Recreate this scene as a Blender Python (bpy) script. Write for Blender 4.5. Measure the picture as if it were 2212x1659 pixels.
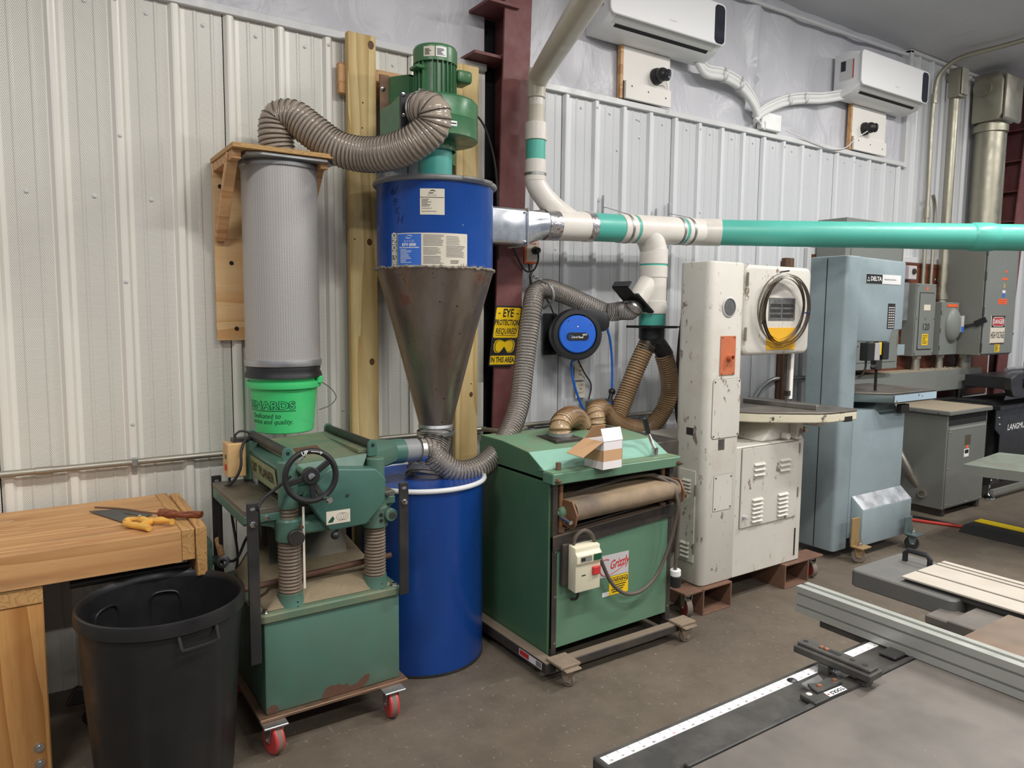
import bpy, bmesh, math, random
from mathutils import Vector, Matrix
random.seed(7)
PI = math.pi
sc = bpy.context.scene
for o in list(bpy.data.objects): bpy.data.objects.remove(o)
COL = sc.collection

# ------------------------------------------------------------------ camera
IW, IH, FPX = 2212.0, 1659.0, 1583.86
CAM_POS = Vector((0.0, -3.590, 1.65)); YAW, PITCH, ROLL = 0.588979, 0.098386, 0.009122
FW = Vector((math.sin(YAW)*math.cos(PITCH), math.cos(YAW)*math.cos(PITCH), -math.sin(PITCH)))
_rt = Vector((math.cos(YAW), -math.sin(YAW), 0)); _up = _rt.cross(FW)
RT = math.cos(ROLL)*_rt + math.sin(ROLL)*_up
UP = -math.sin(ROLL)*_rt + math.cos(ROLL)*_up
cd = bpy.data.cameras.new('camera'); cam = bpy.data.objects.new('camera', cd); COL.objects.link(cam)
cd.sensor_width = 36.0; cd.sensor_fit = 'HORIZONTAL'; cd.lens = 36.0*FPX/IW; cd.clip_start = 0.05; cd.clip_end = 100
cam.matrix_world = Matrix(((RT.x, UP.x, -FW.x, CAM_POS.x), (RT.y, UP.y, -FW.y, CAM_POS.y), (RT.z, UP.z, -FW.z, CAM_POS.z), (0, 0, 0, 1)))
sc.camera = cam

# ------------------------------------------------------------------ world, lamps, exposure
w = bpy.data.worlds.new('world'); sc.world = w; w.use_nodes = True
w.node_tree.nodes['Background'].inputs[0].default_value = (0.86, 0.90, 1.0, 1)
w.node_tree.nodes['Background'].inputs[1].default_value = 0.30
sc.view_settings.view_transform = 'Standard'; sc.view_settings.look = 'None'
sc.view_settings.gamma = 1.0; sc.view_settings.use_curve_mapping = False
sc.view_settings.exposure = 0.0

def area(name, loc, sx, sy, power, rotz=0.0, col=(1, 0.97, 0.93)):
    l = bpy.data.lights.new(name, 'AREA'); l.shape = 'RECTANGLE'; l.size = sx; l.size_y = sy
    l.energy = power; l.color = col
    o = bpy.data.objects.new(name, l); COL.objects.link(o); o.location = loc; o.rotation_euler = (0, 0, rotz)
    return o
# long LED strip fixtures hung under the roof, all outside the picture
for lx, ly, pw in ((-1.4, -3.0, 84), (1.9, -3.1, 100), (4.9, -2.5, 120), (8.0, -2.5, 84),
                   (0.5, -6.2, 85), (4.0, -6.2, 95), (7.5, -6.2, 90)):
    area('strip_lamp', (lx, ly, 4.12), 1.6, 0.16, pw)

# ------------------------------------------------------------------ pixel helpers (direction from the photo, distance from a known plane)
def ray(x, y): return FW + (x-IW/2)/FPX*RT - (y-IH/2)/FPX*UP
def U(x, y, Y=0.0):
    d = ray(x, y); return CAM_POS + d*((Y-CAM_POS.y)/d.y)
def G(x, y, Z=0.0):
    d = ray(x, y); return CAM_POS + d*((Z-CAM_POS.z)/d.z)
def UX(x, y, X):
    d = ray(x, y); return CAM_POS + d*((X-CAM_POS.x)/d.x)

# ------------------------------------------------------------------ things and parts
MW = {}
def tag(o, label=None, cat=None, group=None, kind=None):
    if label: o['label'] = label
    if cat: o['category'] = cat
    if group: o['group'] = group
    if kind: o['kind'] = kind
    return o
def thing(name, label, cat, loc=(0, 0, 0), rz=0.0, group=None, rot=None):
    o = bpy.data.objects.new(name, None); COL.objects.link(o); o.empty_display_size = 0.1
    m = Matrix.Translation(Vector(loc)) @ (rot.to_4x4() if rot else Matrix.Rotation(rz, 4, 'Z'))
    o.matrix_world = m; MW[o] = m
    return tag(o, label, cat, group)

def frame_from(d, up=(0, 0, 1)):
    d = Vector(d).normalized(); u = Vector(up)
    if abs(d.dot(u)) > 0.99: u = Vector((1, 0, 0))
    a = u.cross(d).normalized(); b = d.cross(a)
    return a, b, d

class MB:
    """collects vertices and faces; build() links them as one mesh object"""
    def __init__(s, m=None):
        s.v = []; s.f = []; s.m = m if m is not None else Matrix.Identity(4)
        if isinstance(m, bpy.types.Object): s.m = MW[m]
    def add(s, vs, fs):
        n = len(s.v); s.v += [s.m @ Vector(q) for q in vs]; s.f += [tuple(n+i for i in f) for f in fs]; return s
    def box(s, a, b):
        x0, y0, z0 = a; x1, y1, z1 = b
        if x0 > x1: x0, x1 = x1, x0
        if y0 > y1: y0, y1 = y1, y0
        if z0 > z1: z0, z1 = z1, z0
        return s.add([(x0,y0,z0),(x1,y0,z0),(x1,y1,z0),(x0,y1,z0),(x0,y0,z1),(x1,y0,z1),(x1,y1,z1),(x0,y1,z1)],
                     [(0,3,2,1),(4,5,6,7),(0,1,5,4),(1,2,6,5),(2,3,7,6),(3,0,4,7)])
    def bar(s, p, q, w, h, up=(0, 0, 1)):
        p = Vector(p); q = Vector(q); a, b, d = frame_from(q-p, up)
        vs = [c + a*(sx*w/2) + b*(sy*h/2) for c in (p, q) for sx, sy in ((-1,-1),(1,-1),(1,1),(-1,1))]
        return s.add(vs, [(3,2,1,0),(4,5,6,7),(0,1,5,4),(1,2,6,5),(2,3,7,6),(3,0,4,7)])
    def cyl(s, p, q, r, r2=None, n=24, cap=True):
        r2 = r if r2 is None else r2
        p = Vector(p); q = Vector(q); a, b, d = frame_from(q-p)
        vs = []
        for c, rr in ((p, r), (q, r2)):
            for i in range(n):
                t = 2*PI*i/n; vs.append(c + (a*math.cos(t) + b*math.sin(t))*rr)
        fs = [(i, (i+1) % n, n+(i+1) % n, n+i) for i in range(n)]
        if cap: fs += [tuple(range(n-1, -1, -1)), tuple(range(n, 2*n))]
        return s.add(vs, fs)
    def lathe(s, prof, o=(0, 0, 0), ax=(0, 0, 1), n=32, a0=0.0, a1=2*PI, cap=True, ell=1.0):
        """prof: list of (radius, height along ax)"""
        o = Vector(o); a, b, d = frame_from(ax)
        full = abs(a1-a0-2*PI) < 1e-6; m = n if full else n+1
        vs = []
        for r, h in prof:
            for i in range(m):
                t = a0 + (a1-a0)*i/n; vs.append(o + d*h + a*(r*math.cos(t)) + b*(r*math.sin(t)*ell))
        fs = []
        for j in range(len(prof)-1):
            for i in range(n):
                k = (i+1) % m; fs.append((j*m+i, j*m+k, (j+1)*m+k, (j+1)*m+i))
        if cap and full:
            if prof[0][0] > 1e-6: fs.append(tuple(range(m-1, -1, -1)))
            if prof[-1][0] > 1e-6: fs.append(tuple((len(prof)-1)*m+i for i in range(m)))
        return s.add(vs, fs)
    def prism(s, poly, h0, h1, axes=('x', 'y', 'z')):
        """poly: 2-D outline on the first two axes, extruded on the third from h0 to h1"""
        ix = {'x': 0, 'y': 1, 'z': 2}; A, B, C = (ix[k] for k in axes); n = len(poly); vs = []
        for h in (h0, h1):
            for u, v in poly:
                q = [0, 0, 0]; q[A] = u; q[B] = v; q[C] = h; vs.append(tuple(q))
        return s.add(vs, [tuple(range(n-1, -1, -1)), tuple(range(n, 2*n))] + [(i, (i+1) % n, n+(i+1) % n, n+i) for i in range(n)])
    def tube(s, pts, r, n=10, closed=False, cap=True, up=(0, 0, 1)):
        """pts: points; r: number or list"""
        P = [Vector(q) for q in pts]; N = len(P); vs = []; a = None
        for i in range(N):
            if closed: d = (P[(i+1) % N]-P[i-1]).normalized()
            else: d = (P[min(i+1, N-1)]-P[max(i-1, 0)]).normalized()
            if a is None: a, b, _ = frame_from(d, up)
            else:
                a = (a - d*a.dot(d)).normalized(); b = d.cross(a)
            rr = r[i] if isinstance(r, (list, tuple)) else r
            for k in range(n):
                t = 2*PI*k/n; vs.append(P[i] + (a*math.cos(t)+b*math.sin(t))*rr)
        fs = []
        for i in range(N if closed else N-1):
            j = (i+1) % N
            for k in range(n):
                l = (k+1) % n; fs.append((i*n+k, i*n+l, j*n+l, j*n+k))
        if cap and not closed: fs += [tuple(range(n-1, -1, -1)), tuple((N-1)*n+k for k in range(n))]
        return s.add(vs, fs)
    def sphere(s, c, r, n=16, m=10, sc=(1, 1, 1)):
        c = Vector(c); vs = [c+Vector((0, 0, r*sc[2]))]
        for j in range(1, m):
            t = PI*j/m
            for i in range(n):
                q = 2*PI*i/n; vs.append(c+Vector((r*math.sin(t)*math.cos(q)*sc[0], r*math.sin(t)*math.sin(q)*sc[1], r*math.cos(t)*sc[2])))
        vs.append(c-Vector((0, 0, r*sc[2]))); fs = [(0, 1+i, 1+(i+1) % n) for i in range(n)]
        for j in range(m-2):
            for i in range(n):
                a = 1+j*n+i; b = 1+j*n+(i+1) % n; fs.append((a, a+n, b+n, b))
        L = len(vs)-1; k = 1+(m-2)*n; fs += [(L, k+(i+1) % n, k+i) for i in range(n)]
        return s.add(vs, fs)
    def quad(s, a, b, c, d): return s.add([a, b, c, d], [(0, 1, 2, 3)])
    def rbox(s, a, b, r, ax='z', n=4):
        """box with rounded corners around axis ax"""
        ix = {'x': 0, 'y': 1, 'z': 2}; o = [k for k in 'xyz' if k != ax]
        i, j, k = ix[o[0]], ix[o[1]], ix[ax]
        return s.prism(rrect(a[i], a[j], b[i], b[j], r, n), a[k], b[k], (o[0], o[1], ax))
    def build(s, name, mat, parent=None, bevel=0.0, seg=1, smooth=35, label=None, cat=None, group=None, kind=None, bang=25):
        inv = MW[parent].inverted() if parent is not None else Matrix.Identity(4)
        me = bpy.data.meshes.new(name); me.from_pydata([inv @ q for q in s.v], [], s.f)
        bm = bmesh.new(); bm.from_mesh(me)
        bmesh.ops.recalc_face_normals(bm, faces=bm.faces)
        if bevel > 0:
            es = [e for e in bm.edges if len(e.link_faces) == 2 and e.calc_face_angle(0) > math.radians(bang)]
            bmesh.ops.bevel(bm, geom=es, offset=bevel, segments=seg, affect='EDGES', profile=0.5, clamp_overlap=True)
        bm.to_mesh(me); bm.free()
        if smooth:
            me.shade_smooth(); me.set_sharp_from_angle(angle=math.radians(smooth))
        me.materials.append(mat)
        o = bpy.data.objects.new(name, me); COL.objects.link(o)
        if parent is not None: o.parent = parent
        MW[o] = MW[parent] if parent is not None else Matrix.Identity(4)
        return tag(o, label, cat, group, kind)

def rrect(x0, y0, x1, y1, r, n=4):
    if x0 > x1: x0, x1 = x1, x0
    if y0 > y1: y0, y1 = y1, y0
    out = []
    for cx, cy, a in ((x1-r, y1-r, 0), (x0+r, y1-r, PI/2), (x0+r, y0+r, PI), (x1-r, y0+r, 1.5*PI)):
        for i in range(n+1):
            t = a + PI/2*i/n; out.append((cx+r*math.cos(t), cy+r*math.sin(t)))
    return out

def spline(pts, step=0.01, closed=False):
    """Catmull-Rom through pts resampled at about step"""
    P = [Vector(q) for q in pts]; N = len(P); fine = []
    for i in range(N if closed else N-1):
        p0 = P[i-1] if (i > 0 or closed) else P[0]*2-P[1]
        p1 = P[i]; p2 = P[(i+1) % N]
        p3 = P[(i+2) % N] if (i+2 < N or closed) else P[-1]*2-P[-2]
        t0 = 0.0; t1 = t0+max((p1-p0).length, 1e-5)**.5; t2 = t1+max((p2-p1).length, 1e-5)**.5; t3 = t2+max((p3-p2).length, 1e-5)**.5
        for k in range(24):
            t = t1+(t2-t1)*k/24
            A1 = p0*((t1-t)/(t1-t0))+p1*((t-t0)/(t1-t0)); A2 = p1*((t2-t)/(t2-t1))+p2*((t-t1)/(t2-t1)); A3 = p2*((t3-t)/(t3-t2))+p3*((t-t2)/(t3-t2))
            B1 = A1*((t2-t)/(t2-t0))+A2*((t-t0)/(t2-t0)); B2 = A2*((t3-t)/(t3-t1))+A3*((t-t1)/(t3-t1))
            fine.append(B1*((t2-t)/(t2-t1))+B2*((t-t1)/(t2-t1)))
    if not closed: fine.append(P[-1])
    L = [0.0]
    for i in range(1, len(fine)): L.append(L[-1]+(fine[i]-fine[i-1]).length)
    n = max(2, int(round(L[-1]/step))); out = []; j = 0
    for i in range(n+1):
        d = L[-1]*i/n
        while j < len(L)-2 and L[j+1] < d: j += 1
        f = (d-L[j])/max(L[j+1]-L[j], 1e-9); out.append(fine[j].lerp(fine[j+1], min(max(f, 0), 1)))
    return out

TXT = {}
def text_mesh(txt, size, extrude=0.0, align='CENTER', shear=0.0, space=1.0, bold=0.0, sx=1.0):
    key = (txt, size, extrude, align, shear, space, bold, sx)
    if key in TXT: return TXT[key]
    cu = bpy.data.curves.new('lettering', 'FONT'); cu.body = txt; cu.size = size; cu.align_x = align; cu.align_y = 'CENTER'
    cu.extrude = extrude; cu.shear = shear; cu.space_character = space; cu.offset = bold; cu.resolution_u = 2
    ob = bpy.data.objects.new('lettering_tmp', cu); COL.objects.link(ob)
    dg = bpy.context.evaluated_depsgraph_get(); me = bpy.data.meshes.new_from_object(ob.evaluated_get(dg))
    vs = [(v.co.x*sx, v.co.y, v.co.z) for v in me.vertices]; fs = [tuple(p.vertices) for p in me.polygons]
    bpy.data.objects.remove(ob); bpy.data.curves.remove(cu); bpy.data.meshes.remove(me)
    TXT[key] = (vs, fs)
    return vs, fs
def put_text(txt, o, ux, uy, size, mat, parent, name='lettering', **k):
    """flat lettering at o with right direction ux and up direction uy"""
    o = Vector(o); ux = Vector(ux).normalized(); uy = Vector(uy).normalized(); nz = ux.cross(uy)
    vs, fs = text_mesh(txt, size, **k)
    b = MB(); b.add([o+ux*x+uy*y+nz*z for x, y, z in vs], fs)
    return b.build(name, mat, parent, smooth=0)
def cyl_text(txt, c, R, ang, z, size, mat, parent, name='lettering', roll=0.0, **k):
    """lettering wrapped round a vertical cylinder (axis through c), centred at angle ang and height z; R may be a function of height"""
    vs, fs = text_mesh(txt, size, **k); out = []
    for x, y, h in vs:
        u = x*math.cos(roll)-y*math.sin(roll); v = x*math.sin(roll)+y*math.cos(roll)
        rr = R(z+v) if callable(R) else R
        t = ang + u/rr; out.append((c[0]+(rr+h)*math.cos(t), c[1]+(rr+h)*math.sin(t), z+v))
    return MB().add(out, fs).build(name, mat, parent, smooth=0)
def cyl_patch(c, R, a0, a1, z0, z1, mat, parent, name, n=16, jag=0.0, label=None):
    m = MB(); vs = []
    for i in range(n+1):
        t = a0+(a1-a0)*i/n
        for j, z in enumerate((z0, z1)):
            zz = z + (random.uniform(-jag, jag) if jag else 0)
            rr = R(zz) if callable(R) else R
            vs.append((c[0]+rr*math.cos(t), c[1]+rr*math.sin(t), zz))
    m.add(vs, [(2*i, 2*i+2, 2*i+3, 2*i+1) for i in range(n)])
    return m.build(name, mat, parent, label=label)

def ring_pts(c, R, ax=(0, 0, 1), n=48, ell=1.0):
    a, b, d = frame_from(ax); c = Vector(c)
    return [c+(a*math.cos(2*PI*i/n)+b*math.sin(2*PI*i/n)*ell)*R for i in range(n)]

def copy_tree(o, parent=None):
    c = o.copy(); COL.objects.link(c); c.parent = parent
    if o in MW: MW[c] = MW[o]
    for ch in list(o.children): copy_tree(ch, c)
    return c
# ------------------------------------------------------------------ materials
class NT:
    def __init__(s, name):
        s.mat = bpy.data.materials.new(name); s.mat.use_nodes = True; s.nt = s.mat.node_tree; s.N = s.nt.nodes; s.L = s.nt.links
        s.b = s.N['Principled BSDF']; s.tc = None
    def n(s, t, **k):
        q = s.N.new(t)
        for a, v in k.items():
            if a.startswith('i_'): s.set(q.inputs[a[2:].replace('_', ' ')], v)
            else: setattr(q, a, v)
        return q
    def set(s, inp, v):
        if isinstance(v, bpy.types.NodeSocket): s.L.new(v, inp)
        else: inp.default_value = v
    def co(s):
        if not s.tc: s.tc = s.N.new('ShaderNodeTexCoord')
        return s.tc.outputs['Object']
    def math(s, op, a, b=0.0, c=None):
        q = s.N.new('ShaderNodeMath'); q.operation = op; s.set(q.inputs[0], a); s.set(q.inputs[1], b)
        if c is not None: s.set(q.inputs[2], c)
        return q.outputs[0]
    def mapping(s, scale=(1, 1, 1), loc=(0, 0, 0), rot=(0, 0, 0)):
        q = s.N.new('ShaderNodeMapping'); s.L.new(s.co(), q.inputs[0]); q.inputs['Scale'].default_value = scale
        q.inputs['Location'].default_value = loc; q.inputs['Rotation'].default_value = rot; return q.outputs[0]
    def noise(s, scale=5, detail=4, rough=.55, vec=None, dist=0.0):
        q = s.N.new('ShaderNodeTexNoise'); s.L.new(vec if vec else s.co(), q.inputs['Vector'])
        q.inputs['Scale'].default_value = scale; q.inputs['Detail'].default_value = detail; q.inputs['Roughness'].default_value = rough
        q.inputs['Distortion'].default_value = dist; return q.outputs['Fac']
    def ramp(s, fac, stops, interp='LINEAR'):
        q = s.N.new('ShaderNodeValToRGB'); s.L.new(fac, q.inputs[0]); r = q.color_ramp; r.interpolation = interp
        while len(r.elements) > 1: r.elements.remove(r.elements[-1])
        for i, (p, c) in enumerate(stops):
            e = r.elements[0] if i == 0 else r.elements.new(p)
            e.position = p; e.color = (*c, 1) if len(c) == 3 else c
        return q.outputs[0]
    def mix(s, fac, a, b, mode='MIX'):
        q = s.N.new('ShaderNodeMix'); q.data_type = 'RGBA'; q.blend_type = mode; s.set(q.inputs[0], fac)
        for i, v in ((6, a), (7, b)):
            if isinstance(v, tuple): q.inputs[i].default_value = (*v[:3], 1)
            else: s.L.new(v, q.inputs[i])
        return q.outputs[2]
    def maprange(s, v, a, b, c=0.0, d=1.0):
        q = s.N.new('ShaderNodeMapRange'); s.L.new(v, q.inputs[0])
        for i, x in enumerate((a, b, c, d)): q.inputs[i+1].default_value = x
        return q.outputs[0]
    def bump(s, h, strength=.3, dist=.01):
        q = s.N.new('ShaderNodeBump'); s.L.new(h, q.inputs['Height']); q.inputs['Strength'].default_value = strength; q.inputs['Distance'].default_value = dist
        s.L.new(q.outputs[0], s.b.inputs['Normal'])
    def out(s, col=None, rough=None, metal=None):
        for nm, v in (('Base Color', col), ('Roughness', rough), ('Metallic', metal)):
            if v is None: continue
            if isinstance(v, tuple): v = (*v[:3], 1)
            s.set(s.b.inputs[nm], v)
        return s.mat

def srgb(r, g, b):
    f = lambda c: (c/255/12.92) if c/255 <= .04045 else ((c/255+.055)/1.055)**2.4
    return (f(r), f(g), f(b))

def paint(name, col, rough=.45, metal=0.0, var=.10, scale=6, dirt=None, damt=.5, dscale=3, bump=0.0, bscale=120, spots=None, sscale=25, sth=.68, coat=0.0):
    """painted / plain surface: mottled colour, optional dirt film and worn spots"""
    t = NT(name); c1 = tuple(x*(1-var) for x in col); c2 = tuple(min(1, x*(1+var)) for x in col)
    c = t.mix(t.noise(scale, 5), c1, c2)
    if dirt:
        f = t.maprange(t.noise(dscale, 8, .65), .42, .75, 0, damt); c = t.mix(f, c, dirt)
    if spots:
        f = t.maprange(t.noise(sscale, 6, .6), sth, sth+.03, 0, 1); c = t.mix(f, c, spots)
    r = t.maprange(t.noise(scale*2.3, 4), .3, .7, max(.02, rough-.08), min(1, rough+.1))
    if bump: t.bump(t.noise(bscale, 3), bump, .002)
    if coat: t.b.inputs['Coat Weight'].default_value = coat
    return t.out(c, r, metal)

def wood(name, light, dark, axis='x', ring=14, rough=.6, knots=False, stain=None, samt=.5, wob=1.6):
    """grain runs along axis"""
    t = NT(name); S = {'x': (.07, 1, 1), 'y': (1, .07, 1), 'z': (1, 1, .07)}[axis]
    oi = t.n('ShaderNodeObjectInfo'); add = t.n('ShaderNodeVectorMath', operation='ADD')
    sc_ = t.n('ShaderNodeVectorMath', operation='SCALE'); sc_.inputs[0].default_value = (3.1, 5.7, 4.3); t.L.new(oi.outputs['Random'], sc_.inputs['Scale'])
    t.L.new(t.mapping(S), add.inputs[0]); t.L.new(sc_.outputs[0], add.inputs[1]); v = add.outputs[0]
    n1 = t.noise(ring*.35, 3, .5, v, .4)
    q = t.math('FRACT', t.math('MULTIPLY', n1, ring*wob*.55)); q = t.maprange(q, 0, 1, 0, 1); q = t.math('POWER', q, 2.2)
    fine = t.noise(ring*14, 4, .6, v)
    c = t.mix(q, light, dark); c = t.mix(t.maprange(fine, .35, .7, 0, .35), c, dark)
    c = t.mix(t.maprange(oi.outputs['Random'], 0, 1, 0, .22), c, dark)
    if stain:
        f = t.maprange(t.noise(4.5, 6, .6, t.mapping({'x': (.35, 2.2, 2.2), 'y': (2.2, .35, 2.2), 'z': (2.2, 2.2, .35)}[axis])), .54, .70, 0, samt); c = t.mix(f, c, stain)
    t.bump(fine, .25, .001)
    return t.out(c, rough)

def metal(name, col, rough=.3, var=.12, scale=9, dirt=None, damt=.5, dscale=4, brushed=None):
    t = NT(name); v = None
    if brushed: v = t.mapping({'x': (.03, 1, 1), 'y': (1, .03, 1), 'z': (1, 1, .03)}[brushed])
    n = t.noise(scale*(12 if brushed else 1), 5, .6, v)
    c = t.mix(n, tuple(x*(1-var) for x in col), tuple(min(1, x*(1+var)) for x in col))
    r = t.maprange(n, .3, .7, max(.03, rough-.1), rough+.12); m = 1.0
    if dirt:
        f = t.maprange(t.noise(dscale, 8, .65), .45, .72, 0, damt); c = t.mix(f, c, dirt); m = t.math('SUBTRACT', 1.0, f)
    return t.out(c, r, m)

def perforated(name, col, x0, pitch, hole):
    t = NT(name); s = t.n('ShaderNodeSeparateXYZ'); t.L.new(t.co(), s.inputs[0]); X, Z = s.outputs[0], s.outputs[2]
    a = .0064; bz = a*1.7320508; R = .00155
    def lat(ox, oz):
        fx = t.math('MULTIPLY', t.math('SUBTRACT', t.math('FRACT', t.math('ADD', t.math('DIVIDE', X, a), ox)), .5), a)
        fz = t.math('MULTIPLY', t.math('SUBTRACT', t.math('FRACT', t.math('ADD', t.math('DIVIDE', Z, bz), oz)), .5), bz)
        return t.math('SQRT', t.math('ADD', t.math('MULTIPLY', fx, fx), t.math('MULTIPLY', fz, fz)))
    d = t.math('MINIMUM', lat(100.0, 100.0), lat(100.5, 100.5)); m = t.maprange(d, R*.8, R*1.2, 1, 0)
    u = t.math('FRACT', t.math('DIVIDE', t.math('SUBTRACT', X, x0-20*pitch), pitch))   # rib centre at 0
    inside = t.math('MULTIPLY', t.math('GREATER_THAN', u, .19), t.math('LESS_THAN', u, .865)); m = t.math('MULTIPLY', m, inside)
    var = t.noise(2.0, 4); base = t.mix(var, tuple(x*.95 for x in col), tuple(min(1, x*1.04) for x in col))
    c = t.mix(m, base, hole); r = t.math('ADD', t.math('MULTIPLY', m, .5), .30)
    oc = t.noise(9, 3, .5, t.mapping((1, 1, .25)))
    t.bump(oc, .12, .004)
    return t.out(c, r)

def hose_mat(name, col, rough, alpha, inner=None):
    t = NT(name); c = t.mix(t.noise(14, 4), tuple(x*.85 for x in col), tuple(min(1, x*1.1) for x in col))
    t.out(c, rough); t.b.inputs['Alpha'].default_value = alpha
    return t.mat

def emis(name, col, st):
    t = NT(name); t.out(col, .5); t.b.inputs['Emission Color'].default_value = (*col, 1); t.b.inputs['Emission Strength'].default_value = st; return t.mat

PX0L, PX0R, PITCHX = -0.0515-.021, 2.7864-.021, .2286      # rib centres
m_wallL = perforated('wall_panel_left', srgb(229, 227, 218), PX0L, PITCHX, srgb(104, 101, 94))
m_wallR = perforated('wall_panel_right', srgb(213, 215, 218), PX0R, PITCHX, srgb(120, 122, 124))
m_trim = paint('trim_white', srgb(205, 206, 206), .35, var=.04)
m_dark = paint('shadow_black', (.012, .012, .013), .8)
m_black = paint('black_plastic', (.016, .016, .018), .42, var=.2, bump=.08)
m_blackpaint = paint('black_paint', (.022, .022, .024), .4, var=.25, dirt=(.11, .095, .075), damt=.35)
m_rubber = paint('rubber', (.02, .02, .02), .6)
m_white = paint('white_plastic', srgb(232, 232, 230), .35, var=.03)
m_screw = metal('zinc_screw', (.55, .55, .54), .3)
m_steel = metal('bright_steel', (.62, .62, .61), .25)
m_chrome = metal('chrome', (.75, .75, .75), .1, var=.04)
m_galv = metal('galvanised', (.50, .51, .52), .42, dirt=(.30, .29, .26), damt=.35)
m_conduit = metal('conduit', (.44, .42, .36), .5, dirt=(.22, .20, .16), damt=.5)
m_paper = paint('paper', srgb(222, 214, 196), .7, var=.05)
m_ink = paint('ink', (.012, .012, .014), .6)
m_red_ink = paint('red_ink', srgb(196, 50, 48), .6)
m_whiteink = paint('white_ink', srgb(235, 235, 235), .5, var=.02)
m_yellow = paint('label_yellow', srgb(240, 200, 24), .45, var=.06)
m_orange = paint('label_orange', srgb(238, 105, 55), .5, var=.08)

# concrete floor
t = NT('concrete'); c = t.ramp(t.noise(1.1, 8, .62), [(.30, srgb(91, 82, 71)), (.5, srgb(104, 94, 82)), (.72, srgb(118, 108, 95))])
c = t.mix(t.maprange(t.noise(7, 8, .7), .45, .75, 0, .5), c, srgb(76, 69, 61))
c = t.mix(t.maprange(t.noise(40, 6, .65), .615, .66, 0, .55), c, srgb(150, 144, 135))
c = t.mix(t.maprange(t.noise(60, 3, .5, t.mapping((1, .12, 1), rot=(0, 0, .6))), .70, .75, 0, .3), c, srgb(140, 134, 126))
t.bump(t.noise(55, 5, .6), .15, .003); m_floor = t.out(c, t.maprange(t.noise(3, 6), .3, .7, .42, .68))

# vinyl insulation facing
t = NT('insulation_vinyl'); v = t.mapping((1.5, 1.5, 1.0), rot=(0, .5, 0)); h = t.noise(2.6, 4, .5, v, .9)
c = t.mix(t.noise(1.3, 3), srgb(186, 186, 192), srgb(202, 202, 208)); t.bump(h, .42, .055); m_insul = t.out(c, .38)
t = NT('insulation_ceiling'); h = t.noise(2.4, 6, .6, t.mapping((1.0, .35, 1)), .8)
c = t.mix(t.noise(.9, 4), srgb(186, 186, 190), srgb(208, 208, 212)); t.bump(h, .35, .05); m_ceil = t.out(c, .45)
# ------------------------------------------------------------------ the room
XL, XR = -3.2, 10.5
b = MB(); b.box((XL, -9.5, -.15), (XR, .6, 0)); floor = b.build('floor', m_floor, smooth=0, kind='structure')
b = MB(); b.box((XL, .05, 0), (XR, .16, 4.0)); wall_back = b.build('wall_back', m_dark, smooth=0, kind='structure')
zc = lambda y: 3.93 + .10*(-y)
b = MB(); N = 26
vs = []; fs = []
for i in range(N+1):
    for j in range(N+1):
        x = XL + (XR-XL)*i/N; y = .16 - 9.7*j/N
        vs.append((x, y, zc(y) + .03*math.sin(x*2.1+y)*math.sin(y*3.3)*(1 if j > 1 else 0)))
for i in range(N):
    for j in range(N): a = i*(N+1)+j; fs.append((a, a+1, a+N+2, a+N+1))
b.add(vs, fs); ceil = b.build('ceiling', m_ceil, smooth=60, kind='structure')

# liner panels: four ribs a sheet
def panel_profile(x0, x1, rc):
    """(x, y) polyline of the ribbed sheet between x0 and x1; ribs centred on rc + k*pitch"""
    pts = []; k = math.floor((x0-rc)/PITCHX)-1
    shape = [(-.026, 0), (-.0135, -.021), (-.006, -.0225), (.006, -.0225), (.0135, -.021), (.026, 0)]
    for u in (.37, .68): shape += [(u*PITCHX-.009, 0), (u*PITCHX-.004, -.0032), (u*PITCHX+.004, -.0032), (u*PITCHX+.009, 0)]
    while rc + k*PITCHX < x1 + PITCHX:
        pts += [(rc+k*PITCHX+dx, dy) for dx, dy in shape]; k += 1
    out = [(x, y) for x, y in pts if x0 < x < x1]
    return [(x0, 0.0)] + out + [(x1, 0.0)]
def sheet(x0, x1, rc, z0, z1, mat):
    pr = panel_profile(x0, x1, rc); b = MB(); n = len(pr)
    b.add([(x, y, z0) for x, y in pr] + [(x, y, z1) for x, y in pr], [(i, i+1, n+i+1, n+i) for i in range(n-1)])
    o = b.build('wall_panel', mat, wall_back, smooth=0); return o
def sheets(xa, xb, rc, z0, z1, mat):
    w = 4*PITCHX; k = math.floor((xa-rc)/w); x = rc + k*w - .03
    while x < xb:
        a, c = max(x, xa), min(x+w+.006, xb)
        if c-a > .02: sheet(a, c, rc, z0, z1, mat)
        x += w
ZL, ZR = 2.975, 2.952
PLY = (5.20, 8.25, .86, 2.12)          # brown board behind the switchgear
sheets(XL, 2.20, PX0L, 0, ZL, m_wallL)
sheets(2.40, 6.47, PX0R, 0, ZR, m_wallR)
sheets(6.47, 8.20, PX0R, 0, 3.95, m_wallR)
sheets(8.62, XR, PX0R, 0, 3.95, m_wallR)

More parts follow.
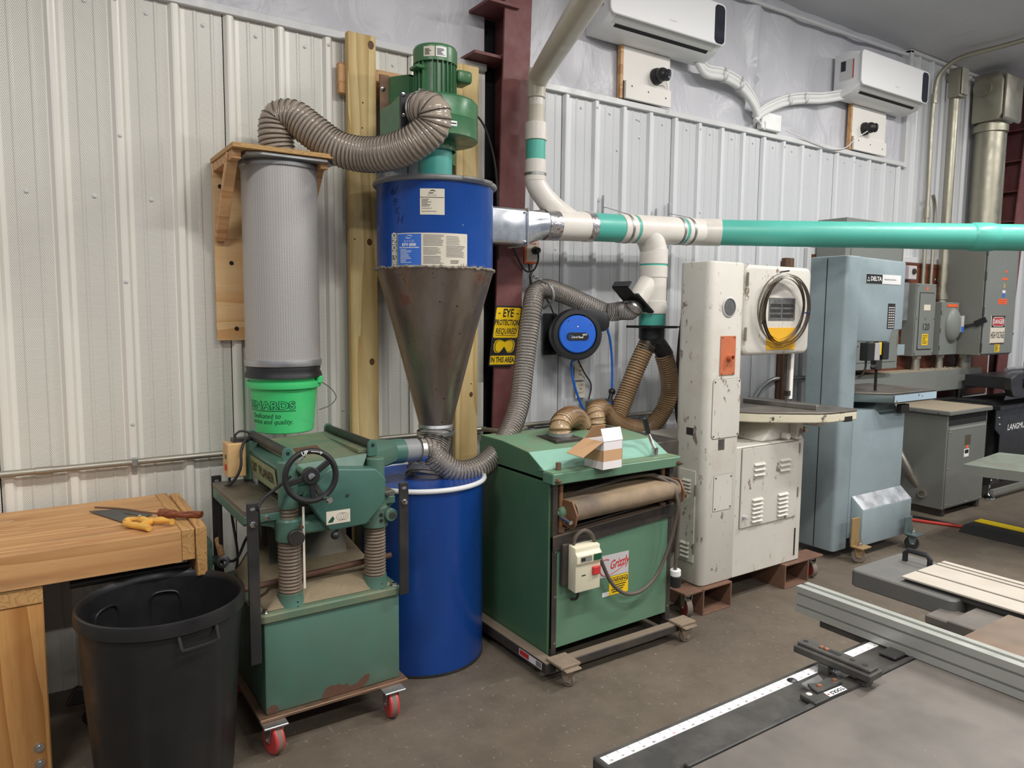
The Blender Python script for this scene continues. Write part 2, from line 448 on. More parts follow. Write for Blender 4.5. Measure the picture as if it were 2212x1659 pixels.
# insulation facing above the liner, with soft wrinkles
def facing(x0, x1, z0, z1, y, seed):
    rnd = random.Random(seed); nx = int((x1-x0)/.05); nz = int((z1-z0)/.05); ph = [rnd.uniform(0, 6.28) for _ in range(8)]
    b = MB(); vs = []; fs = []
    for i in range(nx+1):
        for j in range(nz+1):
            x = x0+(x1-x0)*i/nx; z = z0+(z1-z0)*j/nz
            e = min(1, min(i, nx-i)/3)*min(1, min(j, nz-j)/3)
            d = .012*math.sin(3.1*x+ph[0]+.8*math.sin(2*z+ph[1])) + .008*math.sin(9*x+4*z+ph[2]) + .006*math.sin(17*x-3*z+ph[3])
            # bunched folds where the line sets leave the wall
            r = math.hypot((x-4.47)*1.0, z-3.32)
            d += .035*math.exp(-((x-4.47)/.10)**2)*math.sin(8*math.atan2(z-3.30, x-4.47)+1) if 3.0 < z else 0
            vs.append((x, y - .02 - d*e, z))
    for i in range(nx):
        for j in range(nz): a = i*(nz+1)+j; fs.append((a, a+nz+1, a+nz+2, a+1))
    b.add(vs, fs); return b.build('insulation_facing', m_insul, wall_back, smooth=80)
facing(XL, 2.20, ZL-.03, 4.02, .03, 1)
facing(2.40, 6.47, ZR-.03, 4.02, .03, 2)

def trim(n, a, c):
    b = MB(); b.box(a, c); return b.build('trim_%d' % n, m_trim, bevel=.003, kind='structure')
trim(1, (XL, -.030, ZL-.012), (2.195, .03, ZL+.026))
trim(2, (2.42, -.030, ZR-.012), (6.50, .03, ZR+.026))
trim(3, (6.47, -.034, ZR-.02), (6.515, .03, 3.92))
trim(4, (6.47, -.034, 3.90), (8.20, .03, 3.93))
# white frame round the brown board
trim(5, (PLY[0]-.05, -.036, PLY[2]-.05), (PLY[0], -.001, PLY[3]+.05))
trim(6, (PLY[0]+.003, -.036, PLY[3]), (PLY[1], -.001, PLY[3]+.05))
trim(7, (PLY[0]+.003, -.036, PLY[2]-.05), (PLY[1], -.001, PLY[2]))
trim(8, (PLY[1]+.003, -.036, PLY[2]-.05), (PLY[1]+.05, -.001, PLY[3]+.05))
# white cord strip along the eave
b = MB(); b.tube([(4.0, -.03, 3.835), (4.6, -.035, 3.84), (5.4, -.03, 3.85), (6.1, -.03, 3.86), (6.42, -.03, 3.87)], .014, 8)
b.build('eave_strip', m_trim, wall_back)

# panel screws
sm = MB(); sm.lathe([(.0085, 0), (.0085, .002), (.0055, .0025), (.0055, .006), (0, .0065)], ax=(0, -1, 0), n=8)
scr0 = sm.build('screw', m_trim, wall_back)
first = True
def screw(x, y, z):
    global first
    o = scr0 if first else scr0.copy()
    if not first: COL.objects.link(o)
    first = False; o.location = (x, y, z)
for k in range(-2, 10): screw(PX0L+(k+.52)*PITCHX, -.001, ZL-.075)
for k in range(0, 16): screw(PX0R+(k+.52)*PITCHX, -.001, ZR-.07)
for k in (2, 6): screw(PX0L+k*PITCHX, -.022, ZL-.05)
for k in (1, 5, 9, 13): screw(PX0R+k*PITCHX, -.022, ZR-.055)
for k in range(6, 12): screw(PX0R+(k+.5)*PITCHX, -.001, 2.02)
for px, py in ((258, 295), (57, 413), (204, 424), (327, 432), (271, 609), (285, 915), (741, 885), (1333, 325), (1381, 298), (1381, 261), (1293, 434), (1512, 459), (1200, 538)):
    q = U(px, py); screw(q.x, -.001 if abs(((q.x-(PX0L if q.x < 2.3 else PX0R))/PITCHX+.5) % 1-.5) > .1 else -.0225, q.z)

# tapered steel columns of the building frame
m_red = paint('red_oxide', srgb(112, 62, 62), .55, var=.1, dirt=srgb(140, 104, 100), damt=.4, dscale=7)
def steel_column(x0, x1, label, zt=4.05, bands=()):
    t = thing('steel_column', label, 'column', ((x0+x1)/2, 0, 0))
    yf = lambda z: -.08 - (z-1.04)*.0437
    f = MB(); f.add([(x0, yf(0), 0), (x1, yf(0), 0), (x1, yf(0)+.014, 0), (x0, yf(0)+.014, 0), (x0, yf(zt), zt), (x1, yf(zt), zt), (x1, yf(zt)+.014, zt), (x0, yf(zt)+.014, zt)],
                    [(0,3,2,1),(4,5,6,7),(0,1,5,4),(1,2,6,5),(2,3,7,6),(3,0,4,7)])
    f.build('flange', m_red, t, bevel=.002)
    xm = (x0+x1)/2
    MB().prism([(yf(0)+.014, 0), (.045, 0), (.045, zt), (yf(zt)+.014, zt)], xm-.006, xm+.006, ('y', 'z', 'x')).build('web', m_red, t)
    for z in bands: MB().box((x0+.01, yf(z)+.014, z), (x1-.01, .045, z+.012)).build('stiffener_plate', m_red, t)
    return t
c1 = steel_column(2.214, 2.388, 'dark red tapered steel column beside the blue cyclone drum', bands=(3.02, 3.42))
# shelf angles bolted to the left of the column
MB().box((2.05, -.14, 3.005), (2.294, .02, 3.02)).build('girt_bracket', m_red, c1)
MB().box((2.10, -.20, 3.26), (2.294, .02, 3.275)).build('girt_bracket', m_red, c1)
steel_column(8.38, 8.60, 'dark red steel column beyond the electrical switchgear', bands=(2.0, 2.6, 2.9, 3.2, 3.5))
# ------------------------------------------------------------------ hoses
m_wire = metal('hose_wire', (.20, .18, .16), .45)
m_hose_grey = hose_mat('hose_grey', srgb(172, 158, 144), .14, .86)
m_hose_clear = hose_mat('hose_clear', srgb(178, 169, 160), .10, .46)
m_hose_brown = hose_mat('hose_brown', srgb(178, 150, 116), .26, 1.0)
m_wire_brown = paint('hose_coil_brown', srgb(120, 92, 62), .4)
def hose(name, label, pts, r, pitch, mat, cat='hose', amp=.03, wr=.0023, n=22, wire=m_wire, group=None, parent=None):
    """ribbed flexible hose with its wire helix; pts are world points"""
    P = spline(pts, pitch/6.0)
    if parent is None: t = thing(name, label, cat, P[-1] if P[-1].z < P[0].z else P[0], group=group)
    else: t = parent
    rad = [r*(1 + amp*math.cos(2*PI*i/6.0)) for i in range(len(P))]
    MB().tube(P, rad, n, cap=False).build('hose_wall', mat, t, smooth=80)
    # helix
    H = []; a = None; L = 0.0; S = spline(pts, pitch/14.0)
    for i in range(len(S)):
        d = (S[min(i+1, len(S)-1)]-S[max(i-1, 0)]).normalized()
        if a is None: a, bb, _ = frame_from(d)
        else: a = (a-d*a.dot(d)).normalized(); bb = d.cross(a)
        th = 2*PI*i/14.0; H.append(S[i]+(a*math.cos(th)+bb*math.sin(th))*(r*(1+amp)+.0004))
    MB().tube(H, wr, 4, cap=False).build('wire_helix', wire, t, smooth=80)
    return t
def clamp(c, d, r, mat, parent, w=.012):
    """worm-drive hose clamp"""
    c = Vector(c); d = Vector(d).normalized(); a, b_, _ = frame_from(d)
    o = MB().lathe([(r+.001, -w/2), (r+.0035, -w/2), (r+.0035, w/2), (r+.001, w/2)], c, d, 32, cap=False).build('hose_clamp', mat, parent)
    k = c+b_*(r+.008); MB().cyl(k-a*.016, k+a*.016, .0055, n=8).build('clamp_screw', mat, parent)
    return o

# ------------------------------------------------------------------ timber posts
m_treated = wood('treated_lumber', srgb(222, 200, 146), srgb(182, 150, 92), 'z', 11, .65)
m_fir = wood('fir_board', srgb(214, 172, 124), srgb(180, 128, 82), 'x', 12, .6)
m_ply = wood('plywood_face', srgb(232, 202, 154), srgb(206, 156, 98), 'x', 9, .55)
m_plyedge = wood('plywood_edge', srgb(214, 176, 112), srgb(150, 108, 62), 'x', 60, .6)
def plank(name, a, c, mat, label, bev=.004, cat='board', **k):
    m = [(a[i]+c[i])/2 for i in range(3)]; t = MB().box(a, c); o = t.build(name, mat, bevel=bev, label=label, cat=cat, **k); return o
m_knot = paint('knot', srgb(96, 62, 34), .6, var=.3, scale=40)
m_knothalo = paint('knot_halo', srgb(172, 136, 76), .6, var=.15, scale=30)
p1 = plank('timber_post', (1.366, -.098, 0), (1.512, -.060, 2.985), m_treated, 'yellowish treated timber post left of the blue cyclone drum', cat='post')
p2 = plank('timber_post', (1.962, -.098, 0), (2.103, -.060, 2.95), m_treated, 'yellowish treated timber post between the cyclone and the red column', cat='post')
for po, kx, kz, r in ((p1, 1.468, 1.99, .017), (p1, 1.475, 1.39, .017), (p2, 2.06, 1.19, .014), (p1, 1.485, 2.94, .02)):
    for rr, mm, dy, nm in ((r*.8, m_knot, .0006, 'knot'),):
        b = MB(); b.lathe([(rr, 0), (rr*.8, .0003), (0, .0004)], (kx, -.098-dy, kz), (0, -1, 0), 16, ell=1.3); b.build(nm, mm, po)
for po, pts in ((p1, ((1.44, 2.66), (1.436, 2.54), (1.39, 2.0))), (p2, ((2.06, 1.25),))):
    for kx, kz in pts: MB().cyl((kx, -.0985, kz), (kx, -.097, kz), .004, n=8).build('screw_hole', m_dark, po)
plank('cross_board', (1.335, -.0595, 2.70), (2.11, -.024, 2.845), m_fir, 'reddish fir board spanning behind the two treated posts near the motor')

# ------------------------------------------------------------------ filter bracket, filter, bucket
FB = thing('filter_shelf', 'plywood wall bracket with two diagonal braces holding the filter', 'shelf', (.95, -.04, 1.506))
MB().box((.745, -.043, 1.506), (1.18, -.0235, 2.300)).build('back_board', m_ply, FB, bevel=.001)
MB().box((.740, -.445, 2.302), (1.185, -.0235, 2.321)).build('top_shelf', m_plyedge, FB, bevel=.001)
for x in (.765, 1.135):
    MB().bar((x, -.335, 2.300), (x, -.058, 1.965), .036, .045, up=(1, 0, 0)).build('brace', m_fir, FB, bevel=.002)
    MB().box((x-.018, -.40, 2.264), (x+.018, -.044, 2.302)).build('cleat', m_fir, FB, bevel=.002)
for x, z in ((.815, 1.86), (.83, 1.56), (.80, 2.06), (.775, 2.2)):
    MB().lathe([(.010, 0), (.009, .004), (0, .006)], (x, -.043, z), (0, -1, 0), 10).build('board_screw', m_dark, FB)

FC = Vector((.985, -.24, 0)); FT = thing('filter_cartridge', 'tall pleated dust filter cartridge wrapped in silver expanded metal', 'filter', (FC.x, FC.y, 1.40))
t = NT('expanded_metal'); s = t.n('ShaderNodeSeparateXYZ'); t.L.new(t.co(), s.inputs[0])
ang = t.math('MULTIPLY', t.math('ARCTAN2', s.outputs[1], s.outputs[0]), .163)
A, B = .0105, .0062
def lat(o1, o2):
    fx = t.math('ABSOLUTE', t.math('SUBTRACT', t.math('FRACT', t.math('ADD', t.math('DIVIDE', ang, A), o1)), .5))
    fz = t.math('ABSOLUTE', t.math('SUBTRACT', t.math('FRACT', t.math('ADD', t.math('DIVIDE', s.outputs[2], B), o2)), .5))
    return t.math('ADD', fx, fz)
d = t.math('MINIMUM', lat(50.0, 50.0), lat(50.5, 50.5)); hole = t.maprange(d, .22, .34, 1, 0)
pl = t.math('SINE', t.math('MULTIPLY', ang, 2*PI/.011)); pc = t.mix(t.maprange(pl, -1, 1), srgb(96, 92, 90), srgb(168, 164, 160))
c = t.mix(hole, srgb(198, 195, 193), pc); t.bump(t.math('SUBTRACT', 1.0, hole), .6, .0015)
m_mesh = t.out(c, .38, t.math('MULTIPLY', t.math('SUBTRACT', 1.0, hole), .35))
MB().lathe([(.163, 1.425), (.163, 2.268)], FC, n=64, cap=False).build('mesh_sleeve', m_mesh, FT)
MB().lathe([(.150, 1.40), (.168, 1.40), (.170, 1.412), (.168, 1.428), (.150, 1.428)], FC, n=48).build('bottom_ring', m_galv, FT, smooth=50)
MB().prism([(.80, -.40), (.86, -.43), (1.14, -.43), (1.185, -.39), (1.185, -.09), (1.14, -.05), (.83, -.05), (.80, -.09)], 2.286, 2.3005).build('mounting_plate', m_galv, FT, bevel=.003)
MB().lathe([(.155, 2.262), (.172, 2.262), (.174, 2.275), (.165, 2.286)], FC, n=48, cap=False).build('top_ring', m_galv, FT)

m_green_bucket = paint('bucket_green', srgb(66, 202, 118), .38, var=.06, dirt=srgb(120, 200, 150), damt=.35, dscale=5)
m_dkgreen = paint('print_dark_green', srgb(14, 78, 52), .5)
BK = thing('bucket', 'bright green plastic bucket hung upside the filter bottom, printed with dark lettering', 'bucket', (FC.x, FC.y, 1.10))
BK['label'] = 'bright green plastic bucket clamped below the filter cartridge'
br = lambda z: .128 + (.150-.128)*(z-1.10)/.225
MB().lathe([(0, 1.102), (br(1.10)-.004, 1.10), (br(1.104), 1.104), (br(1.30), 1.30), (.152, 1.30), (.163, 1.302), (.165, 1.308), (.163, 1.328), (.158, 1.332), (.150, 1.332), (.150, 1.372), (.146, 1.372), (.146, 1.31), (.12, 1.11), (0, 1.11)], FC, n=56).build('body', m_green_bucket, BK, smooth=40)
MB().lathe([(.152, 1.352), (.170, 1.348), (.168, 1.362), (.160, 1.380), (.164, 1.392), (.160, 1.3995), (.150, 1.3995), (.150, 1.352)], FC, n=48, cap=False).build('rubber_collar', m_black, BK, smooth=50, label='black rubber collar')
ea = math.radians(-38); ec = FC+Vector((math.cos(ea)*.163, math.sin(ea)*.163, 0))
MB().box((ec.x-.012, ec.y-.012, 1.318), (ec.x+.016, ec.y+.012, 1.352)).build('handle_ear', m_green_bucket, BK, bevel=.004)
hp = [(ec.x+.012, ec.y-.004, 1.325), (ec.x+.05, ec.y-.03, 1.29), (ec.x+.062, ec.y-.05, 1.255), (ec.x+.035, ec.y-.06, 1.225), (ec.x-.02, ec.y-.06, 1.205)]
MB().tube(spline(hp, .008), .0022, 6).build('wire_handle', m_blackpaint, BK)
va = math.radians(-106.4); rt = lambda z: br(z)+.0012
a0 = va-math.radians(36)
cyl_text('MENARDS', FC, rt, a0, 1.228, .046, m_dkgreen, BK, bold=.0030, sx=1.28, space=1.03)
cyl_text('MENARDS', FC, lambda z: br(z)+.0020, a0, 1.228, .046, m_green_bucket, BK, bold=.0004, sx=1.28, space=1.03)
cyl_patch(FC, rt, a0-.95, a0+.98, 1.2030, 1.2062, m_dkgreen, BK, 'print_rule')
cyl_text('Dedicated to', FC, rt, va-math.radians(40), 1.181, .031, m_dkgreen, BK, shear=.35, sx=.95)
cyl_text('service and quality.', FC, rt, va-math.radians(33), 1.155, .031, m_dkgreen, BK, shear=.35, sx=.95)

# ------------------------------------------------------------------ cyclone
m_blue = paint('drum_blue', srgb(22, 74, 158), .24, var=.07, scale=3, spots=srgb(150, 160, 185), sscale=42, sth=.715)
m_ringgrey = paint('ring_grey', srgb(140, 142, 144), .4, var=.1)
m_ringwhite = paint('ring_white', srgb(225, 226, 228), .35, var=.05)
t = NT('raw_steel_cone'); n1 = t.noise(3.2, 8, .65); n2 = t.noise(2.2, 6, .6, t.mapping((1.5, 1.5, .3)), .8)
c = t.ramp(n2, [(.3, srgb(104, 92, 86)), (.5, srgb(150, 138, 128)), (.66, srgb(168, 160, 154)), (.8, srgb(126, 110, 100))])
rust = t.maprange(t.noise(4.2, 7, .6), .60, .66, 0, .85); c = t.mix(rust, c, srgb(108, 68, 52))
pit = t.maprange(t.noise(48, 4, .6), .66, .70, 0, .8); c = t.mix(pit, c, srgb(58, 42, 36))
m_cone = t.out(c, t.maprange(n1, .3, .7, .22, .50), t.math('SUBTRACT', .85, t.math('MULTIPLY', rust, .7)))
m_caulk = paint('caulk_seam', srgb(150, 142, 130), .6, var=.3, scale=30, dirt=srgb(90, 70, 58), damt=.8, dscale=14)
C0 = Vector((1.70, -.36, 0)); CY = thing('cyclone_separator', 'shop-made dust cyclone of a blue drum welded on a raw steel cone', 'dust cyclone', (C0.x, C0.y, 1.03))
RB = .281
MB().lathe([(RB, 1.848), (RB, 2.232), (RB+.004, 2.238), (0, 2.24)], C0, n=64, cap=False).build('drum_shell', m_blue, CY, smooth=40)
rg = MB(); rg.tube(ring_pts((C0.x, C0.y, 2.246), RB+.006, n=64), .0125, 10, closed=True); rg.build('clamp_ring', m_ringgrey, CY)
la = math.radians(-75)
lt = MB(); lt.tube([(C0.x+(RB+.017)*math.cos(a), C0.y+(RB+.017)*math.sin(a), 2.249) for a in [la-.32+.64*i/10 for i in range(11)]], .009, 8); lt.build('ring_latch', m_steel, CY)
MB().lathe([(0, 2.246), (RB-.01, 2.246), (RB-.008, 2.252), (0, 2.252)], C0, n=48).build('lid', m_blue, CY)
MB().lathe([(RB+.006, 1.850), (.2, 1.548), (.082, 1.085)], C0+Vector((-.0, 0, 0)), n=64, cap=False).build('cone', m_cone, CY, smooth=40)
rnd = random.Random(3)
sp = [(C0.x+(RB+.006)*math.cos(2*PI*i/160), C0.y+(RB+.006)*math.sin(2*PI*i/160), 1.848+rnd.uniform(-.004, .005)) for i in range(160)]
MB().tube(sp, [.005+rnd.uniform(-.002, .004) for _ in sp], 7, closed=True).build('caulk_bead', m_caulk, CY)
for i in range(9):
    a = math.radians(-95)+i*.062+rnd.uniform(-.02, .02); q = Vector((C0.x+(RB+.008)*math.cos(a), C0.y+(RB+.008)*math.sin(a), 1.848))
    MB().add([q, q+Vector((.006, -.002, 0)), q+Vector((rnd.uniform(-.004, .008), -.002, .012+.014*rnd.random()))], [(0, 1, 2)]).build('caulk_fringe', m_caulk, CY)
MB().lathe([(.084, 1.03), (.084, 1.072), (.088, 1.076), (.084, 1.090)], C0, n=40, cap=False).build('outlet_collar', m_galv, CY)
# labels on the drum
vw = math.atan2(CAM_POS.y-C0.y, CAM_POS.x-C0.x); D = math.radians
RL = RB+.0008
cyl_patch(C0, RL, vw-D(45), vw+D(31), 1.852, 2.000, m_paper, CY, 'drum_label', 24)
m_lblue = paint('label_blue', srgb(52, 110, 205), .5, var=.05); m_lgrey = paint('label_grey', srgb(128, 130, 120), .5)
cyl_patch(C0, RL+.0005, vw-D(44.5), vw-D(37), 1.854, 1.998, m_lgrey, CY, 'label_band')
cyl_patch(C0, RL+.0005, vw-D(36.8), vw-D(13), 1.856, 1.996, m_lblue, CY, 'label_panel')
cyl_text('SIL-BOND', C0, RL+.001, vw-D(41), 1.924, .036, m_whiteink, CY, roll=PI/2, bold=.0006, shear=.15)
cyl_text('S I L C O', C0, RL+.001, vw-D(25), 1.963, .013, m_whiteink, CY)
cyl_text('RTV 4500', C0, RL+.001, vw-D(25), 1.947, .017, m_whiteink, CY, bold=.0007)
cyl_text('High Strength Silicone Sealant', C0, RL+.001, vw-D(25), 1.935, .0082, m_whiteink, CY, bold=.0003)
def swirl(z0, ang, mat, s=1.0):
    for k in (0, 1):
        pts = []
        for i in range(9):
            a = (k*PI)+.3+2.6*i/8; x = .014*s*math.cos(a)+(.004 if k == 0 else -.004)*s; y = .0065*s*math.sin(a)
            tt = ang+x/RL; pts.append((C0.x+(RL+.0012)*math.cos(tt), C0.y+(RL+.0012)*math.sin(tt), z0+y))
        MB().tube(pts, [.0006+.0013*s*math.sin(PI*i/8) for i in range(9)], 5).build('logo_swirl', mat, CY)
swirl(1.982, vw-D(25), m_whiteink)
for i, s in enumerate(('Sealing Tape', 'High Performance', 'Excellent Adhesion', 'UV stable', 'Non-slump', 'Low Odour', 'Non-Flammable', 'Waterproof', 'Long Durability', 'Non-Bleeding', 'No Shrinking', 'Temperature')):
    pass
def fake_lines(a0, a1, z0, z1, n, mat, seed, fill=(.6, 1.0), par=None):
    r = random.Random(seed)
    for i in range(n):
        z = z1-(z1-z0)*i/max(1, n-1); e = a0+(a1-a0)*r.uniform(*fill)
        cyl_patch(C0, RL+.001, a0, e, z-.0010, z+.0010, mat, par or CY, 'print_line', 6)
m_greyink = paint('grey_ink', srgb(130, 128, 126), .7)
fake_lines(vw-D(34), vw-D(18), 1.868, 1.926, 11, m_whiteink, 1, (.35, .8))
fake_lines(vw-D(11), vw+D(8), 1.945, 1.990, 9, m_greyink, 2, (.85, 1))
fake_lines(vw-D(11), vw+D(8), 1.905, 1.934, 6, m_greyink, 3, (.6, 1))
fake_lines(vw-D(11), vw+D(8), 1.864, 1.896, 7, m_greyink, 4, (.8, 1))
fake_lines(vw+D(10), vw+D(27), 1.952, 1.985, 6, m_greyink, 5, (.5, .8))
fake_lines(vw+D(10), vw+D(29), 1.895, 1.944, 10, m_greyink, 6, (.8, 1))
fake_lines(vw+D(14), vw+D(24), 1.866, 1.878, 3, m_ink, 9, (.7, 1))
for z in (1.978, 1.966):
    cyl_text('◆' if False else '!', C0, RL+.001, vw+D(28.5), z, .009, m_red_ink, CY)
cyl_patch(C0, RL, vw-D(14), vw+D(8.5), 2.080, 2.195, m_paper, CY, 'paper_label', 10, label='worn cream paper label')
cyl_text('S I L C O', C0, RL+.0007, vw-D(3), 2.166, .010, m_ink, CY); swirl(2.181, vw-D(3), m_ink, .9)
fake_lines(vw-D(12.5), vw-D(0), 2.118, 2.148, 6, m_ink, 7, (.4, .9)); fake_lines(vw-D(12.5), vw+D(3), 2.095, 2.108, 2, m_greyink, 8, (.5, .9))
cyl_patch(C0, RL+.0012, vw-D(13.9), vw+D(8), 2.1555, 2.1575, m_ink, CY, 'print_line')
for i, (da, z) in enumerate(((-42, 2.19), (-41, 2.14), (-38, 2.10), (-35, 2.06))):
    cyl_text(('6/', '9', 'K', 'H')[i], C0, RL+.0002, vw+D(da), z, .05, paint('marker_faint_%d' % i, srgb(16, 34, 88), .3) if i == 0 else bpy.data.materials['marker_faint_0'], CY, name='marker_scribble', shear=.2)
# inlet duct of sheet metal
m_duct = metal('shiny_duct', (.66, .69, .74), .2, var=.1, scale=6, dirt=(.62, .63, .66), damt=.4, dscale=7)
yb0, yb1, zb0, zb1 = -.425, -.245, 1.995, 2.178
x0, x1, x2, x3 = 1.86, 2.205, 2.215, 2.365
MB().box((x0, yb0, zb0), (x1, yb1, zb1)).build('inlet_box', m_duct, CY, bevel=.018, seg=3)
PX, PZ, PR = -.335, 2.118, .0795
rc = 24; vs = []
for i in range(rc):
    a = 2*PI*i/rc; cx, cz = math.cos(a), math.sin(a); k = 1/max(abs(cx), abs(cz))
    vs.append((x1-.002, (yb0+yb1)/2+cx*min(k, 1.32)*.088, (zb0+zb1)/2+cz*min(k, 1.32)*.089))
for i in range(rc):
    a = 2*PI*i/rc; vs.append((x3, PX+math.cos(a)*PR, PZ+math.sin(a)*PR))
MB().add(vs, [(i, (i+1) % rc, rc+(i+1) % rc, rc+i) for i in range(rc)]).build('square_to_round', m_duct, CY, smooth=20)
b = MB(); b.box((x1-.004, yb0-.006, zb0-.006), (x1+.004, yb1+.006, zb1+.006)); b.build('duct_flange', m_duct, CY, bevel=.003)
for z in (2.01, 2.16): MB().lathe([(.006, 0), (.006, .004), (0, .006)], (x1-.02, yb0-.001, z), (0, -1, 0), 8).build('duct_screw', m_screw, CY)

# ------------------------------------------------------------------ blower and motor
m_green = paint('machine_green', srgb(66, 122, 84), .32, var=.08, dirt=srgb(120, 112, 80), damt=.35, dscale=4)
m_rustplate = metal('rusty_steel', (.30, .20, .14), .6, dirt=srgb(120, 80, 56), damt=.7)
BL = thing('dust_blower', 'green dust collector blower with upright finned motor on the cyclone', 'blower', (C0.x, C0.y, 2.26))
ztop = U(1034, 241, -.36).z; zbot = U(1034, 322, -.36).z; zm0 = ztop; zcap = U(985, 150, -.36).z; zmt = U(985, 118, -.36).z
RH = .205
MB().lathe([(0, zbot), (RH-.004, zbot), (RH, zbot+.004), (RH, zbot+.085), (RH+.002, zbot+.088), (RH, zbot+.091), (RH, ztop-.012), (RH-.012, ztop), (0, ztop)], C0, n=56).build('fan_housing', m_green, BL, smooth=40)
m_teal = paint('teal_pvc', srgb(84, 180, 164), .38, var=.05, dirt=srgb(70, 140, 128), damt=.3, dscale=3)
MB().lathe([(.082, 2.252), (.082, zbot-.03)], C0, n=36, cap=False).build('inlet_spigot', m_teal, BL)
MB().lathe([(.098, zbot-.045), (.098, zbot+.002)], C0, n=36, cap=False).build('inlet_collar', m_green, BL)
MB().lathe([(.088, zm0-.01), (.088, zcap), (.02, zcap+.01)], C0, n=36).build('motor_body', m_green, BL)
for i in range(26):
    a = 2*PI*i/26
    if i % 13 == 3: continue
    p = C0+Vector((math.cos(a)*.094, math.sin(a)*.094, 0)); MB().bar((p.x, p.y, zm0+.012), (p.x, p.y, zcap-.004), .018, .0045, up=(-math.sin(a), math.cos(a), 0)).build('cooling_fin', m_green, BL)
MB().lathe([(.105, zcap-.008), (.105, zmt-.012), (.098, zmt), (.08, zmt+.006), (0, zmt+.008)], C0, n=48).build('fan_cover', m_green, BL, smooth=30)
for d0, d1, mm in ((-30, -1, m_paper), (2, 30, m_whiteink)):
    cyl_patch(C0, .1062, vw+D(d0), vw+D(d1), zcap+.006, zmt-.018, mm, BL, 'motor_label', 10)
RL, _k = .1068, RL
fake_lines(vw-D(26), vw-D(4), zcap+.015, zmt-.03, 6, m_ink, 11, (.3, .8), BL); fake_lines(vw+D(5), vw+D(27), zcap+.014, zmt-.028, 8, m_greyink, 12, (.5, 1), BL)
for o in list(CY.children):
    pass
RL = _k
MB().box((C0.x+.085, C0.y-.075, zm0+.10), (C0.x+.165, C0.y+.03, zcap-.02)).build('capacitor_box', m_green, BL, bevel=.014, seg=3)
MB().box((C0.x-.13, C0.y-.06, zm0+.13), (C0.x-.08, C0.y+.02, zcap-.03)).build('terminal_box', m_green, BL, bevel=.01, seg=2)
cyl_patch(C0, RH+.001, vw+D(15), vw+D(29), zbot+.035, zbot+.058, m_whiteink, BL, 'serial_label', 6)
cyl_patch(C0, RH+.002, vw+D(19), vw+D(28), zbot+.044, zbot+.049, m_ink, BL, 'print_line', 6)
# mounting bracket bolted to the posts
xa, xb = 1.525, 1.66; zA, zB = U(830, 330, -.12).z, U(830, 160, -.12).z
MB().box((xa, -.112, zA), (xa+.05, -.100, zB)).build('mount_flange', m_rustplate, BL, bevel=.002)
for z in (zA+.10, zB-.07): MB().lathe([(.012, 0), (.012, .004), (.009, .0045), (.009, .012), (0, .013)], (xa+.016, -.112, z), (0, -1, 0), 6).build('mount_bolt', m_chrome, BL)
MB().prism([(xa+.045, -.10), (xa+.06, -.118), (1.64, -.20), (1.86, -.20), (1.95, -.118), (1.95, -.10), (1.85, -.188), (1.645, -.188)], zA-.02, zB-.005).build('mount_plate', m_green, BL, bevel=.003)
MB().prism([(xa+.05, -.10), (1.64, -.20), (1.86, -.20), (1.94, -.10)], zB-.012, zB-.004).build('mount_top', m_green, BL)
# black outlet box and its screws
q0 = U(864, 199, -.60); q1 = U(880, 292, -.60)
ox0, oz1, oz0 = q0.x, q0.z, q1.z-.02
MB().box((ox0, -.608, oz0), (ox0+.18, -.592, oz1)).build('outlet_plate', m_black, BL, bevel=.002)
MB().box((ox0+.025, -.650, oz0+.02), (ox0+.165, -.608, oz1-.025)).build('outlet_box', m_black, BL, bevel=.012, seg=2)
MB().box((ox0+.01, -.592, oz0+.02), (ox0+.17, -.36, oz1-.02)).build('outlet_duct', m_green, BL, bevel=.004)
for dz in (.02, .5, .95): MB().lathe([(.009, 0), (.009, .003), (.006, .0035), (.006, .008), (0, .009)], (ox0+.012, -.608, oz0+(oz1-oz0)*dz), (0, -1, 0), 8).build('plate_bolt', m_chrome, BL)
hpts = [(908, 240, -.645), (922, 236, -.695), (936, 244, -.725), (934, 273, -.72), (901, 304, -.68), (847, 328, -.59), (787, 334, -.48), (726, 319, -.40), (675, 283, -.34), (633, 254, -.285), (603, 257, -.245), (596, 290, -.24)]
hp = [U(*q) for q in hpts]; hp.append(Vector((.985, -.24, 2.322)))
HB = hose('flexible_hose', 'grey ribbed hose sagging from the blower to the filter top', hp, .0735, .0185, m_hose_grey, n=28, wr=.0023)
clamp(hp[0].lerp(hp[1], .25), hp[1]-hp[0], .077, m_steel, HB)
# motor cord hanging to the right
cp = [U(955, 236, -.30), U(1010, 240, -.30), U(1040, 262, -.25), U(1062, 320, -.2), U(1072, 380, -.18), U(1075, 470, -.15), U(1076, 560, -.12)]
PCd = thing('power_cord', 'black motor power cord hanging beside the red column', 'cord', cp[-1]); MB().tube(spline(cp, .02), .0055, 8).build('cord', m_rubber, PCd)

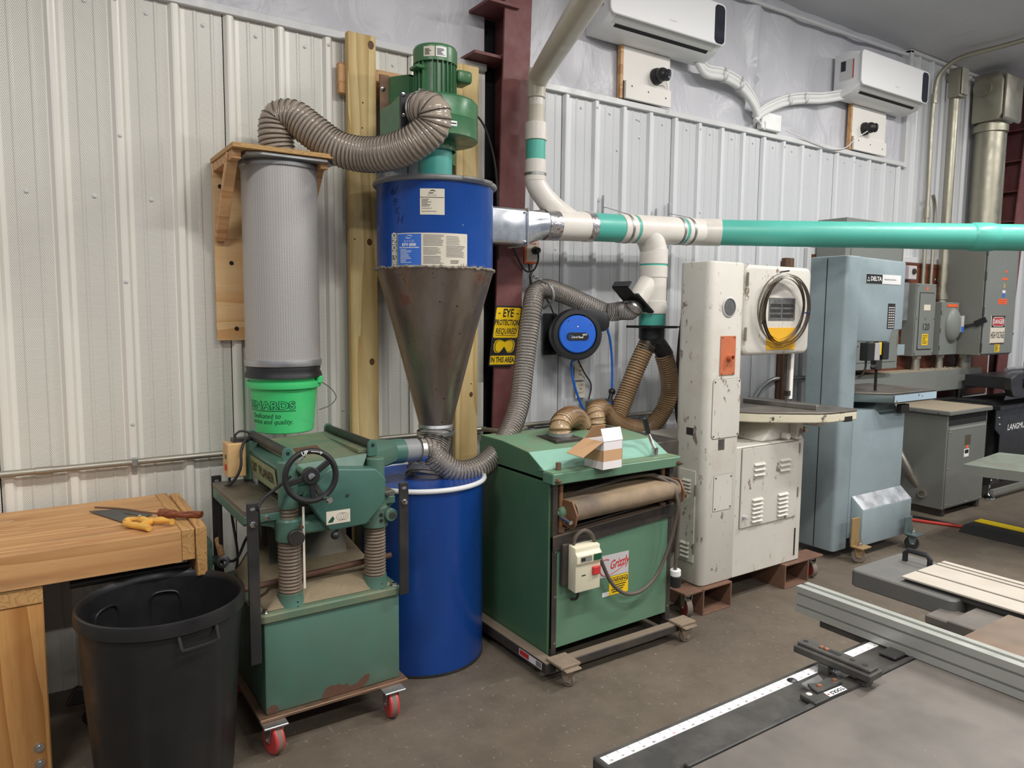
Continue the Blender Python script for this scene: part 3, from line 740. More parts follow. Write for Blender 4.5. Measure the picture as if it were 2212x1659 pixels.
# ------------------------------------------------------------------ collection drum
DR = Vector((1.56, -.49, 0)); DT = thing('steel_drum', 'blue steel collection drum with white clamp ring standing on the floor', 'drum', (DR.x, DR.y, 0))
MB().lathe([(.287, .004), (.29, .012), (.29, .845), (.293, .85), (.0, .846)], DR, n=72, cap=False).build('drum_body', m_blue, DT, smooth=40)
MB().lathe([(.27, 0), (.2915, 0), (.2925, .006), (.2915, .014), (.27, .014)], DR, n=72, cap=False).build('bottom_chime', m_blackpaint, DT)
MB().tube(ring_pts((DR.x, DR.y, .860), .297, n=72), .0115, 10, closed=True).build('clamp_ring', m_ringwhite, DT)
MB().lathe([(0, .850), (.25, .850), (.285, .860), (.283, .866), (.25, .8565), (0, .8565)], DR, n=64).build('lid', m_blue, DT)
hd = [(C0.x, C0.y, 1.05), (1.685, -.375, 1.00), (1.63, -.43, .93), (1.585, -.475, .885), (1.575, -.485, .857)]
HD = hose('flexible_hose', 'short clear ribbed hose joining the cone to the blue drum lid', hd, .086, .0155, m_hose_clear, n=26)
clamp((C0.x, C0.y, 1.045), (0, 0, 1), .091, m_galv, HD, .02); clamp((1.576, -.484, .868), (.1, .06, 1), .091, m_wire, HD, .014)
# ------------------------------------------------------------------ workbench
m_benchx = wood('bench_fir', srgb(212, 166, 112), srgb(178, 126, 78), 'x', 12, .55, stain=srgb(112, 84, 60), samt=.55)
m_benchz = wood('bench_leg_fir', srgb(210, 158, 96), srgb(166, 110, 54), 'z', 10, .5)
m_endgrain = wood('bench_end_grain', srgb(208, 164, 106), srgb(168, 122, 72), 'y', 24, .6)
m_iron = metal('dark_iron', (.10, .095, .09), .55, dirt=(.05, .045, .04), damt=.5)
m_vise = paint('vise_green', srgb(70, 96, 84), .5, dirt=(.03, .03, .03), damt=.8, dscale=12)
WB = thing('workbench', 'thick laminated fir workbench with a woodworking vise, at the wall', 'workbench', (-.3, -.4, 0))
zt, zb = .828, .708; yf, ybk = -.70, -.065; ny = 11
for i in range(ny):
    a = ybk+(yf-ybk)*i/ny; c_ = ybk+(yf-ybk)*(i+1)/ny; x1 = .458
    MB().box((-1.6, a-.0004, zb), (x1, c_+.0004, zt+random.uniform(-.0008, .0008))).build('lamination', m_benchx, WB, bevel=.0015)
MB().prism([(.459, yf+.002), (.505, yf+.002), (.505, ybk), (.459, ybk)], zb+.004, zt+.001).build('end_block', m_endgrain, WB, bevel=.002)
MB().prism([(yf-.012, .648), (yf-.012, .835), (yf+.03, .838), (-.12, .838), (-.12, .66), (yf+.04, .635)], .507, .545, ('y', 'z', 'x')).build('end_jaw', m_endgrain, WB, bevel=.003)
MB().box((-.145, -.685, .0), (.018, -.545, .643)).build('leg', m_benchz, WB, bevel=.004)
MB().box((-.145, -.69, .645), (.018, -.10, .706)).build('leg_cap', m_endgrain, WB, bevel=.002)
MB().box((-.145, -.20, .0), (.018, -.10, .643)).build('leg', m_benchz, WB, bevel=.004)
MB().box((-1.6, -.66, .18), (-.147, -.60, .30)).build('stretcher', m_benchx, WB, bevel=.003)
for z in (.130, .072):
    MB().lathe([(.017, 0), (.016, .003), (.010, .0035), (.010, .008), (.006, .009), (0, .007)], (-.018, -.685, z), (0, -1, 0), 16).build('carriage_bolt', m_steel, WB)
VS = MB().box((.40, -.56, .645), (.455, -.36, .707)).build('vise', m_iron, WB, bevel=.008)
MB().cyl((.10, -.60, .660), (.50, -.60, .660), .014, n=16).build('vise_screw', m_iron, VS)
sp = [(.10+.40*i/200, -.56+.016*math.cos(2*PI*i/7), .680+.013*math.sin(2*PI*i/7)) for i in range(201)]
MB().cyl((.09, -.56, .680), (.50, -.56, .680), .012, n=14).build('vise_guide', m_iron, VS)
MB().tube(sp, .0035, 5).build('vise_thread', m_iron, VS)
MB().box((.546, -.66, .645), (.575, -.36, .76)).build('vise_jaw', m_vise, VS, bevel=.01, seg=2)
MB().cyl((.575, -.52, .645), (.625, -.52, .630), .018, n=16).build('vise_spindle', m_vise, VS)
MB().lathe([(.013, -.02), (.023, -.02), (.024, .02), (.013, .02)], (.638, -.535, .628), (-.35, -1, .2), 20, cap=False).build('handle_eye', m_steel, VS)
MB().cyl((.64, -.50, .635), (.66, -.33, .66), .0135, n=14).build('handle_bar', m_fir, VS)

# things under the bench at the picture edge
CT = thing('parts_case', 'white lidded case with green print under the workbench', 'case', (-.25, -.45, 0))
MB().box((-.42, -.62, 0), (-.15, -.30, .052)).build('tray', m_fir, CT, bevel=.004)
MB().box((-.40, -.60, .0535), (-.152, -.32, .13)).build('case_body', m_white, CT, bevel=.006)
MB().prism([(-.40, .13), (-.152, .13), (-.175, .17), (-.38, .17)], -.58, -.34, ('x', 'z', 'y')).build('case_lid', m_white, CT, bevel=.004)
put_text('Y', (-.172, -.6005, .095), (1, 0, 0), (0, 0, 1), .05, m_dkgreen, CT)
SV = thing('swivel_chair_base', 'dark caster foot standing behind the black trash can', 'caster', (.16, -.36, 0))
SV['label'] = 'dark swivel caster on the floor behind the black trash can'
MB().lathe([(.0, -.018), (.030, -.018), (.034, -.008), (.034, .008), (.030, .018), (0, .018)], (.16, -.36, .034), (.3, 1, 0), 20).build('wheel', m_black, SV)
MB().box((.135, -.39, .055), (.185, -.33, .075)).build('fork', m_blackpaint, SV, bevel=.006)
MB().cyl((.16, -.36, .07), (.16, -.36, .11), .012, n=10).build('stem', m_steel, SV)
MB().prism([(.07, .10), (.26, .085), (.26, .12), (.11, .17)], -.375, -.345, ('x', 'z', 'y')).build('foot_arm', m_blackpaint, SV, bevel=.006)

# ------------------------------------------------------------------ handsaws on the bench
m_sawsteel = metal('saw_steel', (.17, .18, .19), .42, dirt=(.10, .10, .10), damt=.4)
m_yhandle = paint('yellow_handle', srgb(232, 176, 72), .45, var=.12, scale=20, dirt=srgb(206, 160, 104), damt=.5, dscale=12)
m_bhandle = wood('brown_handle', srgb(150, 84, 52), srgb(92, 46, 28), 'x', 20, .45)
zt2 = zt+.0035
S1 = thing('hand_saw', 'short handsaw with a chipped yellow wooden handle on the workbench', 'handsaw', (.27, -.46, zt))
e = [G(192, 1105, zt2), G(240, 1101, zt2+.012), G(295, 1118, zt2+.016), G(272, 1131, zt2)]
b = MB(); b.add([q for q in e]+[q+Vector((0, 0, .0014)) for q in e], [(3,2,1,0),(4,5,6,7),(0,1,5,4),(1,2,6,5),(2,3,7,6),(3,0,4,7)]); b.build('blade', m_sawsteel, S1)
hpx = [(270, 1128), (284, 1122), (300, 1122), (318, 1124), (336, 1124), (352, 1124), (372, 1127)]
P = [G(x, y, zt2+.016) for x, y in hpx]; MB().tube(spline(P, .006), [.011+.003*math.sin(i*.55) for i in range(len(spline(P, .006)))], 10).build('handle', m_yhandle, S1)
P = [G(x, y, zt2+.012) for x, y in [(330, 1125), (316, 1130), (308, 1136), (318, 1139)]]
MB().tube(spline(P, .006), .0135, 10).build('handle_horn', m_yhandle, S1)
P = [G(x, y, zt2+.012) for x, y in [(272, 1131), (285, 1134), (300, 1136), (322, 1141)]]
MB().tube(spline(P, .006), .012, 10).build('handle_grip', m_yhandle, S1)
q = G(302, 1115, zt2+.03); MB().lathe([(.006, 0), (.006, .004), (0, .006)], q, (0, 0, 1), 8).build('handle_nut', m_chrome, S1)
S2 = thing('hand_saw', 'narrow keyhole handsaw with a dark brown wooden handle on the workbench', 'handsaw', (.38, -.40, zt))
P = [G(205, 1096, zt2+.010), G(260, 1099, zt2+.016), G(310, 1106, zt2+.02), G(352, 1111, zt2+.02)]
MB().tube(spline(P, .01), .0042, 6).build('blade', m_rustplate, S2)
P = [G(346, 1108, zt2+.02), G(370, 1110, zt2+.02), G(395, 1112, zt2+.02), G(412, 1111, zt2+.02), G(436, 1111, zt2+.022)]
MB().tube(spline(P, .006), [.017 if i < 12 else .013 for i in range(len(spline(P, .006)))], 10).build('handle', m_bhandle, S2)
S3 = thing('hand_saw', 'dark steel saw blade lying under the two handled saws', 'handsaw', (.25, -.42, zt))
e = [G(232, 1102, zt2-.002), G(262, 1098, zt2-.002), G(330, 1112, zt2-.002), G(312, 1117, zt2-.002)]
b = MB(); b.add([q for q in e]+[q+Vector((0, 0, .0014)) for q in e], [(3,2,1,0),(4,5,6,7),(0,1,5,4),(1,2,6,5),(2,3,7,6),(3,0,4,7)]); b.build('blade', m_sawsteel, S3)

# ------------------------------------------------------------------ trash can
m_can = paint('can_black', (.014, .014, .015), .38, var=.15, bump=.05, dirt=(.035, .033, .03), damt=.4)
TC = Vector((.360, -.893, 0)); rimz = .660; TR = .268
TT = thing('trash_can', 'big round black plastic trash can in front of the workbench', 'trash can', TC)
bm_ = MB(); n = 72; prof = [(.208, .0), (.213, .01), (.246, .48), (.255, .612)]
vs = []
for j, (r, z) in enumerate(prof):
    for i in range(n):
        a = 2*PI*i/n; k = r + (.008 if (i % 12) in (0, 1) and 0 < j < 3 else 0)
        vs.append((TC.x+k*math.cos(a), TC.y+k*math.sin(a), z))
bm_.add(vs, [(j*n+i, j*n+(i+1) % n, (j+1)*n+(i+1) % n, (j+1)*n+i) for j in range(3) for i in range(n)]); bm_.build('can_wall', m_can, TT, smooth=35)
MB().lathe([(.0, .02), (.202, .02), (.237, .48), (.249, .643)], TC, n=64, cap=False).build('can_lining', m_can, TT)
MB().lathe([(.249, .643), (.253, rimz), (.260, rimz+.006), (TR-.002, rimz+.003), (TR, rimz-.008), (TR, rimz-.040), (TR-.006, rimz-.044), (.255, rimz-.042)], TC, n=80, cap=False).build('rim', m_can, TT, smooth=45)
ha = math.atan2(CAM_POS.y-TC.y, CAM_POS.x-TC.x)+D(23)
hp = [(TC.x+(.259+.016*(0 if k in (0, 3) else 1))*math.cos(ha+da), TC.y+(.259+.016*(0 if k in (0, 3) else 1))*math.sin(ha+da), z) for k, (da, z) in enumerate(((-.24, rimz-.045), (-.22, rimz-.085), (.22, rimz-.085), (.24, rimz-.045)))]
pts = [hp[0], hp[1]]+[(TC.x+.279*math.cos(ha-.22+.44*i/8), TC.y+.279*math.sin(ha-.22+.44*i/8), rimz-.087) for i in range(9)]+[hp[2], hp[3]]
MB().tube(pts, .0065, 8).build('handle', m_can, TT)
for da in (2.7, 3.6):
    aa = ha+da; p = Vector((TC.x+.237*math.cos(aa), TC.y+.237*math.sin(aa), .54)); tdir = Vector((-math.sin(aa), math.cos(aa), 0))
    lp = [p-tdir*.05+Vector((0, 0, -.05)), p-tdir*.05+Vector((0, 0, .03)), p-tdir*.035+Vector((0, 0, .05)), p+tdir*.035+Vector((0, 0, .05)), p+tdir*.05+Vector((0, 0, .03)), p+tdir*.05+Vector((0, 0, -.05))]
    MB().tube(spline(lp, .01), .005, 8).build('handle_recess', m_can, TT)

# ------------------------------------------------------------------ casters
m_redwheel = paint('red_wheel', srgb(198, 62, 62), .4, var=.08, dirt=srgb(130, 96, 84), damt=.4, dscale=20)
m_tread = paint('grey_tread', srgb(120, 108, 98), .7, var=.12)
def caster(parent, x, y, ztop, R, wd, ang, wheel, fork, tread=None, pl=(.09, .09), trail=(.0, .0), plate_mat=None):
    """swivel caster touching the floor at (x, y); ang is the wheel axle direction"""
    ax = Vector((math.cos(ang), math.sin(ang), 0)); c_ = Vector((x, y, R)); px_ = c_.x-trail[0]; py_ = c_.y-trail[1]
    cst = MB().box((px_-pl[0]/2, py_-pl[1]/2, ztop-.008), (px_+pl[0]/2, py_+pl[1]/2, ztop)).build('caster', plate_mat or fork, parent, bevel=.002)
    MB().lathe([(R*.25, -wd/2), (R*.9, -wd/2), (R, -wd/2+.005), (R, wd/2-.005), (R*.9, wd/2), (R*.25, wd/2)], c_, ax, 32).build('wheel', wheel, cst, smooth=40)
    if tread: MB().lathe([(R*1.003, -wd*.22), (R*1.003, wd*.22)], c_, ax, 32, cap=False).build('tread', tread, cst)
    MB().cyl(c_-ax*(wd/2+.012), c_+ax*(wd/2+.012), .006, n=8).build('axle', m_steel, cst)
    for s in (-1, 1):
        o = c_+ax*s*(wd/2+.005); b = MB(); side = Vector((-ax.y, ax.x, 0))
        b.add([o-side*.014+Vector((0, 0, -.01))-ax*.002, o+side*.014+Vector((0, 0, -.01))-ax*.002, Vector((px_, py_, ztop-.012))+side*.03+ax*(s*(wd/2+.005)-.002), Vector((px_, py_, ztop-.012))-side*.03+ax*(s*(wd/2+.005)-.002),
               o-side*.014+Vector((0, 0, -.01))+ax*.002, o+side*.014+Vector((0, 0, -.01))+ax*.002, Vector((px_, py_, ztop-.012))+side*.03+ax*(s*(wd/2+.005)+.002), Vector((px_, py_, ztop-.012))-side*.03+ax*(s*(wd/2+.005)+.002)],
              [(3,2,1,0),(4,5,6,7),(0,1,5,4),(1,2,6,5),(2,3,7,6),(3,0,4,7)]); b.build('fork', fork, cst)
    MB().cyl((px_, py_, ztop-.020), (px_, py_, ztop-.008), .028, n=18).build('swivel', fork, cst)
    return cst

# ------------------------------------------------------------------ planer
m_pg = paint('planer_green', srgb(78, 116, 102), .42, var=.10, dirt=srgb(112, 104, 82), damt=.45, dscale=3, bump=.05)
m_pgd = paint('planer_green_dusty', srgb(92, 116, 94), .6, var=.10, dirt=srgb(150, 130, 100), damt=.75, dscale=5)
m_pcab = paint('planer_cabinet', srgb(80, 116, 102), .45, var=.12, scale=4, dirt=srgb(88, 96, 76), damt=.55, dscale=2.5)
m_pgl = paint('planer_bright', srgb(70, 108, 98), .3, var=.05, dirt=srgb(90, 120, 100), damt=.25)
m_bellow = paint('bellows_grey', srgb(112, 98, 84), .6, var=.1, dirt=srgb(150, 132, 108), damt=.4, dscale=9)
m_bed = metal('cast_table', (.26, .24, .20), .5, dirt=srgb(116, 108, 92), damt=.8, dscale=3)
m_dustbrown = paint('wood_dust', srgb(136, 122, 98), .9, var=.2, scale=60)
m_rustbrown = paint('rust_brown', srgb(96, 66, 52), .7, var=.2, scale=30)
PN = thing('thickness_planer', 'green twenty-inch thickness planer on red casters beside the trash can', 'planer', (.965, -.65, 0))
MB().box((.692, -.92, .137), (1.238, -.38, .492)).build('cabinet', m_pcab, PN, bevel=.008, seg=2)
# chipped paint along the cabinet foot
for pts in (((.905, .139), (.915, .168), (.93, .182), (.948, .186), (.96, .180), (.975, .184), (.99, .172), (1.01, .176), (1.02, .160), (1.05, .165), (1.085, .190), (1.105, .190), (1.10, .165), (1.085, .150), (1.06, .139)),
            ((.697, .139), (.698, .165), (.715, .172), (.73, .170), (.74, .150), (.735, .139))):
    MB().prism(pts, -.9206, -.9195, ('x', 'z', 'y')).build('rust_patch', m_rustbrown, PN, smooth=0)
MB().box((.664, -.945, .124), (1.262, -.355, .1365)).build('base_plate', m_rustplate, PN, bevel=.002)
for x, y in ((.712, -.942), (1.185, -.950), (.72, -.42), (1.18, -.42)):
    caster(PN, x, y, .1238, .0580, .040, D(12) if x < 1 else D(-8), m_redwheel, m_galv, m_tread, trail=(0, -.0))
MB().prism(rrect(.672, -.93, 1.248, -.37, .03), .4925, .528).build('base_casting', m_pgd, PN, bevel=.006)
MB().add([(.70, -.905, .528), (1.22, -.905, .528), (1.22, -.40, .528), (.70, -.40, .528), (.76, -.86, .560), (1.19, -.86, .560), (1.19, -.44, .64), (.76, -.44, .64)],
         [(0,3,2,1),(4,5,6,7),(0,1,5,4),(1,2,6,5),(2,3,7,6),(3,0,4,7)]).build('casting_dome', m_dustbrown, PN, bevel=.012, seg=2)
MB().add([(.80, -.62, .60), (1.13, -.62, .60), (1.17, -.46, .76), (.84, -.46, .76), (.80, -.61, .585), (1.13, -.61, .585), (1.17, -.45, .745), (.84, -.45, .745)],
         [(3,2,1,0),(4,5,6,7),(0,1,5,4),(1,2,6,5),(2,3,7,6),(3,0,4,7)]).build('dust_deflector', m_bed, PN)
for x, y in ((.70, -.905), (1.222, -.905)): MB().lathe([(.016, 0), (.016, .003), (.0105, .0035), (.0105, .013), (0, .014)], (x, y, .528), (0, 0, 1), 6).build('casting_bolt', m_steel, PN)
def bellows(x, y, z0, z1, R):
    n_ = int((z1-z0)/.0125); pr = []
    for i in range(n_*4+1): pr.append((R*(1-.06+.06*math.cos(i*PI/2)), z0+(z1-z0)*i/(n_*4)))
    return MB().lathe(pr, (x, y, 0), n=28).build('bellows', m_bellow, PN, smooth=60)
for x, y in ((.811, -.86), (1.158, -.86), (.811, -.42), (1.158, -.42)):
    MB().lathe([(.058, .515), (.052, .535), (.047, .560), (.047, .575)], (x, y, 0), n=28).build('post_boss', m_pg, PN)
    bellows(x, y, .570, .782, .0445)
    MB().cyl((x, y, .50), (x, y, 1.0), .020, n=14).build('lift_post', m_steel, PN)
    bellows(x, y, .850, .905, .036)
for x in (.822, 1.165):
    for z in (.545, .557-.03): MB().cyl((x, -.909 if z > .53 else -.913, z), (x, -.905, z), .0045, n=8).build('grub_hole', m_dark, PN)
# table with its extension wings
MB().box((.77, -.90, .800), (1.205, -.38, .850)).build('table_bed', m_pg, PN, bevel=.01)
for x in (.811, 1.158): MB().lathe([(.052, .782), (.052, .858), (.046, .866), (.03, .866)], (x, -.862, 0), n=24).build('table_boss', m_pg, PN)
MB().box((.790, -.80, .850), (1.185, -.36, .912)).build('table_top', m_bed, PN, bevel=.003)
for x0, x1, nm in ((.645, .789, 'infeed_wing'), (1.186, 1.246, 'outfeed_wing')):
    wn = MB().box((x0, -.865, .893), (x1, -.335, .915)).build(nm, m_bed, PN, bevel=.002)
    MB().box((x0, -.868, .862), (x1, -.845, .893)).build('wing_apron', m_pg, wn, bevel=.003)
    MB().box((x0 if x0 < 1 else x1-.02, -.845, .850), ((x0+.02) if x0 < 1 else x1, -.335, .893)).build('wing_rail', m_pg, wn, bevel=.003)
    MB().add([(x0+.01, -.85, .862), (x1, -.85, .862), (x1, -.36, .862), (x0+.01, -.36, .862), ((x1-.03) if x0 < 1 else x0+.01, -.85, .832), (x1 if x0 < 1 else x0+.03, -.85, .832), (x1 if x0 < 1 else x0+.03, -.36, .832), ((x1-.03) if x0 < 1 else x0+.01, -.36, .832)],
             [(0,1,2,3),(7,6,5,4),(4,5,1,0),(5,6,2,1),(6,7,3,2),(7,4,0,3)]).build('wing_web', m_pg, wn)
for x, z in ((.726, .878), (1.213, .905)): MB().lathe([(.012, 0), (.012, .003), (.009, .0035), (.009, .012), (0, .013)], (x, -.868, z), (0, -1, 0), 6).build('wing_bolt', m_steel, PN)
# flat support bars
for x0, y, z0, z1 in ((.655, -.945, .36, .962), (1.247, -.945, .50, .964), (.668, -.300, .40, .935), (1.255, -.300, .50, .955)):
    sb = MB().box((x0-.020, y-.006, z0), (x0+.020, y+.006, z1)).build('support_bar', m_blackpaint, PN, bevel=.002)
    MB().prism([(x0+(.008)*math.cos(2*PI*i/12)*1.2, z1-.022+.006*math.sin(2*PI*i/12)) for i in range(12)], y-.0068, y+.0068, ('x', 'z', 'y')).build('bar_slot', m_galv, sb)
    if y < -.5: MB().lathe([(.012, 0), (.012, .003), (.0095, .0035), (.0095, .013), (0, .014)], (x0, y-.006, z1-.078), (0, -1, 0), 6).build('bar_bolt', m_chrome, sb)
MB().cyl((.60, -.47, .625), (.70, -.44, .66), .0, .0, n=4) if False else None
MB().cyl((.655, -.80, .595), (1.255, -.80, .620), .012, n=12).build('cross_rod', m_rustbrown, PN)
# head: corner posts, covers, rollers
for x, y, z0, z1 in ((.808, -.862, .905, 1.083), (1.163, -.862, .90, 1.060), (.800, -.372, .925, 1.090), (1.150, -.372, .93, 1.09)):
    MB().lathe([(.036, z0), (.036, z1-.004), (.032, z1), (0, z1)], (x, y, 0), n=24).build('head_post', m_pg, PN, smooth=40)
MB().cyl((.800, -.372, .905), (.800, -.372, .926), .034, n=20).build('post_sleeve', m_rubber, PN)
MB().prism([(.795, .935), (1.18, .935), (1.19, 1.035), (1.12, 1.065), (.835, 1.066), (.782, 1.050)], -.835, -.39, ('x', 'z', 'y')).build('head_body', m_pg, PN, bevel=.004)
MB().add([(.84, -.845, 1.055), (1.135, -.845, 1.068), (1.145, -.36, 1.090), (.82, -.36, 1.075), (.84, -.845, 1.063), (1.135, -.845, 1.077), (1.145, -.36, 1.098), (.82, -.36, 1.083)],
         [(3,2,1,0),(4,5,6,7),(0,1,5,4),(1,2,6,5),(2,3,7,6),(3,0,4,7)]).build('top_cover', m_pgd, PN)
MB().add([(.85, -.846, 1.062), (1.135, -.846, 1.076), (1.105, -.870, 1.030), (.865, -.870, 1.020)], [(0, 1, 2, 3)]).build('cover_skirt', m_pg, PN)
MB().box((1.10, -.835, 1.078), (1.142, -.37, 1.094)).build('cover_lip', m_pgd, PN, bevel=.002)
b = MB(); b.add([(.90, -.70, 1.0745), (1.00, -.70, 1.0790), (1.01, -.60, 1.0835), (.91, -.60, 1.0788)], [(0, 1, 2, 3)]); b.build('warning_decal', m_rustbrown, PN)
for x in (.812, 1.153):
    MB().cyl((x, -.845, 1.110), (x, -.352, 1.107), .0185, n=18).build('return_roller', m_iron, PN)
    for y in (-.853, -.345):
        MB().prism([(x-.020, 1.065), (x+.020, 1.065), (x+.019, 1.118), (x+.010, 1.131), (x-.010, 1.131), (x-.019, 1.118)], y-.007, y+.007, ('x', 'z', 'y')).build('roller_bracket', m_pgl, PN, bevel=.003)
        MB().cyl((x, y-.0078, 1.110), (x, y+.0078, 1.110), .0075, n=12).build('roller_axle', m_dark, PN)
# name plate on the infeed side
m_plate = paint('name_plate', srgb(140, 150, 112), .5, var=.06, dirt=srgb(150, 136, 104), damt=.5)
MB().add([(.790, -.80, .945), (.790, -.43, .945), (.778, -.43, 1.040), (.778, -.80, 1.040)], [(0, 1, 2, 3)]).build('name_plate', m_plate, PN)
m_goldink = paint('plate_ink', srgb(52, 46, 30), .6)
put_text('20"', (.7805, -.495, .995), (0, -1, 0), (-.125, 0, 1), .056, m_goldink, PN, bold=.0010, sx=1.05); put_text('PLANER', (.7805, -.665, .995), (0, -1, 0), (-.125, 0, 1), .056, m_goldink, PN, bold=.0010, sx=1.05)
# belt guard on the near side
oct_ = [(.885, .985), (.945, 1.052), (1.135, 1.030), (1.178, .985), (1.172, .890), (1.092, .812), (.945, .807), (.868, .922)]
MB().prism(oct_, -.935, -.865, ('x', 'z', 'y')).build('belt_guard', m_pgl, PN, bevel=.008, seg=3)
MB().prism([(.862, .93), (.90, .99), (.95, 1.035), (1.15, 1.028), (1.18, .98), (1.175, .90), (.95, .85)], -.866, -.845, ('x', 'z', 'y')).build('gear_case', m_pg, PN, bevel=.003)
MB().box((.930, -.9358, .835), (1.025, -.9352, .886)).build('guard_sticker', m_paper, PN, smooth=0, label='white instruction sticker')
for i, (c_, r) in enumerate((((.985, .860), .014), ((.993, .860), .014), ((1.002, .860), .014))):
    MB().lathe([(r, 0), (r+.0007, 0), (r+.0007, .0003), (r, .0003)], (c_[0], -.9359, c_[1]), (0, -1, 0), 20, cap=False).build('sticker_drawing', m_ink, PN)
MB().prism([(.936, .842), (.955, .842), (.962, .856), (.955, .866), (.940, .850)], -.9364, -.9359, ('x', 'z', 'y')).build('sticker_drawing', m_dkgreen, PN, smooth=0)
MB().lathe([(.0, 0), (.006, 0), (.006, .003), (.003, .003)], (1.015, -.936, .940), (0, -1, 0), 10).build('guard_screw', m_iron, PN)
MB().sphere((.965, -.93, .788), .0165).build('shift_knob', m_black, PN); MB().cyl((.985, -.90, .80), (.965, -.93, .788), .006, n=8).build('shift_lever', m_steel, PN)
# handwheel
WC = Vector((.845, -1.02, 1.052)); wx = Vector((-.10, -1, .06)).normalized(); wa, wb, _ = frame_from(wx)
HW = MB().tube(ring_pts(WC, .0905, wx, 48), .0110, 10, closed=True).build('handwheel', m_black, PN)
for s_ in (35, 195, 275):
    dv = wa*math.cos(D(s_))+wb*math.sin(D(s_)); MB().bar(WC+dv*.018, WC+dv*.088, .022, .012, up=wx).build('spoke', m_black, HW, bevel=.004)
MB().cyl(WC-wx*.02, WC+wx*.012, .031, n=20).build('hub', m_black, HW, bevel=.003)
MB().lathe([(.012, 0), (.012, .006), (.006, .0065), (.006, .003), (0, .003)], WC+wx*.012, wx, 16).build('hub_nut', m_chrome, HW)
MB().cyl(WC-wx*.02, (.845, -.86, 1.05), .012, n=12).build('wheel_shaft', m_steel, HW)
hk = WC+Vector((.040, 0, -.082)); MB().lathe([(.007, 0), (.011, .012), (.009, .04), (.012, .058), (.009, .064), (0, .064)], hk, wx+Vector((.25, 0, -.1)), 16).build('crank_handle', m_chrome, HW)
MB().bar(WC+Vector((.012, 0, -.03)), hk, .020, .010, up=wx).build('crank_arm', m_iron, HW, bevel=.003)
put_text('UP', WC+wx*.0102+Vector((-.022, 0, .0865)), (1, 0, .25), (-.25, 0, 1), .020, m_whiteink, HW, bold=.0006)
ar = WC+wx*.0108
MB().tube([ar+Vector((.0, 0, .0905)), ar+Vector((.022, -.001, .0875)), ar+Vector((.040, -.002, .0815))], .0012, 5).build('arrow_mark', m_whiteink, HW)
MB().tube([ar+Vector((.034, -.002, .088)), ar+Vector((.041, -.002, .0812)), ar+Vector((.033, -.002, .078))], .0012, 5).build('arrow_mark', m_whiteink, HW)
# front knobs, scale, lock handle
MB().cyl((.815, -.925, .805), (.812, -.945, .805), .031, n=24).build('table_lock', m_iron, PN, bevel=.003)
MB().cyl((1.205, -.895, .880-.05), (1.205, -.925, .880-.05), .026, n=20).build('lock_boss', m_pg, PN, bevel=.003)
MB().cyl((1.205, -.925, .83), (1.205, -.930, .83), .012, n=16).build('lock_ring', m_iron, PN)
for z in (.835, .812): MB().cyl((1.163, -.914, z), (1.163, -.918, z), .007, n=12).build('boss_screw', m_dark, PN)
MB().cyl((.835, -.92, .842), (.835, -.94, .842), .007, n=8).build('copper_screw', m_rustbrown, PN)
MB().box((.842, -.925, .60), (.850, -.921, .915)).build('depth_scale', m_paper, PN)
MB().cyl((.835, -.88, 1.072), (.862, -.90, 1.10), .006, n=8).build('lock_lever', m_chrome, PN)
# dust chute
rc = 20; vs = []
for i in range(rc):
    a = 2*PI*i/rc; cx, cz = math.cos(a), math.sin(a); k = min(1/max(abs(cx), abs(cz)), 1.36)
    vs.append((1.185, -.60+cx*k*.19, 1.025+cz*k*.048))
for i in range(rc):
    a = 2*PI*i/rc; vs.append((1.375, -.56+math.cos(a)*.056, 1.012+math.sin(a)*.056))
MB().add(vs, [(i, (i+1) % rc, rc+(i+1) % rc, rc+i) for i in range(rc)]).build('dust_chute', m_pg, PN, smooth=50)
MB().cyl((1.37, -.56, 1.012), (1.425, -.555, 1.010), .0565, n=28).build('chute_spout', m_pgl, PN)
MB().cyl((1.42, -.556, 1.010), (1.50, -.552, 1.008), .0525, n=28).build('spout_pipe', m_ringgrey, PN)
# switch box, cables
MB().box((.690, -.425, .945), (.765, -.335, 1.088)).build('switch_box', paint('beige_plastic', srgb(206, 170, 118), .5, var=.05, dirt=srgb(160, 120, 90), damt=.3, dscale=14), PN, bevel=.004)
MB().box((.688, -.400, 1.022), (.6895, -.385, 1.040)).build('start_button', m_dkgreen, PN)
MB().box((.686, -.405, .974), (.6895, -.382, .998)).build('stop_button', m_red_ink, PN)
MB().box((.72, -.40, 1.088), (.79, -.35, 1.104)).build('switch_bracket', m_blackpaint, PN)
for pts, r in (([(.78, -.40, 1.095), (.765, -.42, 1.10), (.740, -.45, 1.06), (.73, -.47, .99), (.70, -.45, .93), (.665, -.42, .90), (.66, -.40, .80), (.655, -.40, .70), (.665, -.42, .60), (.70, -.46, .60), (.74, -.5, .70), (.70, -.86, .80), (.672, -.955, .945)], .0062),
               ([(.672, -.955, .945), (.70, -.935, .97), (.76, -.93, 1.01), (.80, -.93, 1.04)], .0062),
               ([(.735, -.36, 1.10), (.745, -.36, 1.125), (.78, -.36, 1.128), (.82, -.36, 1.10)], .005),
               ([(.70, -.40, .945), (.70, -.42, .80), (.72, -.42, .60), (.71, -.40, .50)], .0055)):
    MB().tube(spline(pts, .02), r, 8).build('cable', m_rubber, PN)
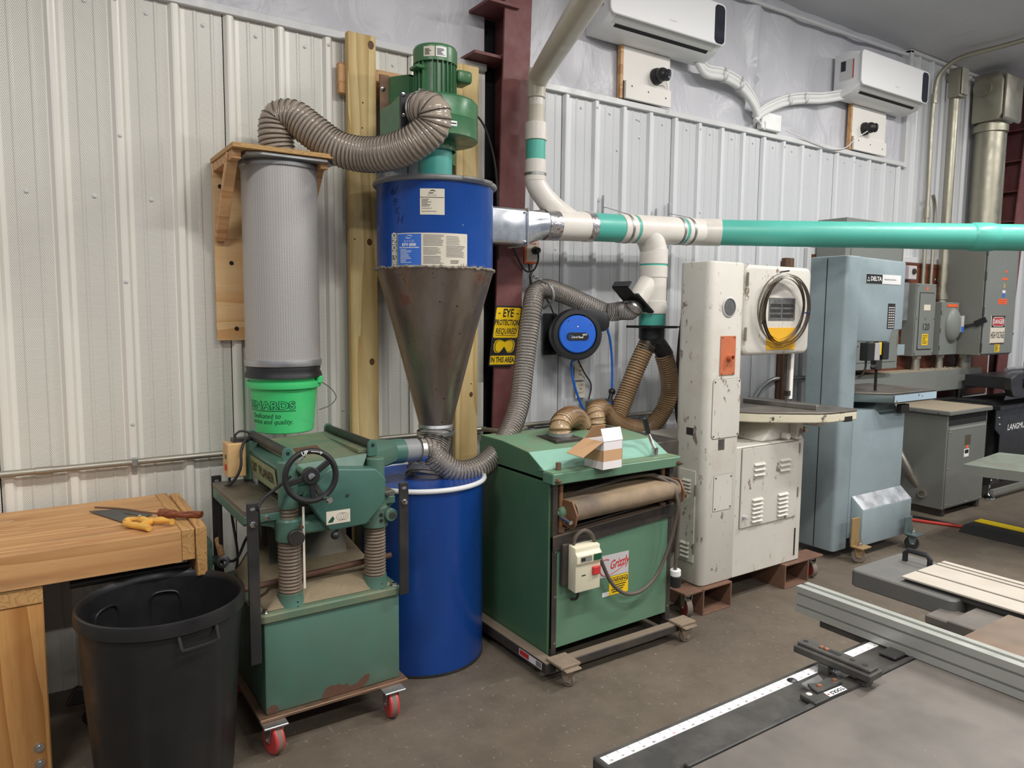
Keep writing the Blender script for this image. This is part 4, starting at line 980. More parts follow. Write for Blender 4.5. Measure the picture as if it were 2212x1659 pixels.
# ------------------------------------------------------------------ PVC dust duct
m_pvc = paint('white_pvc', srgb(226, 221, 213), .32, var=.03, dirt=srgb(176, 160, 140), damt=.28, dscale=6)
m_beige = paint('beige_pvc', srgb(202, 194, 178), .35, var=.04)
m_strap = metal('steel_strap', (.36, .36, .36), .45)
t = NT('foil_tape'); f = t.noise(55, 3, .6); c = t.ramp(f, [(.40, (.62, .62, .64)), (.50, (.80, .80, .82)), (.58, srgb(170, 120, 118)), (.66, (.5, .5, .52))], 'CONSTANT')
t.bump(f, .8, .004); m_foil = t.out(c, .18, .9)
DU = thing('dust_duct', 'white and teal pipe duct running from the cyclone along the wall', 'duct', (3.2, -.335, 1.6))
mx = lambda px: U(px, 490, PX).x
A0 = Vector((2.365, PX, 2.118)); A1 = Vector((U(1500, 500, PX).x, PX, U(1500, 501, PX).z)); AD = (A1-A0).normalized()
ap = lambda px: A0+AD*((mx(px)-A0.x)/AD.x)
def seg(nm, a, c_, r, mat, n=36, bev=0): return MB().cyl(a, c_, r, n=n).build(nm, mat, DU, smooth=40, bevel=bev)
seg('foil_joint', ap(1172)-AD*.0, ap(1199), .0835, m_foil)
seg('wye_body', ap(1196), ap(1264), .0820, m_pvc)
seg('foil_joint', ap(1261), ap(1276), .0840, m_foil)
seg('teal_pipe', ap(1270), ap(1340), .0795, m_teal)
seg('coupling', ap(1335), ap(1362), .0835, m_pvc, bev=.002)
seg('teal_pipe', ap(1358), ap(1376), .0800, m_teal)
seg('tee_body', ap(1368), ap(1466), .0835, m_pvc, bev=.002)
seg('teal_pipe', ap(1460), ap(1476), .0800, m_teal)
seg('coupling', ap(1472), ap(1490), .0840, m_pvc, bev=.002)
for px in (1347, 1458, 1480): seg('pipe_strap', ap(px), ap(px+5), .0855, m_strap)
# 45 degree bend and the long teal run into the room
Q0 = ap(1490); d1 = ray(2212, 513.5); Q1 = CAM_POS+d1*4.45; RD = (Q1-Q0); RD.z *= 1.0
B0 = Q0+AD*.10; RDn = (Q1-B0).normalized()
MB().tube(spline([Q0-AD*.02, Q0+AD*.03, B0+RDn*.0, B0+RDn*.08, B0+RDn*.12], .02), .0835, 36).build('bend', m_pvc, DU, smooth=60)
R1 = B0+RDn*.115; far = CAM_POS+ray(2092, 511.0)*0
k2 = 0.0
for i in range(400):
    P = R1+RDn*(i*.01); v = P-CAM_POS
    if IW/2+FPX*v.dot(RT)/v.dot(FW) > 2094: k2 = i*.01; break
J = R1+RDn*k2
seg('teal_run', R1, J+RDn*.02, .0795, m_teal, 40)
MB().lathe([(.0800, 0), (.0815, .004), (.0865, .012), (.0865, .10), (.0835, .13), (.0795, .145)], J, RDn, 40, cap=False).build('bell_joint', m_teal, DU, smooth=50)
seg('teal_run', J+RDn*.06, J+RDn*2.2, .0795, m_teal, 40)
# wye branch up to the riser
VX = U(1157, 330, -.27).x; VY = -.27; vz = lambda y: U(1157, y, VY).z
w0 = ap(1240); w1 = Vector((VX+.12, VY-.03, vz(452))); w2 = Vector((VX+.03, VY-.01, vz(415))); w3 = Vector((VX, VY, vz(392))); w4 = Vector((VX, VY, vz(372)))
wp = spline([w0, w1, w2, w3, w4], .02); MB().tube(wp, [.074-.0175*min(1, i/(len(wp)*.6)) for i in range(len(wp))], 32).build('wye_branch', m_pvc, DU, smooth=60)
def riser(nm, y0, y1, r, mat): return MB().cyl((VX, VY, vz(y0)), (VX, VY, vz(y1)), r, n=32).build(nm, mat, DU, bevel=.002)
riser('coupling', 392, 346, .0585, m_pvc); riser('pipe_strap', 381, 374, .0600, m_strap)
riser('teal_pipe', 350, 300, .0530, m_teal); riser('reducer', 304, 266, .0600, m_pvc)
riser('beige_pipe', 270, 228, .0460, m_beige); riser('coupling', 233, 206, .0415, m_pvc); riser('beige_pipe', 212, 150, .0500, m_beige)
e0 = Vector((VX, VY, vz(178))); e1 = CAM_POS+ray(1168, 160)*3.88; e2 = CAM_POS+ray(1268, 0)*2.75; ed = (e2-e1).normalized()
MB().tube(spline([e0, e1+(e0-e1)*.25, e1+ed*.05, e1+ed*.14], .02), .0535, 32).build('bend', m_beige, DU, smooth=60)
seg('overhead_pipe', e1+ed*.10, e1+ed*2.6, .0555, m_beige, 36)
# drop with its side branch
DX = U(1412, 560, PX).x; dz = lambda y: U(1412, y, PX).z
tz = ap(1412).z
MB().tube(spline([ap(1398)+Vector((-.03, 0, 0)), Vector((DX-.035, PX, tz-.055)), Vector((DX, PX, tz-.13)), Vector((DX, PX, dz(545)))], .015), .0800, 36).build('tee_sweep', m_pvc, DU, smooth=60)
def drop(nm, y0, y1, r, mat): return MB().cyl((DX, PX, dz(y0)), (DX, PX, dz(y1)), r, n=36).build(nm, mat, DU, bevel=.002)
drop('coupling', 538, 571, .0845, m_pvc); drop('teal_pipe', 569, 577, .0815, m_teal); drop('coupling', 575, 600, .0845, m_pvc)
drop('wye_body', 597, 655, .0810, m_pvc); drop('coupling', 650, 678, .0845, m_pvc); drop('teal_pipe', 676, 703, .0795, m_teal)
g0 = Vector((DX, PX, dz(648))); gd = Vector((-.72, -.04, .0)).normalized(); bd = Vector((-.74, -.05, -.55)).normalized()
wb = U(1376, 652, PX); wt = Vector((DX-.01, PX, dz(600)))
MB().cyl(wt, wb, .0640, n=32).build('side_branch', m_pvc, DU)
bd = (wb-wt).normalized()
# wall hangers of the duct
for px, py, tx in ((1302, 440, 1347), (1444, 455, 1482)):
    w_ = U(px, py, -.024); b = MB(); b.bar(w_+Vector((0, -.006, .05)), w_+Vector((0, -.006, -.19)), .022, .010, up=(1, 0, 0)); b.build('hanger_rail', m_galv, DU)
    q = ap(tx)+Vector((0, -.02, .083)); MB().bar(w_+Vector((0, -.012, -.02)), q, .016, .002).build('hanger_strap', m_strap, DU)
w_ = U(1416, 468, -.024); MB().bar(w_+Vector((0, -.008, .05)), w_+Vector((0, -.008, -.03)), .02, .012, up=(1, 0, 0)).build('hanger_rail', m_galv, DU)

# ------------------------------------------------------------------ blast gates
def gate(name, label, c_, ax, w1, w2):
    t = thing(name, label, 'blast gate', c_); a, b2, d = frame_from(ax)
    def plate(o, hw, hh, th, nm, mat):
        b = MB(); vs = []
        for s in (-1, 1):
            for u, v in ((-1,-1),(1,-1),(1,1),(-1,1)): vs.append(o+a*u*hw+b2*v*hh+d*s*th/2)
        b.add(vs, [(3,2,1,0),(4,5,6,7),(0,1,5,4),(1,2,6,5),(2,3,7,6),(3,0,4,7)]); return b.build(nm, mat, t, bevel=.002)
    plate(c_, w1, w2, .014, 'gate_body', m_black)
    return t, a, b2, d, plate
gp = wb+bd*.012
GT, a, b2, d, plate = gate('blast_gate', 'black slide blast gate on the slanted branch of the white drop pipe', gp, bd, .085, .085)
plate(gp+b2*.115+d*.01, .07, .045, .006, 'slide_handle', m_black)
plate(gp+b2*.16-d*.012, .07, .006, .04, 'handle_lip', m_black)
MB().cyl(gp, gp+bd*.045, .054, n=28).build('hose_collar', m_black, GT)
g2 = Vector((DX, PX, dz(706)))
GT2, a, b2, d, plate2 = gate('blast_gate', 'black horizontal blast gate below the teal end of the drop pipe', g2, (0, 0, -1), .11, .11)
MB().box((g2.x+.10, g2.y-.07, g2.z-.004), (g2.x+.20, g2.y+.07, g2.z+.004)).build('slide_plate', m_black, GT2)
YS = thing('hose_splitter', 'black Y fitting splitting the drop pipe into two brown hoses', 'hose fitting', (g2.x, g2.y, g2.z-.2))
MB().cyl((g2.x, g2.y, g2.z-.07), (g2.x, g2.y, g2.z-.008), .078, n=32).build('inlet', m_black, YS)
MB().cyl((g2.x, g2.y, g2.z-.10), (g2.x, g2.y, g2.z-.06), .066, .078, n=32).build('neck', m_black, YS)
yl = U(1397, 748, PX); yr = U(1433, 760, PX)
for q in (yl, yr): MB().tube(spline([(g2.x, g2.y, g2.z-.06), (g2.x*.5+q.x*.5, q.y, (g2.z-.07)*.5+q.z*.5+.01), q, q+(q-Vector((g2.x, g2.y, g2.z-.02))).normalized()*.03], .01), .052, 24).build('outlet', m_black, YS, smooth=60)

# ------------------------------------------------------------------ hoses
pts = [(1.497, -.552, 1.008)]+[U(*q) for q in ((925, 972, -.55), (945, 992, -.555), (985, 1019, -.575), (1030, 1013, -.57), (1075, 974, -.50), (1104, 925, -.42), (1122, 870, -.35), (1131, 800, -.29), (1141, 722, -.25), (1150, 665, -.22), (1157, 634, -.165), (1178, 624, -.13), (1215, 634, -.105), (1262, 655, -.105), (1310, 674, -.15), (1345, 671, -.25))]+[gp+bd*.05, gp+bd*.02]
H1 = hose('flexible_hose', 'long clear ribbed hose looping from the planer up to the slanted blast gate', pts, .0535, .0170, m_hose_clear, n=24)
clamp(Vector(pts[0])+Vector((.02, 0, -.005)), (1, 0, -.1), .057, m_steel, H1, .022); clamp(gp+bd*.04, bd, .057, m_steel, H1)
q = U(1172, 640, -.195); MB().tube(spline([q+Vector((-.02, .0, .09)), q+Vector((.01, -.07, .05)), q+Vector((.02, -.075, -.02)), q+Vector((.0, -.01, -.07))], .01), .0075, 6).build('hanger_strap', m_strap, H1)
for k in range(7):
    c_ = U(1146+k*3.4, 592+k*2.2, -.10); MB().tube(ring_pts(c_, .010, (1, .3, .5) if k % 2 else (.2, 1, -.4), 12), .0018, 5, closed=True).build('chain_link', m_steel, H1)
SX0, SX1, SYF, SYB = 1.93, 2.712, -1.02, -.42        # sander body
pa = G(1210, 952, 1.005); pb = G(1286, 930, 1.005)
pts = [Vector((pa.x, pa.y, 1.02)), Vector((pa.x, pa.y, 1.08)), U(1222, 905, pa.y+.04), U(1243, 902, pa.y+.14), U(1266, 925, pa.y+.20), U(1300, 935, -.36), U(1330, 905, -.30), U(1350, 858, -.29), U(1372, 802, -.31), U(1389, 763, -.325), yl+Vector((.005, 0, .01))]
H2 = hose('flexible_hose', 'brown ribbed hose from the left sander port to the black splitter', pts, .0525, .0165, m_hose_brown, amp=.055, n=22, wire=m_wire_brown, wr=.0026)
clamp(pts[0]+Vector((0, 0, .02)), (0, 0, 1), .057, m_galv, H2, .02)
pts = [Vector((pb.x, pb.y, 1.02)), Vector((pb.x, pb.y, 1.07)), U(1285, 894, pb.y+.02), U(1298, 884, pb.y+.10), U(1318, 905, pb.y+.16), U(1352, 922, -.28), U(1398, 925, -.24), U(1430, 893, -.26), U(1446, 845, -.29), U(1443, 800, -.32), yr+Vector((0, 0, -.01))]
H3 = hose('flexible_hose', 'brown ribbed hose from the right sander port to the black splitter', pts, .0525, .0165, m_hose_brown, amp=.055, n=22, wire=m_wire_brown, wr=.0026)

# ------------------------------------------------------------------ eye protection sign on the column
m_signY = paint('sign_yellow', srgb(246, 204, 20), .4, var=.03); m_signK = paint('sign_black', (.02, .02, .022), .4)
sg = U(1071, 660, -.122); sr = D(4.2)
SG = thing('safety_sign', 'yellow and black eye protection sign fixed to the red column', 'sign', (sg.x+.127, -.12, 1.34))
sx = Vector((math.cos(sr), 0, -math.sin(sr)*.2)).normalized(); sy = Vector((math.sin(sr)*1.6, -.0437, 1)).normalized(); sn = sx.cross(sy)
SP = lambda u, v, h=0: sg+sx*(u*.70)+sy*((v-.356)*.96)+sn*h
def splate(u0, v0, u1, v1, h, mat, nm, r=.01):
    poly = rrect(u0, v0, u1, v1, r); b = MB(); n = len(poly)
    b.add([SP(u, v, h-.001) for u, v in poly]+[SP(u, v, h) for u, v in poly], [tuple(range(n-1, -1, -1)), tuple(range(n, 2*n))]+[(i, (i+1) % n, n+(i+1) % n, n+i) for i in range(n)])
    return b.build(nm, mat, SG, smooth=0)
splate(0, 0, .254, .356, .002, m_signK, 'sign_board', .014)
splate(.010, .168, .244, .346, .0028, m_signY, 'yellow_field'); splate(.010, .010, .244, .062, .0028, m_signY, 'yellow_field', .004)
for tx, v, s, k in (('EYE', .312, .066, dict(bold=.0016)), ('PROTECTION', .257, .046, dict(bold=.0012, sx=.84)), ('REQUIRED', .206, .046, dict(bold=.0006, shear=.12, sx=.95))):
    put_text(tx, SP(.127, v, .0034), sx, sy, s*.96, m_signK, SG, **dict(k, sx=k.get('sx', 1)*.72))
put_text('IN THIS AREA', SP(.127, .036, .0034), sx, sy, .042, m_signK, SG, bold=.0012, sx=.62)
for u in (.03, .205): splate(u, .309, u+.022, .315, .0034, m_signK, 'dash', .002)
splate(.03, .181, .222, .1835, .0034, m_signK, 'underline', .001)
def gog(k, h, mat, nm):
    base = [(.028, .128), (.040, .150), (.075, .156), (.110, .150), (.127, .144), (.144, .150), (.179, .156), (.214, .150), (.226, .128), (.222, .098), (.205, .082), (.165, .080), (.146, .098), (.127, .116), (.108, .098), (.089, .080), (.049, .082), (.032, .098)]
    cx, cy = .127, .118; n = len(base); pl = [(cx+(u-cx)*k, cy+(v-cy)*k) for u, v in base]
    b = MB(); b.add([SP(u, v, h-.0004) for u, v in pl]+[SP(u, v, h) for u, v in pl], [tuple(range(n-1, -1, -1)), tuple(range(n, 2*n))]+[(i, (i+1) % n, n+(i+1) % n, n+i) for i in range(n)]); b.build(nm, mat, SG, smooth=0)
gog(1.02, .0030, m_signY, 'goggle_symbol'); gog(.93, .0034, m_signK, 'goggle_symbol'); gog(.86, .0038, m_signY, 'goggle_symbol')

# ------------------------------------------------------------------ cord reel
m_reelblue = paint('reel_blue', srgb(38, 104, 214), .35, var=.05); m_cordblue = paint('cord_blue', srgb(40, 112, 216), .4)
RC = U(1243, 722, -.215); RN = Vector((-.42, -.905, .03)).normalized(); ra, rb, _ = frame_from(RN)
CR = thing('cord_reel', 'retractable extension cord reel with a blue disc and black case', 'cord reel', RC-Vector((0, 0, .16)))
MB().lathe([(0, -.075), (.135, -.075), (.148, -.06), (.152, -.02), (.152, .03), (.142, .05), (.118, .052), (.112, .040), (0, .040)], RC, RN, 48).build('case', m_black, CR, smooth=35)
MB().lathe([(0, .040), (.106, .040), (.110, .048), (.104, .054), (0, .058)], RC, RN, 48).build('disc', m_reelblue, CR, smooth=40)
po = [(.0, .153), (.09, .150), (.178, .128), (.198, .10), (.192, .04), (.17, .02), (.12, .01)]
b = MB(); n = len(po)
b.add([RC-rh*0+(-ra if ra.x < 0 else ra)*u+Vector((0, 0, 1))*v+RN*h for h in (-.06, .045) for u, v in po for rh in (Vector((0, 0, 0)),)], [tuple(range(n-1, -1, -1)), tuple(range(n, 2*n))]+[(i, (i+1) % n, n+(i+1) % n, n+i) for i in range(n)])
b.build('cord_mouth', m_black, CR, bevel=.01, seg=2)
rx = ra if ra.x > 0 else -ra
lb = RC+RN*.0585; poly = rrect(-.065, -.016, .065, .030, .022, 6); n = len(poly)
b = MB(); b.add([lb+rx*u+Vector((0, 0, 1))*(v-.02)+RN*h for h in (-.004, .0015) for u, v in poly], [tuple(range(n-1, -1, -1)), tuple(range(n, 2*n))]+[(i, (i+1) % n, n+(i+1) % n, n+i) for i in range(n)]); b.build('label_plate', m_signK, CR)
put_text('Cord Reel', lb+rx*(-.004)+Vector((0, 0, -.017))+RN*.002, rx, (0, 0, 1), .017, m_whiteink, CR, shear=.2, bold=.0004)
put_text('40FT', lb+rx*.042+Vector((0, 0, -.003))+RN*.002, rx, (0, 0, 1), .014, m_whiteink, CR, bold=.0004)
MB().lathe([(.007, 0), (.0095, 0), (.0095, .001), (.007, .001)], lb+rx*(-.045)+Vector((0, 0, -.013))+RN*.002, RN, 16, cap=False).build('label_ring', m_reelblue, CR)
MB().lathe([(.003, 0), (0, .002)], RC+RN*.056+Vector((0, 0, .045)), RN, 8).build('pilot_lamp', emis('pilot_red', (1, .25, .2), 3.0), CR)
for a_ in (35, 125, 215, 305): MB().lathe([(.004, 0), (.003, .003), (0, .003)], RC+RN*.052+(rx*math.cos(D(a_))+Vector((0, 0, math.sin(D(a_)))))*.094, RN, 8).build('disc_screw', m_iron, CR)
br_ = U(1190, 722, -.03)
MB().box((br_.x-.06, -.034, br_.z-.125), (br_.x+.045, -.024, br_.z+.125)).build('wall_bracket', m_black, CR, bevel=.004)
MB().box((br_.x+.0, -.15, br_.z-.115), (br_.x+.010, -.034, br_.z+.115)).build('bracket_arm', m_black, CR, bevel=.003)
MB().cyl((br_.x+.025, -.10, br_.z-.13), (br_.x+.025, -.10, br_.z+.13), .012, n=12).build('hinge_pin', m_black, CR)
MB().bar((br_.x+.02, -.10, br_.z), RC-RN*.05, .06, .14, up=(0, 0, 1)).build('swivel_arm', m_black, CR)
cp = [U(1308, 700, -.20), U(1317, 730, -.20), U(1322, 780, -.19), U(1322, 838, -.19)]
MB().tube(spline(cp, .02), .0075, 10).build('outgoing_cord', m_cordblue, CR, label='blue cord')
ball = U(1322, 846, -.19); MB().sphere(ball, .022).build('stop_ball', m_black, CR)
ob = U(1316, 880, -.20); MB().cyl(ball, ob+Vector((0, 0, .04)), .013, n=12).build('cord_boot', m_black, CR)
on = Vector((-.62, -.78, 0)).normalized(); oa = Vector((.78, -.62, 0)); b = MB()
b.add([ob+oa*u+Vector((0, 0, v))+on*h for h in (-.02, .02) for u, v in ((-.026, -.052), (.026, -.052), (.026, .052), (-.026, .052))], [(3,2,1,0),(4,5,6,7),(0,1,5,4),(1,2,6,5),(2,3,7,6),(3,0,4,7)])
OB = b.build('outlet_block', m_black, CR, bevel=.006, seg=2)
for v in (-.024, .022):
    MB().lathe([(.0, 0), (.016, 0), (.016, .004), (0, .004)], ob+on*.02+Vector((0, 0, v)), on, 16).build('socket', m_reelblue, OB)
    for u in (-.006, .006):
        MB().bar(ob+on*.0245+oa*u+Vector((0, 0, v-.004)), ob+on*.0245+oa*u+Vector((0, 0, v+.005)), .0022, .001, up=on).build('slot', m_dark, OB)
cp = [RC+RN*.03+Vector((0, 0, -.145)), U(1234, 785, -.16), U(1237, 815, -.15), U(1248, 855, -.14), U(1262, 888, -.13), U(1275, 905, -.10)]
MB().tube(spline(cp, .02), .0075, 10).build('supply_cord', m_cordblue, CR, label='blue cord')
cp = [U(1247, 775, -.10), U(1262, 805, -.05), U(1277, 832, -.04), U(1272, 862, -.04), U(1268, 880, -.05)]
MB().tube(spline(cp, .02), .0045, 8).build('black_cord', m_rubber, CR)
cp = [U(1178, 640, -.06), U(1190, 664, -.05), U(1197, 680, -.05)]
MB().tube(spline(cp, .02), .0045, 8).build('black_cord', m_rubber, CR)

# ------------------------------------------------------------------ orange switch box, notes, outlet box
m_ora = paint('orange_plastic', srgb(226, 104, 52), .4, var=.05)
ob0 = U(1138, 515, -.10); ob1 = U(1167, 572, -.10); sbx = thing('remote_switch_box', 'orange switch box with a black plug on the wall by the column', 'switch box', (ob0.x+.05, -.06, ob1.z))
xL = 2.425; zT = U(1155, 520, -.07).z; zB = U(1155, 570, -.07).z
MB().box((xL, -.075, zB), (xL+.105, -.0235, zT)).build('box_body', m_ora, sbx, bevel=.008, seg=2)
MB().box((xL+.014, -.0785, zB+.012), (xL+.095, -.075, zT-.006)).build('face_plate', m_paper, sbx, bevel=.002)
put_text('Grizzly', (xL+.054, -.0790, zT-.018), (1, 0, 0), (0, 0, 1), .020, m_red_ink, sbx, shear=.2, bold=.0004)
pz = zT-.058; MB().lathe([(0, 0), (.022, 0), (.024, .012), (.016, .040), (0, .042)], (xL+.07, -.0787, pz), (.0, -1, 0), 18).build('plug', m_black, sbx)
cp = [(xL+.07, -.115, pz-.01), (xL+.066, -.12, pz-.06), (xL+.03, -.12, zB-.045), (xL-.03, -.13, zB-.045), (xL-.10, -.15, zB+.03), (xL-.16, -.16, zB+.12), (xL-.18, -.16, zB+.18)]
MB().tube(spline(cp, .02), .0055, 8).build('plug_cord', m_rubber, sbx)
MB().tube(spline([(xL+.05, -.05, zB), (xL+.06, -.045, zB-.06), (xL+.075, -.045, zB-.14), (xL+.10, -.04, zB-.25)], .02), .005, 8).build('lead_cord', m_rubber, sbx)
for (px, py, w_, h_, l, tx) in ((1253, 803, .085, .105, 'small handwritten paper note on the wall under the cord reel', ('100', '20a', '3wt')), (1254, 842, .075, .100, 'lower handwritten paper note behind the blue cord', ('1 220v', '20a', 'Panel C'))):
    q = U(px, py, -.027); nt = thing('paper_note', l, 'note', (q.x, q.y, q.z-h_/2))
    MB().box((q.x-w_/2, -.0262, q.z-h_/2), (q.x+w_/2, -.0242, q.z+h_/2)).build('sheet', m_paper, nt, smooth=0)
    for i, s in enumerate(tx): put_text(s, (q.x, -.0266, q.z+h_*.30-i*.024), (1, 0, 0), (0, 0, 1), .020, m_ink, nt, shear=.25, sx=.8)
q = U(1285, 877, -.05); oB = thing('outlet_box', 'galvanised outlet box on the wall behind the brown hoses', 'outlet box', (q.x, -.04, q.z-.06))
MB().box((q.x-.10, -.075, q.z-.055), (q.x+.10, -.0235, q.z+.045)).build('box_body', m_galv, oB, bevel=.004)
MB().box((q.x-.085, -.0785, q.z-.045), (q.x-.005, -.075, q.z+.035)).build('cover_plate', m_steel, oB, bevel=.002)
MB().box((q.x+.005, -.0785, q.z-.045), (q.x+.085, -.075, q.z+.035)).build('cover_plate', m_white, oB, bevel=.002)

# ------------------------------------------------------------------ conduit along the wall
CO = thing('wall_conduit', 'grey steel conduit running low along the whole back wall', 'conduit', (1, -.05, .96))
zz = U(290, 998, -.045).z
for a_, c_ in ((XL, .05), (.05, 2.19), (2.41, 3.2), (3.2, 5.0)): MB().cyl((a_, -.045, zz), (c_, -.045, zz), .0138, n=14).build('conduit_pipe', m_conduit, CO)
for x in (.05, 3.2): MB().cyl((x-.03, -.045, zz), (x+.03, -.045, zz), .0165, n=14).build('coupling', m_conduit, CO)
for k in (2, 9): 
    x = PX0L+k*PITCHX; b = MB().box((x-.012, -.0615, zz-.018), (x+.012, -.0235, zz+.0165)).build('conduit_strap', m_galv, CO, bevel=.004)
    MB().box((x-.012, -.030, zz-.055), (x+.012, -.0235, zz-.015)).build('strap_tab', m_galv, CO)
    MB().lathe([(.007, 0), (.006, .004), (0, .005)], (x, -.030, zz-.04), (0, -1, 0), 8).build('strap_screw', m_screw, CO)
MB().tube(spline([(2.16, -.045, zz), (2.19, -.10, zz), (2.22, -.17, zz), (2.38, -.17, zz), (2.41, -.10, zz), (2.44, -.045, zz)], .02), .0138, 12).build('conduit_offset', m_conduit, CO)

# ------------------------------------------------------------------ mini-split units, boards, cameras, line sets
m_ac = NT('ac_white').out(srgb(234, 234, 235), .38); m_acg = paint('ac_grille', srgb(206, 206, 204), .4, var=.03); m_acglass = paint('ac_display', srgb(38, 42, 52), .12)
def ac_unit(x0, z0, label, sticker_left):
    t = thing('air_conditioner', label, 'air conditioner', (x0+.485, 0, z0)); x1 = x0+.975; d = -.012
    prof = [(d, z0), (d, z0+.325), (-.13, z0+.335), (-.205, z0+.318), (-.232, z0+.29), (-.240, z0+.10), (-.232, z0+.065), (-.17, z0+.022), (-.09, z0+.0)]
    MB().prism(prof, x0+.01, x1-.01, ('y', 'z', 'x')).build('body', m_ac, t, bevel=.006, seg=2)
    MB().prism(rrect(x0, z0+.062, x1, z0+.318, .035, 5), -.252, -.238, ('x', 'z', 'y')).build('front_panel', m_ac, t, bevel=.004)
    MB().prism(rrect(x1-.105, z0+.068, x1-.012, z0+.305, .03, 5), -.2535, -.250, ('x', 'z', 'y')).build('display_panel', m_acglass, t)
    def lp(x, s, off):   # point on the slanted underside
        y = -.232+(.062)*s; z = z0+.065-.043*s; return (x, y-off*.57, z-off*.82)
    fl = MB(); fl.add([lp(x0+.06, .05, .002), lp(x1-.06, .05, .002), lp(x1-.06, .62, .002), lp(x0+.06, .62, .002), lp(x0+.06, .05, -.006), lp(x1-.06, .05, -.006), lp(x1-.06, .62, -.006), lp(x0+.06, .62, -.006)],
                      [(3,2,1,0),(4,5,6,7),(0,1,5,4),(1,2,6,5),(2,3,7,6),(3,0,4,7)]); fl.build('louver', m_acg, t)
    MB().add([lp(x0+.09, .68, .001), lp(x1-.09, .68, .001), lp(x1-.09, .98, .001), lp(x0+.09, .98, .001)], [(0, 1, 2, 3)]).build('air_slot', m_dark, t)
    st = MB(); st.add([(x0+.34, -.115, z0+.0065), (x0+.60, -.115, z0+.0065), (x0+.60, -.085, z0-.0008), (x0+.34, -.085, z0-.0008)], [(0, 1, 2, 3)]); st.build('rating_label', m_whiteink, t)
    MB().box((x0+.0085, -.18, z0+.12), (x0+.0095, -.06, z0+.27)).build('energy_label', m_acg, t, smooth=0)
    MB().box((x0+.0075, -.11, z0+.19), (x0+.0085, -.07, z0+.265)).build('label_picture', m_acglass, t, smooth=0)
    MB().box((x0+.0075, -.178, z0+.125), (x0+.0085, -.170, z0+.265)).build('label_stripe', m_red_ink, t, smooth=0)
    MB().box((x0+.47, -.2526, z0+.116), (x0+.53, -.2518, z0+.123)).build('logo_strip', m_acg, t, smooth=0)
    return t
ac_unit(2.885, 3.300, 'white wall air conditioner beside the beige overhead pipe', True)
ac_unit(5.400, 3.340, 'white wall air conditioner near the tall grey conduits', True)
m_board = paint('painted_board', srgb(232, 228, 222), .55, var=.03)
def backer(x0, x1, z0, z1, zs, label):
    t = thing('mounting_board', label, 'board', ((x0+x1)/2, -.01, z0))
    MB().box((x0, -.035, zs), (x1, -.006, z1)).build('upper_panel', m_board, t, bevel=.002)
    MB().box((x0+.01, -.052, z0), (x1, -.031, zs-.001)).build('lower_panel', m_board, t, bevel=.002)
    MB().box((x0-.022, -.035, z0), (x0-.001, -.006, z1)).build('edge_strip', m_fir, t)
    for i, u in enumerate((.15, .5, .88)): MB().lathe([(.006, 0), (.005, .002), (0, .002)], (x0+(x1-x0)*u, -.052, z0+(zs-z0)*(.72-.12*i)), (0, -1, 0), 8).build('board_screw', m_iron, t)
backer(3.185, 3.59, ZR+.030, 3.298, 3.09, 'white painted board under the air conditioner by the beige pipe')
backer(5.655, 6.14, ZR+.030, 3.338, 3.09, 'white painted board under the air conditioner near the tall conduits')
def camera_dome(px, py, label, turn):
    c_ = U(px, py, -.07); t = thing('security_camera', label, 'camera', (c_.x, -.05, c_.z-.05)); c0 = Vector((c_.x, -.036, c_.z))
    MB().lathe([(0, 0), (.052, 0), (.050, .022), (.040, .036), (0, .036)], c0, (0, -1, 0), 28).build('mount_base', m_black, t, smooth=40)
    MB().sphere(c0+Vector((0, -.055, 0)), .043, 20, 14).build('eyeball', m_black, t)
    dv = Vector(turn).normalized(); f0 = c0+Vector((0, -.055, 0)); MB().lathe([(.0, .030), (.033, .030), (.037, .038), (.034, .048), (0, .050)], f0, dv, 20).build('lens_ring', m_black, t)
    MB().lathe([(0, .0505), (.026, .0505), (0, .052)], f0, dv, 18).build('lens_glass', m_acglass, t)
    for s in (-.012, 0, .012): MB().lathe([(.004, .0508), (0, .0525)], f0+Vector((dv.y*s, -dv.x*s, -.012)), dv, 8).build('infrared_lamp', m_acg, t)
    return t, c0
cam1, c1_ = camera_dome(1425, 163, 'black dome camera under the air conditioner by the beige pipe', (.45, -1, -.25))
cam2, c2_ = camera_dome(1875, 277, 'black dome camera under the air conditioner near the tall conduits', (.95, -.6, .0))
m_cable = paint('white_cable', srgb(226, 226, 224), .45, var=.03)
CW = thing('camera_cable', 'thin white cable hanging from the camera by the beige pipe', 'cable', (c1_.x, -.05, ZR+.03))
MB().tube(spline([c1_+Vector((.02, -.06, -.03)), U(1441, 185, -.05), U(1443, 205, -.045), U(1446, 243, -.045)], .02), .003, 6).build('cable', m_cable, CW)
CW = thing('camera_cable', 'thin white cable running along the trim to the camera near the tall conduits', 'cable', (c2_.x-.3, -.05, ZR+.03))
MB().tube(spline([c2_+Vector((-.03, -.05, -.03)), U(1848, 300, -.05), U(1828, 318, -.045), U(1800, 322, -.045), U(1760, 308, -.045), U(1700, 283, -.05)], .02), .004, 6).build('cable', m_cable, CW)
